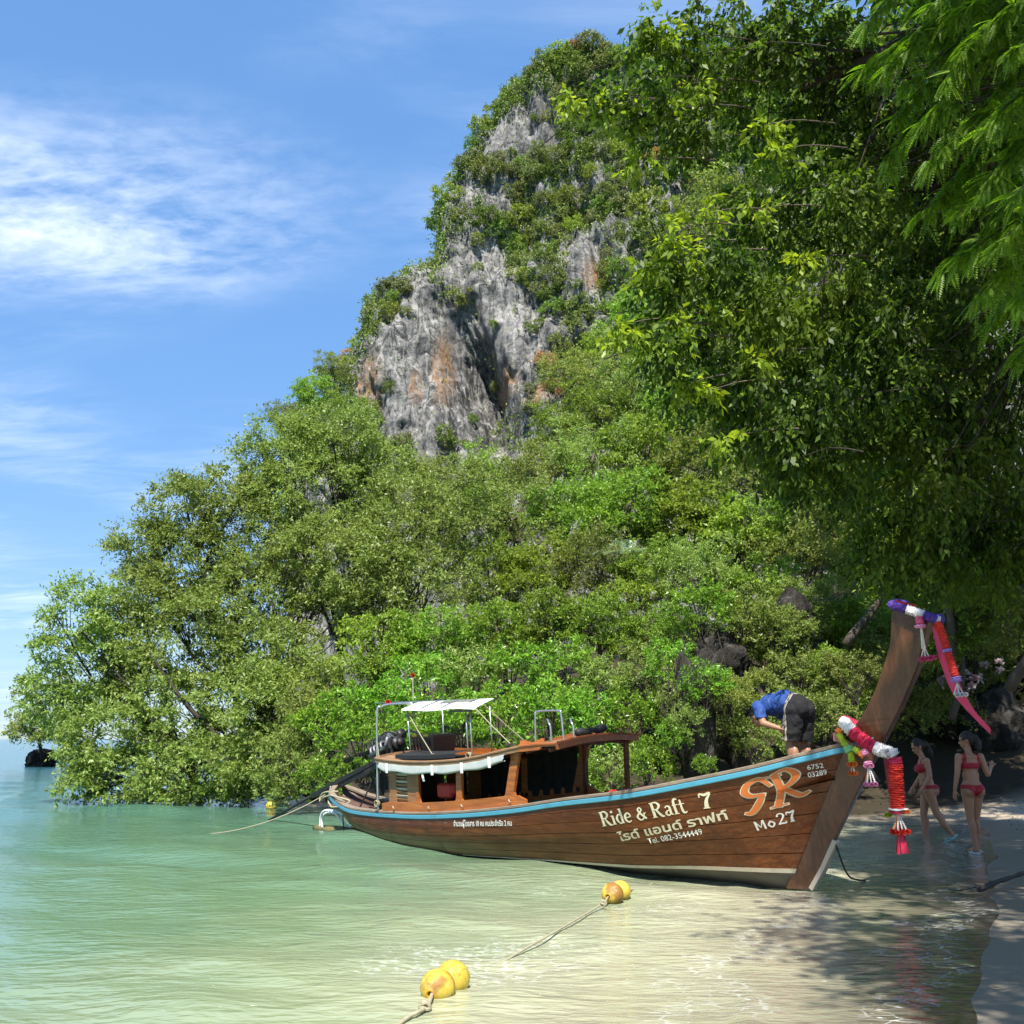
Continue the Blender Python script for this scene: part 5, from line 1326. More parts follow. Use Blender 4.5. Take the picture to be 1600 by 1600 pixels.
def flipflop(c, yaw, mat, par, name, pitch=0):
    R = rotz(yaw) @ np.array([[math.cos(pitch), 0, math.sin(pitch)], [0, 1, 0], [-math.sin(pitch), 0, math.cos(pitch)]])
    th = np.linspace(0, 2 * np.pi, 20, endpoint=False); ol = np.stack([.128 * np.cos(th) + .045, (.047 + .008 * np.cos(th)) * np.sin(th)], 1)
    S = [[np.asarray(c) + R @ np.array([x, y, z]) for x, y in ol] for z in (0, .004, .018, .022)]
    so = MB().loft(np.array(S)).build(name, mat, par)
    for sy in (1, -1): MB().tube([np.asarray(c) + R @ np.array(p) for p in ((.125, 0, .02), (.09, sy * .025, .055), (.02, sy * .045, .02))], .006, 6).build('strap', mat, so)

# the woman seen from behind at the water's edge
pz = float(ground_z(6.65, 15.3)); 
yaw1 = math.radians(97)
W1 = thing('person', 'person in a red bikini seen from behind, forearm raised, walking on the wet sand', 'person', (6.62, 15.25, max(pz, 0.0) + .01)); W1.rotation_euler = (0, 0, yaw1)
b = Body(); K = 1.03
b.ell('torso', (.0, 0, .93), (.105, .155, .10)).ell('butt', (-.055, .072, .865), (.085, .082, .092)).ell('butt', (-.055, -.072, .865), (.085, .082, .092))
b.cap('torso', (0, 0, .95), (.005, 0, 1.10), .118, .098).ell('torso', (.0, 0, 1.08), (.085, .122, .12)).ell('torso', (-.002, 0, 1.245), (.092, .142, .135)).ell('torso', (-.012, 0, 1.335), (.075, .165, .055))
b.ell('torso', (.075, .065, 1.215), (.05, .058, .058)).ell('torso', (.075, -.065, 1.215), (.05, .058, .058))
b.cap('neck', (-.012, 0, 1.36), (.012, .005, 1.47), .05, .047)
b.chain('larm', [(-.012, .170, 1.345), (-.035, .225, 1.10), (.0, .262, .88)], [.050, .039, .027]); b.hand('larm', (.0, .264, .87), (.10, .05, -1), (.5, -1, 0), .4)
b.chain('rarm', [(-.012, -.170, 1.345), (-.05, -.235, 1.095), (.10, -.385, 1.20)], [.050, .040, .027]); b.hand('rarm', (.105, -.39, 1.205), (.7, -.6, .25), (-.2, .3, .9), .7)
b.chain('lleg', [(-.005, .082, .86), (.0, .066, .48), (-.055, .052, .085)], [.088, .053, .036]).ell('lleg', (-.035, .06, .35), (.048, .048, .12)).chain('lleg', [(-.065, .052, .065), (.06, .058, .045), (.125, .06, .035)], [.036, .032, .022])
b.chain('rleg', [(-.0, -.082, .86), (.07, -.058, .48), (.045, -.04, .10)], [.088, .053, .036]).ell('rleg', (.045, -.052, .35), (.048, .047, .12)).chain('rleg', [(.035, -.04, .085), (.15, -.042, .05), (.215, -.044, .04)], [.036, .032, .022])
Rh, hf = add_head(b, (.03, .012, 1.575), math.radians(58), math.radians(14))
me = b.mesh(); bo = link('body', me, W1, m_skin)
co, no, _ = mesh_arrays(me); lab, par = b.classify(co); y_, z_, x_ = np.abs(co[:, 1]), co[:, 2], co[:, 0]; trunk = np.isin(lab, ['torso', 'butt', 'neck'])
leg = np.isin(lab, ['lleg', 'rleg'])
garment(me, (trunk & (z_ > 1.175) & (z_ < 1.262) & (y_ < .17)) | (trunk & (x_ > .0) & (z_ > 1.15) & (z_ < 1.285) & (y_ < .15)) | (trunk & (z_ >= 1.25) & (y_ > .088 - (z_ - 1.25) * .1) & (y_ < .128 - (z_ - 1.25) * .05)), .007, 'bikini_top', m_bik, bo)
garment(me, (trunk | leg) & (z_ < .955) & (z_ > .905 - .012) | ((trunk | leg) & (z_ < .94) & (z_ > .80 + .95 * np.clip(y_ - .02, 0, 1)) & (x_ < .3)), .007, 'bikini_bottom', m_bik, bo)
face_bits(hf, Rh, bo)
hair_mesh([('e', hf(-.026, 0, .034), (.096, .086, .094), Rh), ('e', hf(-.075, 0, -.01), (.06, .066, .075), Rh), ('c', [hf(-.085, 0, .02), hf(-.13, 0, .0), hf(-.15, .0, -.07), hf(-.14, .01, -.15), hf(-.125, .01, -.20)], [.04, .05, .045, .032, .012])], 'hair', m_hair, bo)
m_ff = pm('white_rubber', (.70, .67, .60), .6); m_ft = pm('teal_rubber', (.18, .52, .52), .6)
flipflop((-.055, .055, .004), .0, m_ff, bo, 'sandal'); flipflop((.045, -.042, .02), .0, m_ff, bo, 'sandal', -.05)

# the woman in profile, wading
W2 = thing('person', 'person in a red bikini wading in profile, one heel lifted, beside the prow garland', 'person', (6.72, 17.15, -.075)); W2.rotation_euler = (0, 0, math.radians(172))
b = Body()
b.ell('torso', (.0, 0, .93), (.110, .155, .10)).ell('butt', (-.075, .070, .875), (.095, .085, .098)).ell('butt', (-.075, -.070, .875), (.095, .085, .098))
b.cap('torso', (0, 0, .95), (.02, 0, 1.10), .115, .097).ell('torso', (.025, 0, 1.07), (.088, .118, .12)).ell('torso', (.03, 0, 1.235), (.092, .138, .135)).ell('torso', (.022, 0, 1.325), (.075, .16, .055))
b.ell('torso', (.11, .062, 1.205), (.052, .056, .056)).ell('torso', (.11, -.062, 1.205), (.052, .056, .056))
b.cap('neck', (.022, 0, 1.35), (.065, .0, 1.455), .049, .046)
b.chain('larm', [(.01, .165, 1.335), (-.01, .205, 1.09), (.13, .215, .90)], [.050, .040, .027]); b.hand('larm', (.135, .215, .895), (.5, .0, -.85), (.3, -1, .2), .5)
b.chain('rarm', [(.01, -.165, 1.335), (.03, -.205, 1.09), (.16, -.20, .92)], [.050, .040, .027]); b.hand('rarm', (.165, -.20, .915), (.5, .0, -.85), (.3, 1, .2), .5, 1, -1)
b.chain('lleg', [(-.0, .082, .86), (-.10, .070, .50), (-.30, .060, .20)], [.092, .056, .037]).ell('lleg', (-.17, .066, .40), (.05, .05, .12)).chain('lleg', [(-.315, .06, .18), (-.25, .06, .10), (-.20, .06, .075)], [.037, .034, .024])
b.chain('rleg', [(.0, -.080, .86), (.075, -.070, .48), (.06, -.06, .08)], [.092, .056, .037]).ell('rleg', (.045, -.066, .35), (.05, .05, .12)).chain('rleg', [(.05, -.06, .065), (.17, -.062, .045), (.235, -.064, .035)], [.036, .032, .022])
Rh, hf = add_head(b, (.098, 0, 1.555), math.radians(8), math.radians(26))
me = b.mesh(); bo = link('body', me, W2, m_skin)
co, no, _ = mesh_arrays(me); lab, par = b.classify(co); y_, z_, x_ = np.abs(co[:, 1]), co[:, 2], co[:, 0]; trunk = np.isin(lab, ['torso', 'butt', 'neck']); leg = np.isin(lab, ['lleg', 'rleg'])
garment(me, (trunk & (z_ > 1.175) & (z_ < 1.225)) | (trunk & (x_ > .05) & (z_ > 1.14) & (z_ < 1.285)) | (trunk & (z_ >= 1.22) & (y_ > .072) & (y_ < .095)), .007, 'bikini_top', m_bik, bo)
garment(me, (trunk | leg) & (z_ < .955) & (z_ > .895) | ((trunk | leg) & (z_ < .94) & (z_ > .80 + .85 * np.clip(y_ - .02, 0, 1))), .007, 'bikini_bottom', m_bik, bo)
face_bits(hf, Rh, bo)
hair_mesh([('e', hf(-.026, 0, .034), (.096, .086, .094), Rh), ('e', hf(-.07, 0, -.01), (.06, .066, .07), Rh), ('c', [hf(-.09, 0, .01), hf(-.14, 0, -.01), hf(-.155, 0, -.08), hf(-.15, .01, -.18), hf(-.13, .01, -.25)], [.035, .045, .04, .03, .012])], 'hair', m_hair, bo)
flipflop((-.325, .06, .14), 0, m_ft, bo, 'sandal', .55); flipflop((.06, -.06, .0), 0, m_ft, bo, 'sandal')

# the man bending over on the foredeck
sm_, wm_ = 8.52, .0; dz_ = sheer_at(sm_)[1] - .275
fp = np.array(BM @ Vector(Lc(sm_, wm_, dz_).tolist()))
MN = thing('person', 'person in a blue T-shirt and dark shorts bending over on the foredeck', 'person', fp); MN.rotation_euler = (0, 0, math.radians(124)); MN.scale = (.91, .91, .91)
b = Body()
b.ell('pelvis', (-.03, 0, .95), (.125, .16, .12)).ell('pelvis', (-.085, .07, .925), (.10, .09, .11)).ell('pelvis', (-.085, -.07, .925), (.10, .09, .11))
ty = np.array([[math.cos(-.12), 0, -math.sin(-.12)], [0, 1, 0], [math.sin(-.12), 0, math.cos(-.12)]])
b.cap('torso', (.0, 0, .97), (.20, 0, 1.03), .125, .125).ell('torso', (.22, 0, 1.02), (.16, .145, .115)).ell('torso', (.38, 0, .995), (.15, .165, .12)).ell('torso', (.46, 0, .98), (.07, .19, .085))
b.cap('neck', (.49, 0, .965), (.58, 0, .90), .06, .055)
b.chain('larm', [(.455, .195, .975), (.31, .275, .76), (.13, .20, .70)], [.056, .046, .031]); b.hand('larm', (.125, .196, .695), (-.6, -.25, -.7), (-.6, -.8, .3), .5, 1.1)
b.chain('rarm', [(.455, -.195, .975), (.40, -.25, .72), (.26, -.19, .52)], [.056, .046, .031]); b.hand('rarm', (.255, -.187, .515), (-.5, .2, -.8), (-.6, .8, .2), .5, 1.1, -1)
for sy, tg in ((1, 'lleg'), (-1, 'rleg')):
    b.chain(tg, [(-.04, sy * .095, .90), (.03, sy * .115, .49), (-.03, sy * .12, .085)], [.10, .064, .043]).ell(tg, (-.03, sy * .118, .37), (.058, .055, .12)).chain(tg, [(-.05, sy * .12, .055), (.09, sy * .125, .045), (.165, sy * .13, .035)], [.042, .038, .026])
Rh, hf = add_head(b, (.655, 0, .835), 0, math.radians(62), 1.04)
me = b.mesh(); bo = link('body', me, MN, m_skin2)
co, no, _ = mesh_arrays(me); lab, par = b.classify(co)
arm = np.isin(lab, ['larm', 'rarm']); up = arm & (co[:, 2] > .815) & (co[:, 0] > .30)
garment(me, np.isin(lab, ['torso']) | up | ((lab == 'neck') & (co[:, 0] < .525)) | ((lab == 'pelvis') & (co[:, 0] > .045)), .022, 't_shirt', pm('blue_cotton', (.016, .055, .22), .8, var=.3, scale=9, dirt=(.05, .10, .28), dirt_amt=.4), bo, .014)
t = NT('dark_patterned_shorts'); o_ = t.co(); sx = t.n('SeparateXYZ'); t.set(sx.inputs[0], o_)
wv = t.n('TexWave', wave_type='BANDS', bands_direction='DIAGONAL'); t.set(wv.inputs['Vector'], o_); wv.inputs['Scale'].default_value = 16; wv.inputs['Distortion'].default_value = 9; wv.inputs['Detail'].default_value = 3
band_ = t.math('MULTIPLY', t.rng(sx.outputs[0], .0, .02), t.rng(wv.outputs['Fac'], .4, .6))
st_ = t.math('MULTIPLY', t.rng(sx.outputs[0], -.02, -.01), t.rng(sx.outputs[0], .012, .002))
m_short = t.done(t.bsdf(t.mix(st_, t.mix(band_, (.007, .0065, .008), (.27, .23, .18)), (.30, .26, .2)), .85))
lg = np.isin(lab, ['lleg', 'rleg'])
garment(me, ((lab == 'pelvis') & (co[:, 0] <= .075)) | (lg & (co[:, 2] > .54)) | ((lab == 'torso') & (co[:, 0] < .05)), np.where(lg, .034 + .05 * np.clip(.86 - co[:, 2], 0, 1), .028), 'shorts', m_short, bo, .012)
face_bits(hf, Rh, bo, 1.04)
hair_mesh([('e', hf(-.03, 0, .036), (.094, .084, .09), Rh), ('e', hf(-.06, 0, -.005), (.055, .068, .06), Rh)], 'hair', m_hairb, bo)

# ------------------------------------------------------------------ rocks, driftwood, hut
def rock_mesh(r, seed, det=40, amp=.28, sharp=1.0):
    b_ = MB().ellip((0, 0, 0), (1, 1, 1), None, det, det // 2); V = b_.V[0]
    n = fbm(V * 1.6 + seed * 7.7, 5, .55); n2 = 1 - np.abs(fbm(V * 2.6 * np.array([1, 1, .5]) + seed * 3.1, 4)); V *= (1 + amp * n - .22 * sharp * np.clip(n2 - .6, 0, 1) * 2)[:, None]
    b_.V[0] = V * np.asarray(r, float); return b_
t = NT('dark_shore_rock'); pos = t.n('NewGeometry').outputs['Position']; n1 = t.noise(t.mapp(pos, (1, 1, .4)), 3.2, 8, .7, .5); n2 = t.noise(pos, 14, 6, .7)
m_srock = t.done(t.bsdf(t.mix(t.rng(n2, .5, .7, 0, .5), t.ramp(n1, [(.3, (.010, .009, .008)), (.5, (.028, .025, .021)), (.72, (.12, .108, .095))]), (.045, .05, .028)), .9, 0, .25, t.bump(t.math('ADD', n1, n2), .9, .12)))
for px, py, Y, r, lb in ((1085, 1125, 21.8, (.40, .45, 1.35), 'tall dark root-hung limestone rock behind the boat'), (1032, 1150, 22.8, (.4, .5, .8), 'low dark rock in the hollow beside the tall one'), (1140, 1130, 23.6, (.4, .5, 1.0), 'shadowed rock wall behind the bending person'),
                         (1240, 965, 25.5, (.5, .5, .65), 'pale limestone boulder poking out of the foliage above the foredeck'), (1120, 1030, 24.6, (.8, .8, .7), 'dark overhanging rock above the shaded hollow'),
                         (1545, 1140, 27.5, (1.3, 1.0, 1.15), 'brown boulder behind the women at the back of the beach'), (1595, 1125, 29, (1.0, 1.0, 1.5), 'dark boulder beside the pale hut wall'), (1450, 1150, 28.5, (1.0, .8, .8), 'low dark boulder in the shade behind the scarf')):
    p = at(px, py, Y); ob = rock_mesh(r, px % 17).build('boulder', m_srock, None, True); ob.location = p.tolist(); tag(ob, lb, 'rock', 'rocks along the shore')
p = at(66, 1163, 64); ob = rock_mesh((.95, .9, .75), 5).build('boulder', m_srock, None, True); ob.location = (p[0], p[1], .2); tag(ob, 'small dark sea rock under the far islet tree', 'rock', 'rocks along the shore')
a_, b_ = onz(1529, 1391, .05), onz(1665, 1340, .22)
dw = thing('driftwood_branch', 'dark bare branch lying on the wet sand at the picture edge', 'branch', a_)
P = curve_pts([a_, a_ * .8 + b_ * .2 + [0, 0, .012], a_ * .5 + b_ * .5 + [.01, .02, .0], b_], 20)
mb = MB().tube(P - a_, np.interp(np.linspace(0, 1, 20), [0, .12, .3, 1], [.022, .034, .026, .018]) * (1 + .12 * np.sin(np.arange(20) * 1.7)), 9); mb.build('limb', pm('wet_bark', (.045, .035, .028), .7, var=.4, scale=20, bump=.6), dw, True)
mb = MB(); g = np.random.default_rng(6)
for k in range(5):
    c0 = a_ * .97 + b_ * .03; th = np.linspace(0, 6.28, 10); mb.tube([c0 - a_ + np.array([.05 * math.cos(q) * g.uniform(.6, 1.1) - .02, .04 * math.sin(q), .03 + .02 * math.sin(q + k)]) for q in th], .006, 5)
mb.build('tangled_line', m_grayw, dw)
MB().tube(curve_pts([[-.02, 0, .03], onz(1500, 1391, .02) - a_, onz(1482, 1390, .01) - a_], 8), .006, 5).build('trailing_twig', m_dkrope, dw)
hp = at(1590, 1165, 31); hp[2] = float(ground_z(hp[0], hp[1]))
hut = thing('beach_hut', 'pale timber hut wall glimpsed through the trees behind the boulders', 'hut', hp)
m_hut = pm('cream_wall', (.55, .47, .34), .8, dirt=(.3, .25, .18), dirt_amt=.5)
for k in range(12):
    MB().box((.15 * k, 0, 1.05), (.142, .03, 2.1), ch=.005).build('wall_board', m_hut, hut)
for x in (-.1, 1.8): MB().box((x, -.08, 1.2), (.12, .12, 2.5), ch=.01).build('post', m_brownw, hut)
MB().box((.9, .1, 2.45), (2.6, 1.6, .07), np.array([[1, 0, 0], [0, .95, -.3], [0, .3, .95]])).build('roof', m_grayw, hut)
MB().box((.9, -.05, 1.5), (1.7, .04, .08)).build('rail', m_brownw, hut)

# ------------------------------------------------------------------ vegetation
def leaf_set(rng, C, R, ntw, nlf, L, W, up=.35, droop=.25, spread=.9, hang=0.0, out_from=None, outw=.6, flat=.75, fold=.12, lv=(.65, 1.2)):
    """leaves along twigs that radiate from clump centres; returns quads"""
    C = np.asarray(C, float); R = np.asarray(R, float); n = len(C)
    d = rng.normal(size=(n, ntw, 3)); d[..., 2] = d[..., 2] * .75 + up
    if out_from is not None: d = unit(d) + outw * unit(C - out_from)[:, None]
    d = unit(d); l = R[:, None] * rng.uniform(.5, 1.15, (n, ntw))
    p = (np.linspace(.18, 1, nlf)[None, None] + rng.uniform(-.06, .06, (n, ntw, nlf))).clip(.05, 1.05)
    lp = (l[..., None] * p)
    pos = C[:, None, None] + d[:, :, None] * lp[..., None]; pos[..., 2] -= droop * lp * p
    tan = d[:, :, None] * np.ones(p.shape)[..., None]; tan[..., 2] -= 2 * droop * p; tan = unit(tan)
    pos = pos.reshape(-1, 3); tan = tan.reshape(-1, 3); m = len(pos)
    e = rng.normal(size=(m, 3)); e = unit(e - tan * np.sum(e * tan, 1, keepdims=True))
    a = tan * rng.uniform(.25, .9, (m, 1)) + e * spread; a[:, 2] -= hang; a = unit(a)
    upv = np.array([0, 0, flat]) + rng.normal(size=(m, 3)) * .5
    s = unit(np.cross(a, upv)); nn = np.cross(s, a)
    Lm = L * rng.uniform(*lv, (m, 1)); Wm = Lm * (W / L) * rng.uniform(.85, 1.15, (m, 1))
    md = pos + a * Lm * .45
    V = np.stack([pos, md + s * Wm * .5 + nn * Wm * fold, pos + a * Lm - nn * Lm * .08, md - s * Wm * .5 + nn * Wm * fold], 1)
    return V.reshape(-1, 3)
def quads(V): return np.arange(len(V)).reshape(-1, 4)
def in_ellipsoids(rng, E, dens, shell=.5):
    """clump centres spread through ellipsoids [(c, r)], denser towards the outside"""
    C = []
    for c, r in E:
        c, r = np.asarray(c, float), np.asarray(r, float); n = max(3, int(dens * (r[0] * r[1] + r[0] * r[2] + r[1] * r[2]) * 4 / 3))
        d = unit(rng.normal(size=(n, 3))); q = rng.uniform(shell ** 3, 1, (n, 1)) ** (1 / 3)
        C.append(c + d * q * r)
    return np.concatenate(C)
def limbs(rng, base, top, C, r0, nprim=6, sub=.9, rtip=.012, lean=None, mb=None):
    """trunk from base to top, primary limbs towards groups of clumps, branches on to each clump"""
    mb = mb or MB(); base, top = np.asarray(base, float), np.asarray(top, float)
    mid = (base + top) / 2 + (lean if lean is not None else rng.normal(size=3) * .12 * np.linalg.norm(top - base) * np.array([1, 1, .2]))
    tr = curve_pts([base, mid, top], 12); mb.tube(tr, np.linspace(r0 * 1.25, r0 * .55, 12), 8)
    k = min(nprim, len(C)); seeds = C[rng.choice(len(C), k, False)]
    for _ in range(3):
        w = np.argmin(np.linalg.norm(C[:, None] - seeds[None], axis=2), 1)
        seeds = np.array([C[w == i].mean(0) if (w == i).any() else seeds[i] for i in range(k)])
    for i in range(k):
        mem = C[w == i]
        if not len(mem): continue
        s0 = tr[rng.integers(5, 12)]; s1 = seeds[i]; bend = np.array([0, 0, -.12 * np.linalg.norm(s1 - s0)]) + rng.normal(size=3) * .08 * np.linalg.norm(s1 - s0)
        pl = curve_pts([s0, (s0 + s1) / 2 + bend, s1], 9); mb.tube(pl, np.linspace(r0 * .5, r0 * .16, 9), 6, False)
        for c in mem[rng.random(len(mem)) < sub]:
            q0 = pl[rng.integers(3, 9)]; bm = rng.normal(size=3) * .1 * np.linalg.norm(c - q0)
            mb.tube(curve_pts([q0, (q0 + c) / 2 + bm, c], 5), np.linspace(max(r0 * .13, rtip), rtip * .6, 5), 4, False)
    return mb
m_bark = pm('grey_brown_bark', (.085, .068, .052), .9, var=.45, scale=6, bump=.6, dirt=(.20, .19, .16), dirt_amt=.5)
m_barkd = pm('dark_bark', (.035, .028, .021), .9, var=.4, scale=6, bump=.6)
m_lmang = leaf_mat('mangrove_leaves', (.068, .115, .022), (.115, .180, .036), (.175, .245, .070), .42, .42, patch=.9, patch_col=(.20, .255, .075))
m_lfor = leaf_mat('forest_leaves', (.050, .100, .012), (.090, .165, .019), (.145, .230, .032), .42, .45, patch=.30, patch_col=(.19, .26, .035))
m_lfor2 = leaf_mat('olive_forest_leaves', (.058, .090, .020), (.100, .145, .030), (.155, .200, .048), .42, .45, patch=.35, patch_col=(.20, .225, .05))
m_lshr = leaf_mat('glossy_shrub_leaves', (.042, .105, .011), (.080, .180, .016), (.140, .255, .026), .36, .30, patch=1.1, patch_col=(.165, .24, .03), spec=.5)
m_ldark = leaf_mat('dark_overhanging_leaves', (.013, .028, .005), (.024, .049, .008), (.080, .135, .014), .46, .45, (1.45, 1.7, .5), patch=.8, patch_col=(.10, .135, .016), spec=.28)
m_ltam = leaf_mat('tamarind_leaflets', (.038, .090, .007), (.070, .150, .010), (.115, .21, .014), .5, .5, (1.3, 1.5, .5), patch=1.6, patch_col=(.075, .17, .016))
m_lcl = [leaf_mat('cliff_bush_leaves_' + n, *c, trans=.25, rough=.6, patch=.12, patch_col=pc) for n, c, pc in (
    ('olive', ((.055, .080, .020), (.095, .130, .034), (.150, .185, .055)), (.16, .19, .05)), ('green', ((.045, .080, .014), (.080, .135, .024), (.130, .200, .040)), (.15, .21, .04)),
    ('yellow', ((.080, .120, .017), (.135, .190, .026), (.195, .250, .042)), (.20, .25, .05)), ('grey', ((.065, .085, .036), (.105, .130, .058), (.155, .180, .085)), (.16, .18, .08)))]
m_ldry = leaf_mat('dry_russet_leaves', (.14, .075, .03), (.20, .12, .05), (.26, .18, .08), .25, .6)
m_lpalm = leaf_mat('silver_palm_leaves', (.10, .17, .10), (.15, .23, .14), (.21, .30, .19), .3, .35, patch_col=(.22, .31, .2))
m_lpink = leaf_mat('pink_bracts', (.50, .13, .14), (.62, .22, .22), (.70, .32, .32), .4, .6, (1.1, 1, 1), patch_col=(.7, .4, .38))

def unique_tree(name, label, seed, E, base, top, mat, L, W, dens=5.3, rc=(.45, .9), ntw=14, nlf=9, r0=.14, bark=None, cat='tree', group=None, keep=None, nprim=7, **kw):
    rg = np.random.default_rng(seed); base = np.asarray(base, float)
    C = in_ellipsoids(rg, E, dens)
    if keep is not None: C = C[keep(C)]
    R = rg.uniform(*rc, len(C)); cen = np.mean([e[0] for e in E], 0)
    V = leaf_set(rg, C, R, ntw, nlf, L, W, out_from=cen + [0, 0, -.5], **kw)
    o = thing(name, label, cat, base, group)
    link('crown', raw_mesh('crown', V - base, quads(V)), o, mat)
    mb = limbs(rg, base, top, C, r0 * .8, nprim, .45); mb.V = [v - base for v in mb.V]; mb.build('trunk', bark or m_barkd, o, True)
    return o
def EL(px, py, rx, rz, Y, ry=None):
    c = at(px, py, Y); k = np.linalg.norm(ray(px, py)) * Y / ray(px, py)[1] / 1600 / max(1e-6, 1); k = Y / ray(px, py)[1] / 1600
    return (c, (rx * k, (ry if ry else (rx + rz) / 2 * k), rz * k))

# pale mangroves leaning out over the water
LM = dict(L=.115, W=.048, up=.45, droop=.2, spread=.75, flat=.6, hang=.05)
GM = 'pale trees overhanging the water'
unique_tree('mangrove_tree', 'pale leaning tree furthest out over the water, ragged crown against the sky', 11, [EL(122, 965, 60, 62, 27), EL(75, 1022, 30, 26, 26.5), EL(150, 1040, 75, 60, 27.5), EL(60, 1085, 26, 34, 26.5), EL(105, 1100, 50, 40, 27), EL(180, 960, 40, 40, 28)],
            (-8.4, 28.6, .1), at(215, 1090, 27.5), m_lmang, dens=11.4, rc=(.30, .62), ntw=12, nlf=9, r0=.13, group=GM, **LM)
unique_tree('mangrove_tree', 'pale tree with airy branches showing sky, behind the leaning one', 12, [EL(222, 850, 55, 45, 29), EL(282, 800, 62, 55, 29), EL(300, 880, 90, 70, 29.5), EL(240, 930, 80, 50, 28.5), EL(345, 770, 65, 42, 30), EL(380, 850, 80, 80, 30)],
            (-7.4, 30, .3), at(330, 960, 29.5), m_lmang, dens=10.1, rc=(.35, .7), ntw=13, nlf=9, r0=.15, group=GM, **LM)
unique_tree('mangrove_tree', 'tallest pale tree below the cliff, its top in front of bare grey rock', 13, [EL(450, 700, 65, 55, 31), EL(535, 690, 72, 58, 31), EL(500, 770, 105, 70, 31), EL(590, 760, 70, 70, 32), EL(430, 790, 60, 60, 30.5), EL(400, 720, 40, 34, 31)],
            (-5.6, 31.5, .8), at(500, 860, 31), m_lmang, dens=10.1, rc=(.38, .75), ntw=13, nlf=9, r0=.17, group=GM, **LM)
unique_tree('mangrove_tree', 'broad pale tree filling the middle of the overhanging clump', 14, [EL(300, 1000, 100, 75, 28), EL(400, 940, 100, 85, 29), EL(500, 890, 100, 80, 29.5), EL(420, 1020, 80, 60, 28), EL(210, 1050, 60, 60, 27.5)],
            (-6.2, 28.6, .2), at(400, 1080, 28.5), m_lmang, dens=10.5, rc=(.38, .72), ntw=13, nlf=9, r0=.17, group=GM, **LM)
unique_tree('mangrove_tree', 'low pale tree whose branches trail in the water', 15, [EL(175, 1150, 70, 60, 26.5), EL(270, 1130, 80, 70, 27), EL(200, 1215, 85, 38, 26.2), EL(310, 1205, 95, 48, 26.5), EL(370, 1110, 75, 65, 27), EL(125, 1185, 38, 40, 26.5), EL(140, 1228, 42, 26, 26.3), EL(250, 1238, 60, 22, 26.2), EL(350, 1228, 50, 26, 26.2)],
            (-4.9, 27.2, .05), at(330, 1190, 27), m_lmang, dens=13.1, rc=(.30, .6), ntw=13, nlf=9, r0=.13, group=GM, **LM)
unique_tree('mangrove_tree', 'pale tree rising above the boat stern', 16, [EL(640, 820, 85, 70, 30), EL(560, 900, 90, 75, 29), EL(660, 920, 90, 70, 29), EL(700, 770, 70, 60, 32), EL(600, 840, 60, 60, 30)],
            (-3.6, 29, .9), at(610, 1000, 29.3), m_lmang, dens=9.6, rc=(.38, .75), ntw=13, nlf=9, r0=.16, group=GM, **LM)
unique_tree('mangrove_tree', 'shaded low tree on dark roots left of the shaft', 17, [EL(430, 1120, 75, 70, 26), EL(460, 1060, 80, 60, 26.5), EL(400, 1190, 60, 45, 25.8)],
            (-4.2, 26.3, .1), at(440, 1180, 26.2), m_lfor2, dens=11.4, rc=(.35, .65), ntw=13, nlf=9, r0=.15, group=GM, **LM)
# arching bare roots and stems at the waterline
rt = thing('mangrove_roots', 'dark tangled roots and stems at the waterline under the low tree', 'roots', (-4.6, 26.3, 0))
g = np.random.default_rng(21)
for k, P in enumerate(([(400, 1238), (430, 1205), (470, 1190), (520, 1185)], [(385, 1236), (400, 1222), (440, 1214), (500, 1216)], [(300, 1180), (340, 1198), (390, 1210), (450, 1212)], [(350, 1160), (300, 1110), (260, 1060), (235, 1020)], [(300, 1200), (270, 1190), (245, 1150), (190, 1090)], [(440, 1215), (470, 1160), (480, 1120)], [(360, 1240), (380, 1228), (420, 1216)])):
    Q = curve_pts([at(x, y, 26.1 + .15 * k) for x, y in P], 14) - np.array([-4.6, 26.3, 0]); MB().tube(Q, np.linspace(.11, .05, 14) * (1 if k < 3 else .7), 7).build('root', m_barkd, rt, True)

# forest trees: four kinds, copied up the slope
def proto_tree(seed, mat, nE, nclump, L, W, ntw=12, nlf=8, rc=(.5, .95), tall=1.0, **kw):
    rg = np.random.default_rng(seed); E = [((0, 0, 0), (1.5, 1.5, 1.35 * tall))]
    for k in range(nE):
        a_ = 2 * math.pi * k / nE + rg.uniform(-.3, .3); E.append((np.array([math.cos(a_) * 1.15, math.sin(a_) * 1.15, rg.uniform(-.8, .7) * tall]), (rg.uniform(.8, 1.15), rg.uniform(.8, 1.15), rg.uniform(.65, .95))))
    C = in_ellipsoids(rg, E, nclump / 30, .55); C = C[rg.random(len(C)) < np.where(C[:, 2] < -.9, .6, 1)]
    V = leaf_set(rg, C, rg.uniform(*rc, len(C)) * .8, ntw, nlf, L, W, out_from=np.array([0, 0, -.6]), **kw)
    crown = raw_mesh('crown', V, quads(V)); crown.materials.append(mat)
    mb = limbs(rg, (0, 0, -4.2), (0, 0, .2), C, .13, 6, .5, rtip=.016)
    trunk = raw_mesh('trunk', np.concatenate(mb.V), mb.F, True); trunk.materials.append(m_bark)
    return crown, trunk
PT = [proto_tree(31, m_lfor, 6, 120, .155, .062, up=.45), proto_tree(32, m_lfor2, 5, 110, .15, .055, up=.5, droop=.15), proto_tree(33, m_lfor, 7, 130, .17, .070, tall=1.15, up=.3, droop=.35),
      proto_tree(34, m_lmang, 6, 125, .13, .048, up=.5, spread=.7)]
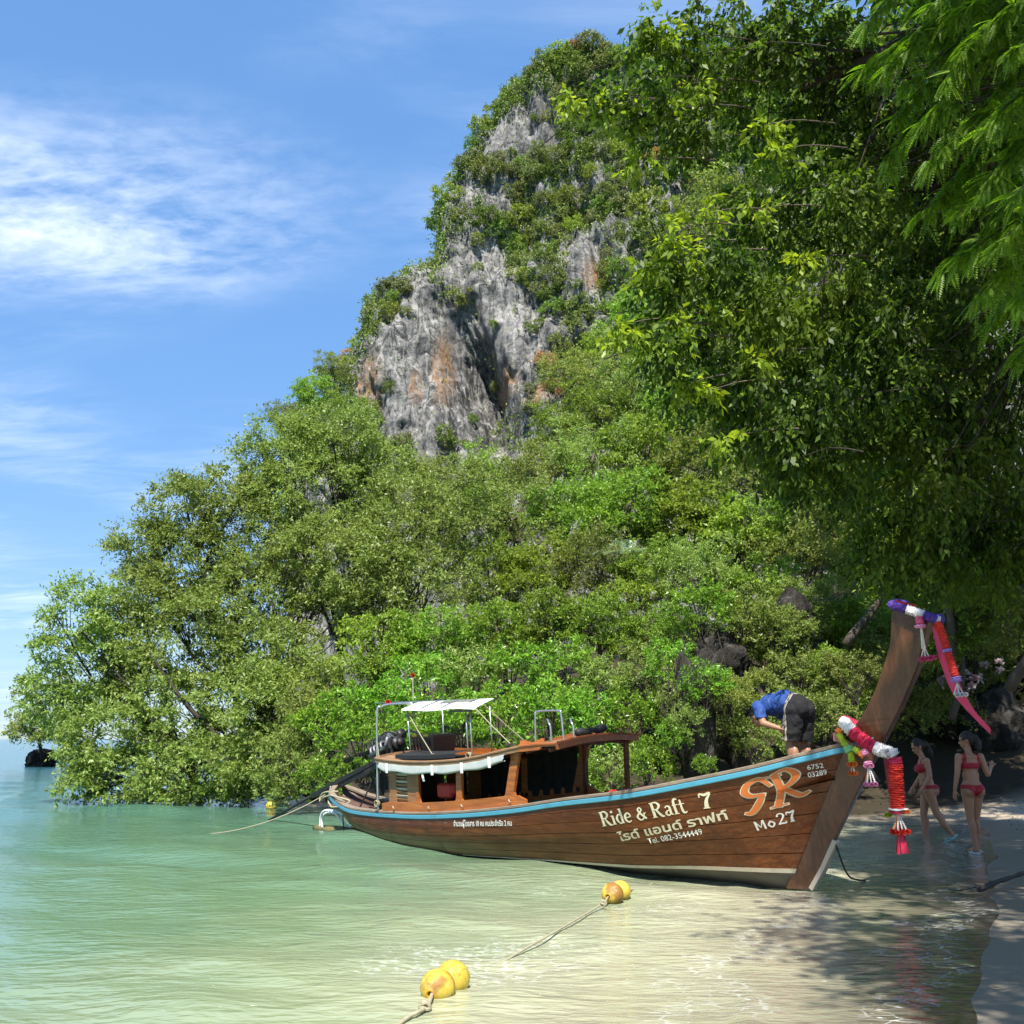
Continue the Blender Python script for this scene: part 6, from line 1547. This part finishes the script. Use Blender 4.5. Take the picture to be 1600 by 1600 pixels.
COLS = [(600, 'the boat stern'), (675, 'the crate on the boat'), (745, 'the white canopy'), (815, 'the cabin window'), (880, 'the roof hoops'), (945, 'the cabin front'), (1010, 'the painted English name'), (1075, 'the painted telephone number'), (1150, 'the dark root-hung rock'), (1215, 'the painted emblem'), (1290, 'the bending person'), (1365, 'the foredeck'), (1440, 'the prow top'), (1520, 'the wading woman'), (2000, 'the woman seen from behind')]
def col_of(px): return next(n for x, n in COLS if px < x)
KIND = ['bright green leafy tree', 'olive green leafy tree', 'tall deep green tree', 'pale fine-leaved tree']
def put_tree(px, py, Rpx, Y, k, row, seed):
    c = at(px, py, Y); kk = Y / ray(px, py)[1] / 1600; s = Rpx * kk / 1.95
    rg = random.Random(seed); crown, trunk = PT[k]
    o = thing('forest_tree', '%s %s, above %s' % (KIND[k], row, col_of(px)), 'tree', c - np.array([0, 0, 4.2 * s]), 'trees on the wooded slope')
    a_ = rg.uniform(0, 6.28)
    for nm, me in (('crown', crown), ('trunk', trunk)):
        ch = link(nm, me, o); ch.location = (0, 0, 4.2 * s); ch.rotation_euler = (rg.uniform(-.12, .12), rg.uniform(-.12, .12), a_); ch.scale = (s, s, s * rg.uniform(.9, 1.1))
    return o
rows = {'high at the foot of the cliff': [(905, 590, 62, 72), (960, 545, 58, 84), (868, 668, 46, 60), (930, 640, 62, 62), (1005, 610, 72, 62), (1080, 630, 75, 58), (1150, 655, 80, 56), (1230, 700, 90, 50), (1010, 500, 60, 88), (1070, 540, 70, 80), (1140, 560, 80, 75)],
        'on the upper slope': [(690, 765, 52, 46), (770, 745, 58, 50), (845, 735, 60, 47), (930, 715, 78, 46), (1015, 705, 80, 46), (1100, 735, 85, 44), (1190, 760, 88, 42), (1290, 780, 95, 42), (1390, 820, 100, 42), (1500, 850, 110, 40)],
        'halfway up the slope': [(730, 810, 78, 40), (815, 800, 80, 39), (900, 800, 80, 38), (985, 795, 78, 37), (1075, 815, 85, 37), (1165, 835, 88, 36), (1260, 865, 92, 35), (1360, 900, 95, 35), (1460, 930, 95, 34), (1560, 950, 95, 34)],
        'low on the slope': [(770, 895, 78, 33), (850, 885, 74, 32), (930, 890, 74, 31), (1010, 900, 70, 30), (1090, 905, 74, 29), (1175, 930, 80, 29), (1265, 960, 82, 28), (1350, 990, 82, 28), (1440, 1010, 85, 29), (1530, 1020, 90, 30), (1610, 1030, 80, 30)],
        'just above the shrubs': [(600, 1010, 72, 27.5), (690, 1005, 72, 27), (775, 985, 66, 27), (855, 970, 62, 27), (935, 975, 64, 26.5), (1010, 985, 58, 26), (1065, 990, 50, 25), (1180, 1015, 62, 25.5), (1290, 1060, 62, 25), (1360, 1075, 62, 25.5), (1490, 1075, 62, 30)]}
i_ = 0
for row, L_ in rows.items():
    for (px, py, Rp, Y) in L_:
        i_ += 1; rg = random.Random(i_ * 7)
        k = rg.choice([0, 0, 1, 2, 3] if px < 1250 else [1, 2, 1, 2]); put_tree(px, py, Rp, Y, k, row, i_)

for n_, (px, py, Rp, Y, k) in enumerate([(1300, 560, 120, 26, 2), (1420, 480, 130, 24, 1), (1540, 420, 140, 22, 2), (1330, 380, 120, 30, 1), (1450, 280, 130, 26, 2), (1570, 230, 140, 22, 1), (1240, 230, 95, 40, 2), (1350, 200, 110, 32, 1), (1280, 90, 100, 34, 2), (1420, 90, 120, 28, 1), (1560, 60, 130, 24, 2), (1400, 680, 120, 24, 2), (1530, 660, 130, 22, 1), (1330, 820, 90, 25, 1), (1450, 850, 100, 23, 2), (1570, 850, 110, 21.5, 1), (1490, 970, 75, 24, 2), (1590, 960, 80, 23, 1), (1190, 120, 80, 44, 2), (1160, 330, 85, 50, 1), (1200, 470, 95, 40, 2)]):
    ht = 'reaching the top of the view' if py < 150 else ('tall' if py < 420 else ('middle-height' if py < 720 else 'low'))
    o = put_tree(px, py, Rp, Y, k, 'behind the drooping branches', 300 + n_); o['label'] = 'shaded %s %s behind drooping branches, over %s' % (ht, KIND[k].split(' ', 1)[1], col_of(px)); o['group'] = 'shaded trees behind the drooping branches'
for n_, (px, py, Rp, Y, k) in enumerate([(450, 655, 34, 96, 1), (490, 615, 34, 100, 2), (520, 575, 30, 104, 1), (545, 640, 34, 90, 0), (470, 690, 36, 84, 2)]):
    o = put_tree(px, py, Rp, Y, k, '', 400 + n_); o['label'] = '%s standing on the seaward ridge, %s' % (KIND[k], ['outermost', 'second up', 'highest of the ridge', 'against the orange-stained rock', 'lowest of the ridge'][n_]); o['group'] = 'ridge trees'

# glossy shrubs along the shore, rosettes of long leaves
def proto_shrub(seed, mat, L, W, n=46, ntw=6, nlf=9):
    rg = np.random.default_rng(seed); E = [((0, 0, -.1), (.95, .95, .8)), ((.4, .2, .3), (.6, .6, .5)), ((-.4, -.1, .2), (.6, .6, .55))]
    C = in_ellipsoids(rg, E, n / 8, .6)
    ros = []
    V1 = leaf_set(rg, C, rg.uniform(.28, .5, len(C)), ntw, nlf, L, W, up=.7, droop=.1, spread=.85, out_from=np.array([0, 0, -.8]), flat=.5)
    # rosette at each tip
    m = len(C) * 5; tips = np.repeat(C, 5, 0) + unit(rg.normal(size=(m, 3)) + unit(np.repeat(C, 5, 0)) * 1.2 + [0, 0, .5]) * rg.uniform(.2, .42, (m, 1))
    V2 = leaf_set(rg, tips, np.full(m, .05), 8, 1, L * 1.2, W * 1.1, up=.9, droop=0, spread=.75, flat=.4)
    V = np.concatenate([V1, V2]); crown = raw_mesh('foliage', V, quads(V)); crown.materials.append(mat)
    mb = MB()
    for c in C[::2]: mb.tube(curve_pts([(rg.normal() * .1, rg.normal() * .1, -1.1), c * .5 + [0, 0, -.35], c], 6), np.linspace(.022, .008, 6), 5, False)
    st = raw_mesh('stems', np.concatenate(mb.V), mb.F, True); st.materials.append(m_barkd)
    return crown, st
PS = [proto_shrub(41, m_lshr, .145, .045), proto_shrub(42, m_lshr, .13, .052, 50), proto_shrub(43, m_lmang, .12, .045, 54), proto_shrub(44, m_lfor2, .10, .045, 60, 8, 9)]
SK = ['glossy bright green shrub', 'dense bright green shrub', 'pale green shrub', 'dark olive shrub']
sp = [(455, 1190, 52, 23.5, 2), (520, 1130, 58, 23.5, 1), (480, 1120, 50, 24.5, 3), (505, 1215, 42, 22.2, 0), (560, 1165, 55, 22.8, 0), (600, 1110, 58, 24, 1), (640, 1160, 55, 22.6, 0), (665, 1070, 60, 25, 0), (715, 1130, 60, 22.8, 1), (735, 1060, 55, 24.6, 2), (790, 1120, 60, 22.6, 0), (800, 1050, 55, 24.6, 0),
      (860, 1120, 58, 22.4, 1), (880, 1045, 55, 24.4, 0), (925, 1130, 55, 22.2, 0), (945, 1070, 52, 23.8, 2), (985, 1120, 48, 22.2, 1), (1010, 1050, 48, 23.6, 2), (850, 1205, 48, 21.8, 2), (905, 1210, 46, 21.6, 0), (960, 1205, 44, 21.4, 2), (1015, 1190, 40, 21.2, 1), (1050, 1150, 26, 20.9, 1), (780, 1210, 46, 22, 1), (700, 1210, 48, 22.3, 0), (1100, 1195, 18, 20.6, 1),
      (430, 1225, 34, 23, 2), (1180, 1090, 48, 22.8, 3), (1185, 1165, 42, 22.2, 3), (1240, 1120, 48, 23.4, 3), (1300, 1125, 44, 22.8, 3), (1250, 1060, 50, 24, 3), (1330, 1060, 45, 23.5, 3), (1420, 1120, 46, 25.5, 3), (1480, 1110, 48, 27, 3), (1500, 1010, 60, 27, 3), (1400, 1030, 60, 26, 3), (1560, 1060, 60, 28, 3), (1590, 1000, 60, 28, 3), (1130, 1130, 34, 23.0, 3), (1072, 1125, 30, 20.9, 2), (1105, 1065, 38, 21.0, 0), (1235, 982, 40, 24.6, 2), (1140, 1085, 34, 21.2, 3), (1060, 1095, 34, 21.6, 2), (1125, 1075, 36, 21.8, 2), (1050, 1035, 40, 22.4, 0), (1160, 960, 52, 24.6, 2), (1095, 950, 52, 24.2, 0), (1210, 985, 46, 24.6, 2)]
for j, (px, py, Rp, Y, k) in enumerate(sp):
    c = at(px, py, Y); s = Rp * Y / ray(px, py)[1] / 1600 / 1.05; rg = random.Random(j * 13 + 5)
    low = 'at the waterline' if py > 1180 else ('rising in tiers' if py > 1100 else 'set back')
    o = thing('shore_shrub', '%s %s on the bank behind %s' % (SK[k], low, col_of(px)), 'shrub', c - np.array([0, 0, 1.1 * s]), 'shrubs along the bank')
    for nm, me in zip(('foliage', 'stems'), PS[k]):
        ch = link(nm, me, o); ch.location = (0, 0, 1.1 * s); ch.rotation_euler = (rg.uniform(-.2, .2), rg.uniform(-.2, .2), rg.uniform(0, 6.28)); ch.scale = (s, s, s * rg.uniform(.85, 1.1))

# bushes rooted all over the cliff
def proto_bush(seed, n, L):
    rg = np.random.default_rng(seed); E = [((0, 0, .15), (.62, .62, .5)), ((.3, .1, .3), (.4, .45, .35)), ((-.32, -.1, .2), (.42, .42, .38)), ((.0, -.3, -.05), (.5, .4, .4))]
    C = in_ellipsoids(rg, E, n / 3.2, .7)
    V = leaf_set(rg, C, rg.uniform(.14, .26, len(C)), 9, 4, L, L * .55, up=.5, droop=.1, spread=.9, out_from=np.array([0, 0, -.3]), flat=.9)
    me = raw_mesh('cliff_bush', V, quads(V)); return me
PB = []
for k in range(4):
    for s_ in (1, 2):
        me = proto_bush(50 + 10 * k + s_, 70, .088); me.materials.append(m_lcl[k]); PB.append(me)
bare = [[(552, 600), (590, 520), (640, 440), (668, 425), (690, 480), (690, 705), (600, 692)], [(690, 470), (762, 478), (835, 600), (800, 645), (725, 705), (692, 705)], [(700, 372), (765, 352), (795, 425), (862, 480), (862, 560), (822, 602), (742, 480), (690, 440)],
        [(748, 248), (785, 185), (850, 138), (884, 150), (872, 225), (800, 262)], [(885, 368), (948, 362), (944, 462), (888, 452)], [(765, 275), (815, 285), (800, 345), (750, 335)], [(930, 115), (985, 105), (985, 150), (935, 150)], [(700, 285), (735, 280), (740, 335), (700, 340)]]
def in_poly(px, py, P):
    r_ = np.zeros(px.shape, bool)
    for a_, b_ in zip(P, P[1:] + P[:1]):
        c = (a_[1] > py) != (b_[1] > py)
        with np.errstate(divide='ignore', invalid='ignore'): r_ ^= c & (px < (b_[0] - a_[0]) * (py - a_[1]) / (b_[1] - a_[1] + 1e-9) + a_[0])
    return r_
qx, qy = project(CL); du = np.gradient(CL, axis=1); dvv = np.gradient(CL, axis=0); CN = unit(np.cross(du, dvv)); CN = np.where((np.sum(CN * (CL - [0, 0, CAM_H]), -1) > 0)[..., None], -CN, CN)
rockm = np.zeros(qx.shape, bool)
for P in bare: rockm |= in_poly(qx, qy, P)
g = np.random.default_rng(77)
cand = np.argwhere((qx > 400) & (qx < 1180) & (qy > 10) & (qy < 700) & (UU < .8)); g.shuffle(cand)
placed = []; nb_ = 0
def zone(px, py):
    if py < 110: return 'on the cliff summit'
    if px < 560: return 'on the seaward ridge of the cliff'
    if px < 700: return 'along the skyline edge above the orange-stained buttress' if py < 480 else 'on the lower grey buttress'
    if py < 260: return 'on the upper cliff around the bare grey patch'
    if px < 860: return 'on the cliff face above the streaked hollow' if py < 480 else 'at the edge of the streaked hollow'
    if px < 960: return 'around the small cave mouth' if py < 470 else 'on the ledges under the cave mouth'
    return 'on the cliff flank half hidden by near branches' if px < 1120 else 'on the wooded flank seen through near branches'
for (i, j) in cand:
    x, y = qx[i, j], qy[i, j]; rk = rockm[i, j]
    if rk and g.random() > .03: continue
    if not rk and y > 640 and x > 700: continue
    r_px = g.uniform(14, 34) if not rk else g.uniform(8, 15)
    if x > 1000: r_px *= 1.5
    if any((x - a_) ** 2 + (y - b_) ** 2 < (.62 * (r_px + c_)) ** 2 * .55 for a_, b_, c_ in placed): continue
    placed.append((x, y, r_px)); p = CL[i, j] + CN[i, j] * .3; sc_ = r_px * np.linalg.norm(CL[i, j]) / 1600 * 1.18
    k = g.choice([0, 0, 1, 1, 2, 3]) * 2 + g.integers(0, 2); me = PB[k]
    if g.random() < .025: me = PB[k].copy(); me.materials.clear(); me.materials.append(m_ldry)
    o = link('cliff_bush', me); o.location = p.tolist(); o.scale = (sc_, sc_, sc_ * g.uniform(.85, 1.25)); o.rotation_euler = (g.uniform(-.2, .2), g.uniform(-.2, .2), g.uniform(0, 6.28))
    tint = ['olive green', 'deep green', 'yellow green', 'grey green'][k // 2]; big = 'large' if r_px > 24 else ('small' if r_px < 15 else 'rounded')
    z_ = zone(x, y); tag(o, '%s %s bush %s' % (big, tint, z_), 'bush', 'cliff bushes ' + z_); nb_ += 1
    if nb_ >= 285: break
print('cliff bushes', nb_)
# leafy ground cover between the bushes
ii = g.integers(0, len(cand), 60000); I_ = cand[ii]; keep = ~rockm[I_[:, 0], I_[:, 1]] | (g.random(len(I_)) < .04); I_ = I_[keep]
P = CL[I_[:, 0], I_[:, 1]]; nz_ = fbm(P * .35 + 91, 3); kq = nz_ > -.25; I_ = I_[kq]; P = P[kq]; nn_ = CN[I_[:, 0], I_[:, 1]]
P = P + nn_ * (np.clip(nz_[kq] + .3, 0, 1) * g.uniform(.1, 1.2, len(P)))[:, None] + g.normal(size=P.shape) * .25
V = leaf_set(g, P, np.full(len(P), .15), 1, 2, .34, .19, up=.4, droop=.0, spread=.9, flat=.7)
tag(link('creepers', raw_mesh('creepers', V, quads(V)), None, m_lcl[1]), 'low creepers and ferns matted over the limestone ledges', 'creepers', kind='stuff')

# the big tree on the beach: dark hanging branches, canopy over the viewer's side
GD_ = lambda *a: EL(*a)
Evis = [EL(1120, 90, 95, 90, 10.5), EL(1035, 60, 45, 50, 10.2), EL(1015, 150, 70, 42, 10), EL(1085, 200, 70, 50, 10.4), EL(1230, 110, 120, 110, 11.2), EL(1340, 180, 110, 120, 11.5), EL(1300, 330, 110, 90, 11), EL(1200, 330, 70, 50, 11), EL(1110, 430, 95, 60, 10.4), EL(1040, 440, 42, 60, 10.2),
        EL(1180, 500, 110, 75, 10.8), EL(1050, 535, 55, 45, 10.2), EL(1290, 480, 120, 90, 11), EL(1120, 590, 75, 45, 10.6), EL(1230, 620, 100, 70, 11), EL(1350, 600, 110, 110, 11.4), EL(1190, 690, 80, 40, 10.8), EL(1300, 720, 90, 60, 11.2), EL(1430, 700, 110, 130, 11.8), EL(1430, 480, 100, 130, 11.6), EL(1540, 620, 100, 150, 12),
        EL(1400, 830, 80, 60, 12), EL(1500, 840, 100, 90, 12.4), EL(1600, 820, 90, 130, 12.6), EL(1560, 380, 90, 150, 12), EL(1460, 320, 80, 120, 11.8), EL(1540, 150, 100, 140, 11.5)]
Eov = [((3.7, .3, 9.5), (1.5, 1.5, .8)), ((2.9, -1.6, 9.0), (1.2, 1.2, .7)), ((2.6, 2.6, 8.9), (1.3, 2.4, .9)), ((4.6, 1.5, 9.6), (2.0, 2.5, 1.1)), ((6.8, 2.5, 10.4), (2.2, 2.8, 1.2)), ((4.2, 5.6, 9.6), (1.7, 1.8, .8)), ((6.6, 6.6, 10.8), (2.2, 2.2, 1.2)), ((9.2, 6.0, 10.8), (2.4, 3.0, 1.4)), ((9.5, 10.5, 11), (2.6, 2.6, 1.5)), ((12.5, 9, 11), (2.5, 3.5, 1.6)), ((12.5, 14, 11), (2.6, 3, 1.6)), ((3.3, -.8, 9.2), (1.9, 1.8, .9)), ((7.5, 12.5, 11.6), (2.0, 2.0, 1.2)), ((14, 18.5, 10), (3, 3, 2)), ((10, 16.5, 11), (2.4, 2.2, 1.5)), ((4.7, 7.2, 9.4), (1.4, 1.6, .7)), ((6.2, 8.0, 9.9), (1.8, 1.7, .8)), ((5.0, 9.6, 10.9), (1.9, 1.5, .8)), ((8.2, 9.4, 10.6), (1.8, 1.7, .9)), ((5.2, 4.0, 8.6), (1.6, 1.7, .8)), ((7.2, 11.0, 12.0), (2.2, 1.8, 1.0))]
rg = np.random.default_rng(61); base = np.array([9.3, 8.2, float(ground_z(9.3, 8.2)) - .1])
C1 = in_ellipsoids(rg, Evis, 17.0, .2); C2 = np.concatenate([in_ellipsoids(rg, [e for e in Eov if e[0][0] <= 4.5], 4.6, .3), in_ellipsoids(rg, [e for e in Eov if e[0][0] > 4.5], 7.0, .3)])
V1 = leaf_set(rg, C1, rg.uniform(.26, .52, len(C1)), 10, 9, .105, .046, up=-.05, droop=.55, spread=.7, hang=.55, flat=.35, fold=.1, out_from=np.array([9, 11, 8.]), outw=.7)
V2 = leaf_set(rg, C2, rg.uniform(.45, .85, len(C2)), 11, 8, .17, .08, up=.2, droop=.2, spread=.9, flat=.9)
bt = thing('beach_tree', 'large dark-leaved tree with drooping branches shading the bow and the beach', 'tree', base)
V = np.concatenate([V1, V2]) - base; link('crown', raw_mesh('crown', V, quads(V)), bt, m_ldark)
mb = MB()
tr = curve_pts([base, base + [-.2, .2, 3], (8.6, 8.4, 6.5), (8.3, 8.3, 8.5)], 14); mb.tube(tr, np.linspace(.42, .22, 14), 12)
for tgt in (at(1450, 300, 11.8), at(1500, 700, 12.2), at(1250, 140, 11.2), (4.6, 2, 9.6), (7, 5, 10.6), (10, 10.5, 11), (12.5, 12, 11), (3.2, 0, 9.2)):
    tgt = np.asarray(tgt, float); s0 = tr[rg.integers(8, 14)]; pl = curve_pts([s0, (s0 + tgt) / 2 + [0, 0, .7], tgt], 12); mb.tube(pl, np.linspace(.16, .05, 12), 7, False)
    for c in np.concatenate([C1, C2]):
        if np.linalg.norm(c - tgt) < 2.0 and rg.random() < .14:
            q0 = pl[rg.integers(5, 12)]; mb.tube(curve_pts([q0, (q0 + c) / 2 + [0, 0, .25], c], 6), np.linspace(.022, .006, 6), 4, False)
for c in C1[rg.random(len(C1)) < .2]:
    e = c + unit(rg.normal(size=3) * [1, .6, .3] + [.8, .2, .35]) * rg.uniform(.5, 1.3); mb.tube(curve_pts([e, (e + c) / 2 + [0, 0, .06], c + [-.1, 0, -.1]], 5), np.linspace(.009, .003, 5), 4, False)
mb.V = [v - base for v in mb.V]; mb.build('trunk', m_barkd, bt, True)

# brighter yellow-green leaf sprays: sun glow at the tree's fringe painted in their colour
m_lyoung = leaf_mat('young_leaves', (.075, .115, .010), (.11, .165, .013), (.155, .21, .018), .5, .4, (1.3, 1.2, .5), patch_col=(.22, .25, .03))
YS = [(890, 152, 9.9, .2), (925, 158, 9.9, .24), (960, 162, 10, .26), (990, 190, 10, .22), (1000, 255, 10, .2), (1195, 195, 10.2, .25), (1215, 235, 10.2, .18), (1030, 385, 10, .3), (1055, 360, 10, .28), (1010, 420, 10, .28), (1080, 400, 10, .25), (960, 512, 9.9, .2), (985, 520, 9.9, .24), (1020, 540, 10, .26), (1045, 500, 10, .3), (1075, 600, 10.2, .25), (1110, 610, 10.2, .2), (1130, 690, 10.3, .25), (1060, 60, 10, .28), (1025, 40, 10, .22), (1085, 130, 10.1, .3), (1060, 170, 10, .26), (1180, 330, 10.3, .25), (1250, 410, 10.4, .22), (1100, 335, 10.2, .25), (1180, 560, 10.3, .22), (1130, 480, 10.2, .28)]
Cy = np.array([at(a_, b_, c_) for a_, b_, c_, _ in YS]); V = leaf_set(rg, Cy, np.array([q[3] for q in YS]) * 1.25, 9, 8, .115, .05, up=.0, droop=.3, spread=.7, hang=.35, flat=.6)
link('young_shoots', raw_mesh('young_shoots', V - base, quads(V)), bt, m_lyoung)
mb = MB()
for c in Cy: mb.tube(curve_pts([c + [.9, .35, .25], c + [.4, .15, .16], c], 6) - base, np.linspace(.012, .004, 6), 4, False)
mb.build('shoot_twigs', m_bark, bt, True)

# feathery tamarind branch reaching in close by
rg = np.random.default_rng(71); tb = np.array([4.4, 4.2, float(ground_z(4.4, 4.2))])
tips, VV = [], []
tw = MB(); arms = []
for (px, py, Y) in ((1350, 40, 4.9), (1345, 110, 4.8), (1420, 60, 4.6), (1400, 180, 4.8), (1480, 120, 4.4), (1385, 250, 4.8), (1450, 250, 4.5), (1540, 200, 4.2), (1500, 330, 4.5), (1470, 420, 4.6), (1560, 380, 4.3), (1530, 460, 4.5), (1590, 300, 4.1), (1580, 80, 4.1), (1500, 20, 4.5), (1440, 330, 4.7), (1590, 470, 4.3), (1460, 5, 4.6), (1540, 280, 4.3), (1420, 130, 4.7), (1500, 80, 4.4), (1560, 140, 4.6), (1440, 190, 4.5), (1520, 240, 4.7), (1480, 290, 4.7), (1580, 230, 4.3), (1600, 160, 4.2), (1600, 400, 4.9), (1560, 330, 4.4), (1500, 400, 4.4), (1550, 500, 5.0), (1390, 100, 4.6), (1600, 20, 4.9), (1530, 60, 4.6), (1590, 560, 4.7), (1630, 100, 4.3), (1640, 300, 4.7), (1640, 450, 4.9), (1570, 430, 4.6), (1470, 60, 4.8), (1430, 10, 4.7)):
    tp = at(px, py, Y); st = tp + np.array([rg.uniform(.45, .75), rg.uniform(-.1, .2), rg.uniform(.15, .4)])
    arms.append((curve_pts([st, (st + tp) / 2 + [0, 0, .12], tp], 16)))
Vl = []
for P in arms:
    tw.tube(P, np.linspace(.006, .002, len(P)), 5, False)
    for k in range(2, 16):
        for q in range(6):
            a0 = P[k]; dirv = unit(unit(P[min(k + 1, 15)] - P[k - 1]) * .7 + rg.normal(size=3) * [.55, .55, .35] + [-.15, 0, -.55]); Lf = rg.uniform(.09, .16)
            side = unit(np.cross(dirv, [0, 0, 1.] + rg.normal(size=3) * .35)); nrm_ = np.cross(side, dirv); m = 13
            f = np.linspace(.1, 1, m); R_ = a0 + dirv * (Lf * f)[:, None] + np.array([0, 0, -.25 * Lf]) * (f ** 2)[:, None]
            for sg in (1, -1):
                ld = unit(side * sg + dirv * .45); l_ = .027 * np.sin(np.pi * (.18 + .72 * f))[:, None]; w_ = dirv * .0062
                Vl.append(np.stack([R_ - w_ * .6, R_ + ld * l_ * .5 + w_ - nrm_ * .002, R_ + ld * l_ + w_ * .3 - nrm_ * .004, R_ + ld * l_ * .5 - w_ - nrm_ * .002], 1).reshape(-1, 3))
V = np.concatenate(Vl) - tb
tt_ = thing('tamarind_tree', 'feathery green tamarind branches hanging close at the upper edge of the view', 'tree', tb)
link('crown', raw_mesh('crown', V, quads(V)), tt_, m_ltam)
tr = curve_pts([tb, tb + [.05, .1, 2.2], (4.2, 4.3, 4.2), (4.0, 4.3, 5.6)], 12); tw.tube(tr, np.linspace(.14, .06, 12), 9)
for P in arms: tw.tube(curve_pts([tr[8 + int(rg.integers(0, 4))], (tr[9] + P[0]) / 2 + [0, 0, .15], P[0]], 6), np.linspace(.014, .006, 6), 5, False)
tw.V = [v - tb for v in tw.V]; tw.build('trunk', m_barkd, tt_, True)

# small palm on the slope
pc = at(978, 868, 30.0); pl_ = thing('palm', 'small silvery palm fanning out of the slope', 'palm', pc - np.array([0, 0, 1.6]))
rg = np.random.default_rng(81); MB().tube([(0, 0, 1.0), (.02, 0, 1.3), (0, 0, 1.62)], [.05, .045, .02], 8).build('trunk', m_bark, pl_, True)
for k in range(13):
    a_ = 2 * math.pi * k / 13 + rg.uniform(-.2, .2); el = rg.uniform(.25, 1.2); d0 = np.array([math.cos(a_) * math.cos(el), math.sin(a_) * math.cos(el), math.sin(el)]); Lf = rg.uniform(.85, 1.15)
    f = np.linspace(.12, 1, 26); R_ = np.array([0, 0, 1.6]) + d0 * (Lf * f)[:, None] + np.array([0, 0, -.45]) * (f ** 2)[:, None]; sd_ = unit(np.cross(d0, [0, 0, 1.])); Q = []
    for sg in (1, -1):
        ld = unit(sd_ * sg + d0 * .6 + [0, 0, -.1]); l_ = .34 * np.sin(np.pi * (.15 + .8 * f))[:, None]; w_ = d0 * .013
        Q.append(np.stack([R_ - w_ * .5, R_ + ld * l_ * .5 + w_, R_ + ld * l_ + [0, 0, -.04], R_ + ld * l_ * .5 - w_], 1).reshape(-1, 3))
    V = np.concatenate(Q); link('frond', raw_mesh('frond', V, quads(V)), pl_, m_lpalm)
# islet tree far out, pink bougainvillea, hanging roots, litter
unique_tree('islet_tree', 'small dense tree on the far sea rock at the picture edge', 91, [EL(45, 1108, 32, 38, 62), EL(80, 1100, 34, 34, 62), EL(28, 1135, 22, 20, 62), EL(105, 1080, 30, 30, 63), EL(70, 1135, 36, 20, 62), EL(48, 1142, 36, 20, 61.5), EL(90, 1146, 34, 16, 61.5)], (at(68, 1160, 63)[0], 63, .6), at(65, 1120, 62), m_lfor2, .17, .08, dens=3.4, rc=(.4, .7), ntw=12, nlf=8, r0=.12, group=None)
unique_tree('yellow_islet_shrub', 'yellow green shrub above the far sea rock', 92, [EL(95, 1128, 30, 22, 58), EL(125, 1120, 26, 24, 57)], (at(100, 1158, 58)[0], 58, .4), at(100, 1140, 58), m_lcl[2], .16, .07, dens=4.2, rc=(.3, .6), ntw=12, nlf=8, r0=.06, cat='shrub')
unique_tree('bougainvillea', 'pink flowering bougainvillea behind the scarf', 93, [EL(1555, 1040, 16, 11, 26), EL(1500, 1050, 12, 10, 26), EL(1520, 1066, 10, 8, 26), EL(1478, 1064, 8, 6, 26)], at(1530, 1120, 26.2), at(1530, 1060, 26.2), m_lpink, .085, .07, dens=10, rc=(.1, .22), ntw=10, nlf=5, r0=.03, cat='shrub')
hr = thing('hanging_roots', 'thin bare roots hanging over the dark rock behind the boat', 'roots', at(1080, 1190, 21.2)); rg = np.random.default_rng(95); b0 = at(1080, 1190, 21.2)
for k in range(15):
    x = rg.uniform(1045, 1135); y0 = rg.uniform(985, 1040); y1 = y0 + rg.uniform(50, 150); Y = rg.uniform(20.7, 21.4)
    Q = curve_pts([at(x, y0, Y), at(x + rg.uniform(-22, 22), (y0 + y1) / 2, Y - .1), at(x + rg.uniform(-16, 16), y1, Y)], 9) - b0; MB().tube(Q, np.linspace(.012, .005, 9), 5).build('root', m_barkd, hr)
rg = np.random.default_rng(97); n = 2200; X_ = rg.uniform(2.5, 15, n); Y_ = rg.uniform(5, 26, n); d_ = shore_dist(X_, Y_); kq = d_ > .5; X_, Y_ = X_[kq], Y_[kq]; Z_ = ground_z(X_, Y_)
V = leaf_set(rg, np.stack([X_, Y_, Z_ + .012], 1), np.full(len(X_), .01), 1, 1, .07, .035, up=0, droop=0, spread=1, flat=3)
tag(link('leaf_litter', raw_mesh('leaf_litter', V, quads(V)), None, pm('dead_leaves', (.09, .055, .03), .8, var=.5, scale=3)), 'dead leaves scattered over the beach sand', 'leaf litter', kind='stuff')

# things that would share a label are told apart by their order from the open sea inland
same = {}
for o in list(bpy.data.objects):
    if o.parent is None and o.get('label'): same.setdefault(o['label'], []).append(o)
ORD = 'first second third fourth fifth sixth seventh eighth ninth tenth eleventh twelfth thirteenth fourteenth fifteenth sixteenth seventeenth eighteenth nineteenth twentieth'.split()
for lb, L_ in same.items():
    if len(L_) > 1:
        L_.sort(key=lambda o: project(np.array(o.matrix_basis.translation))[0])
        for k, o in enumerate(L_): o['label'] = lb + ', ' + ORD[min(k, 19)] + ' from seaward'
for o in list(bpy.data.objects):
    if o.parent is None and len(o.get('label', '').replace('-', ' ').split()) > 15:
        for a_, b_ in ((' on the bank', ''), ('shaded ', ''), ('leafy ', ''), ('rounded ', ''), ('just ', ''), (' the ', ' ')):
            if len(o['label'].split()) > 15: o['label'] = o['label'].replace(a_, b_)
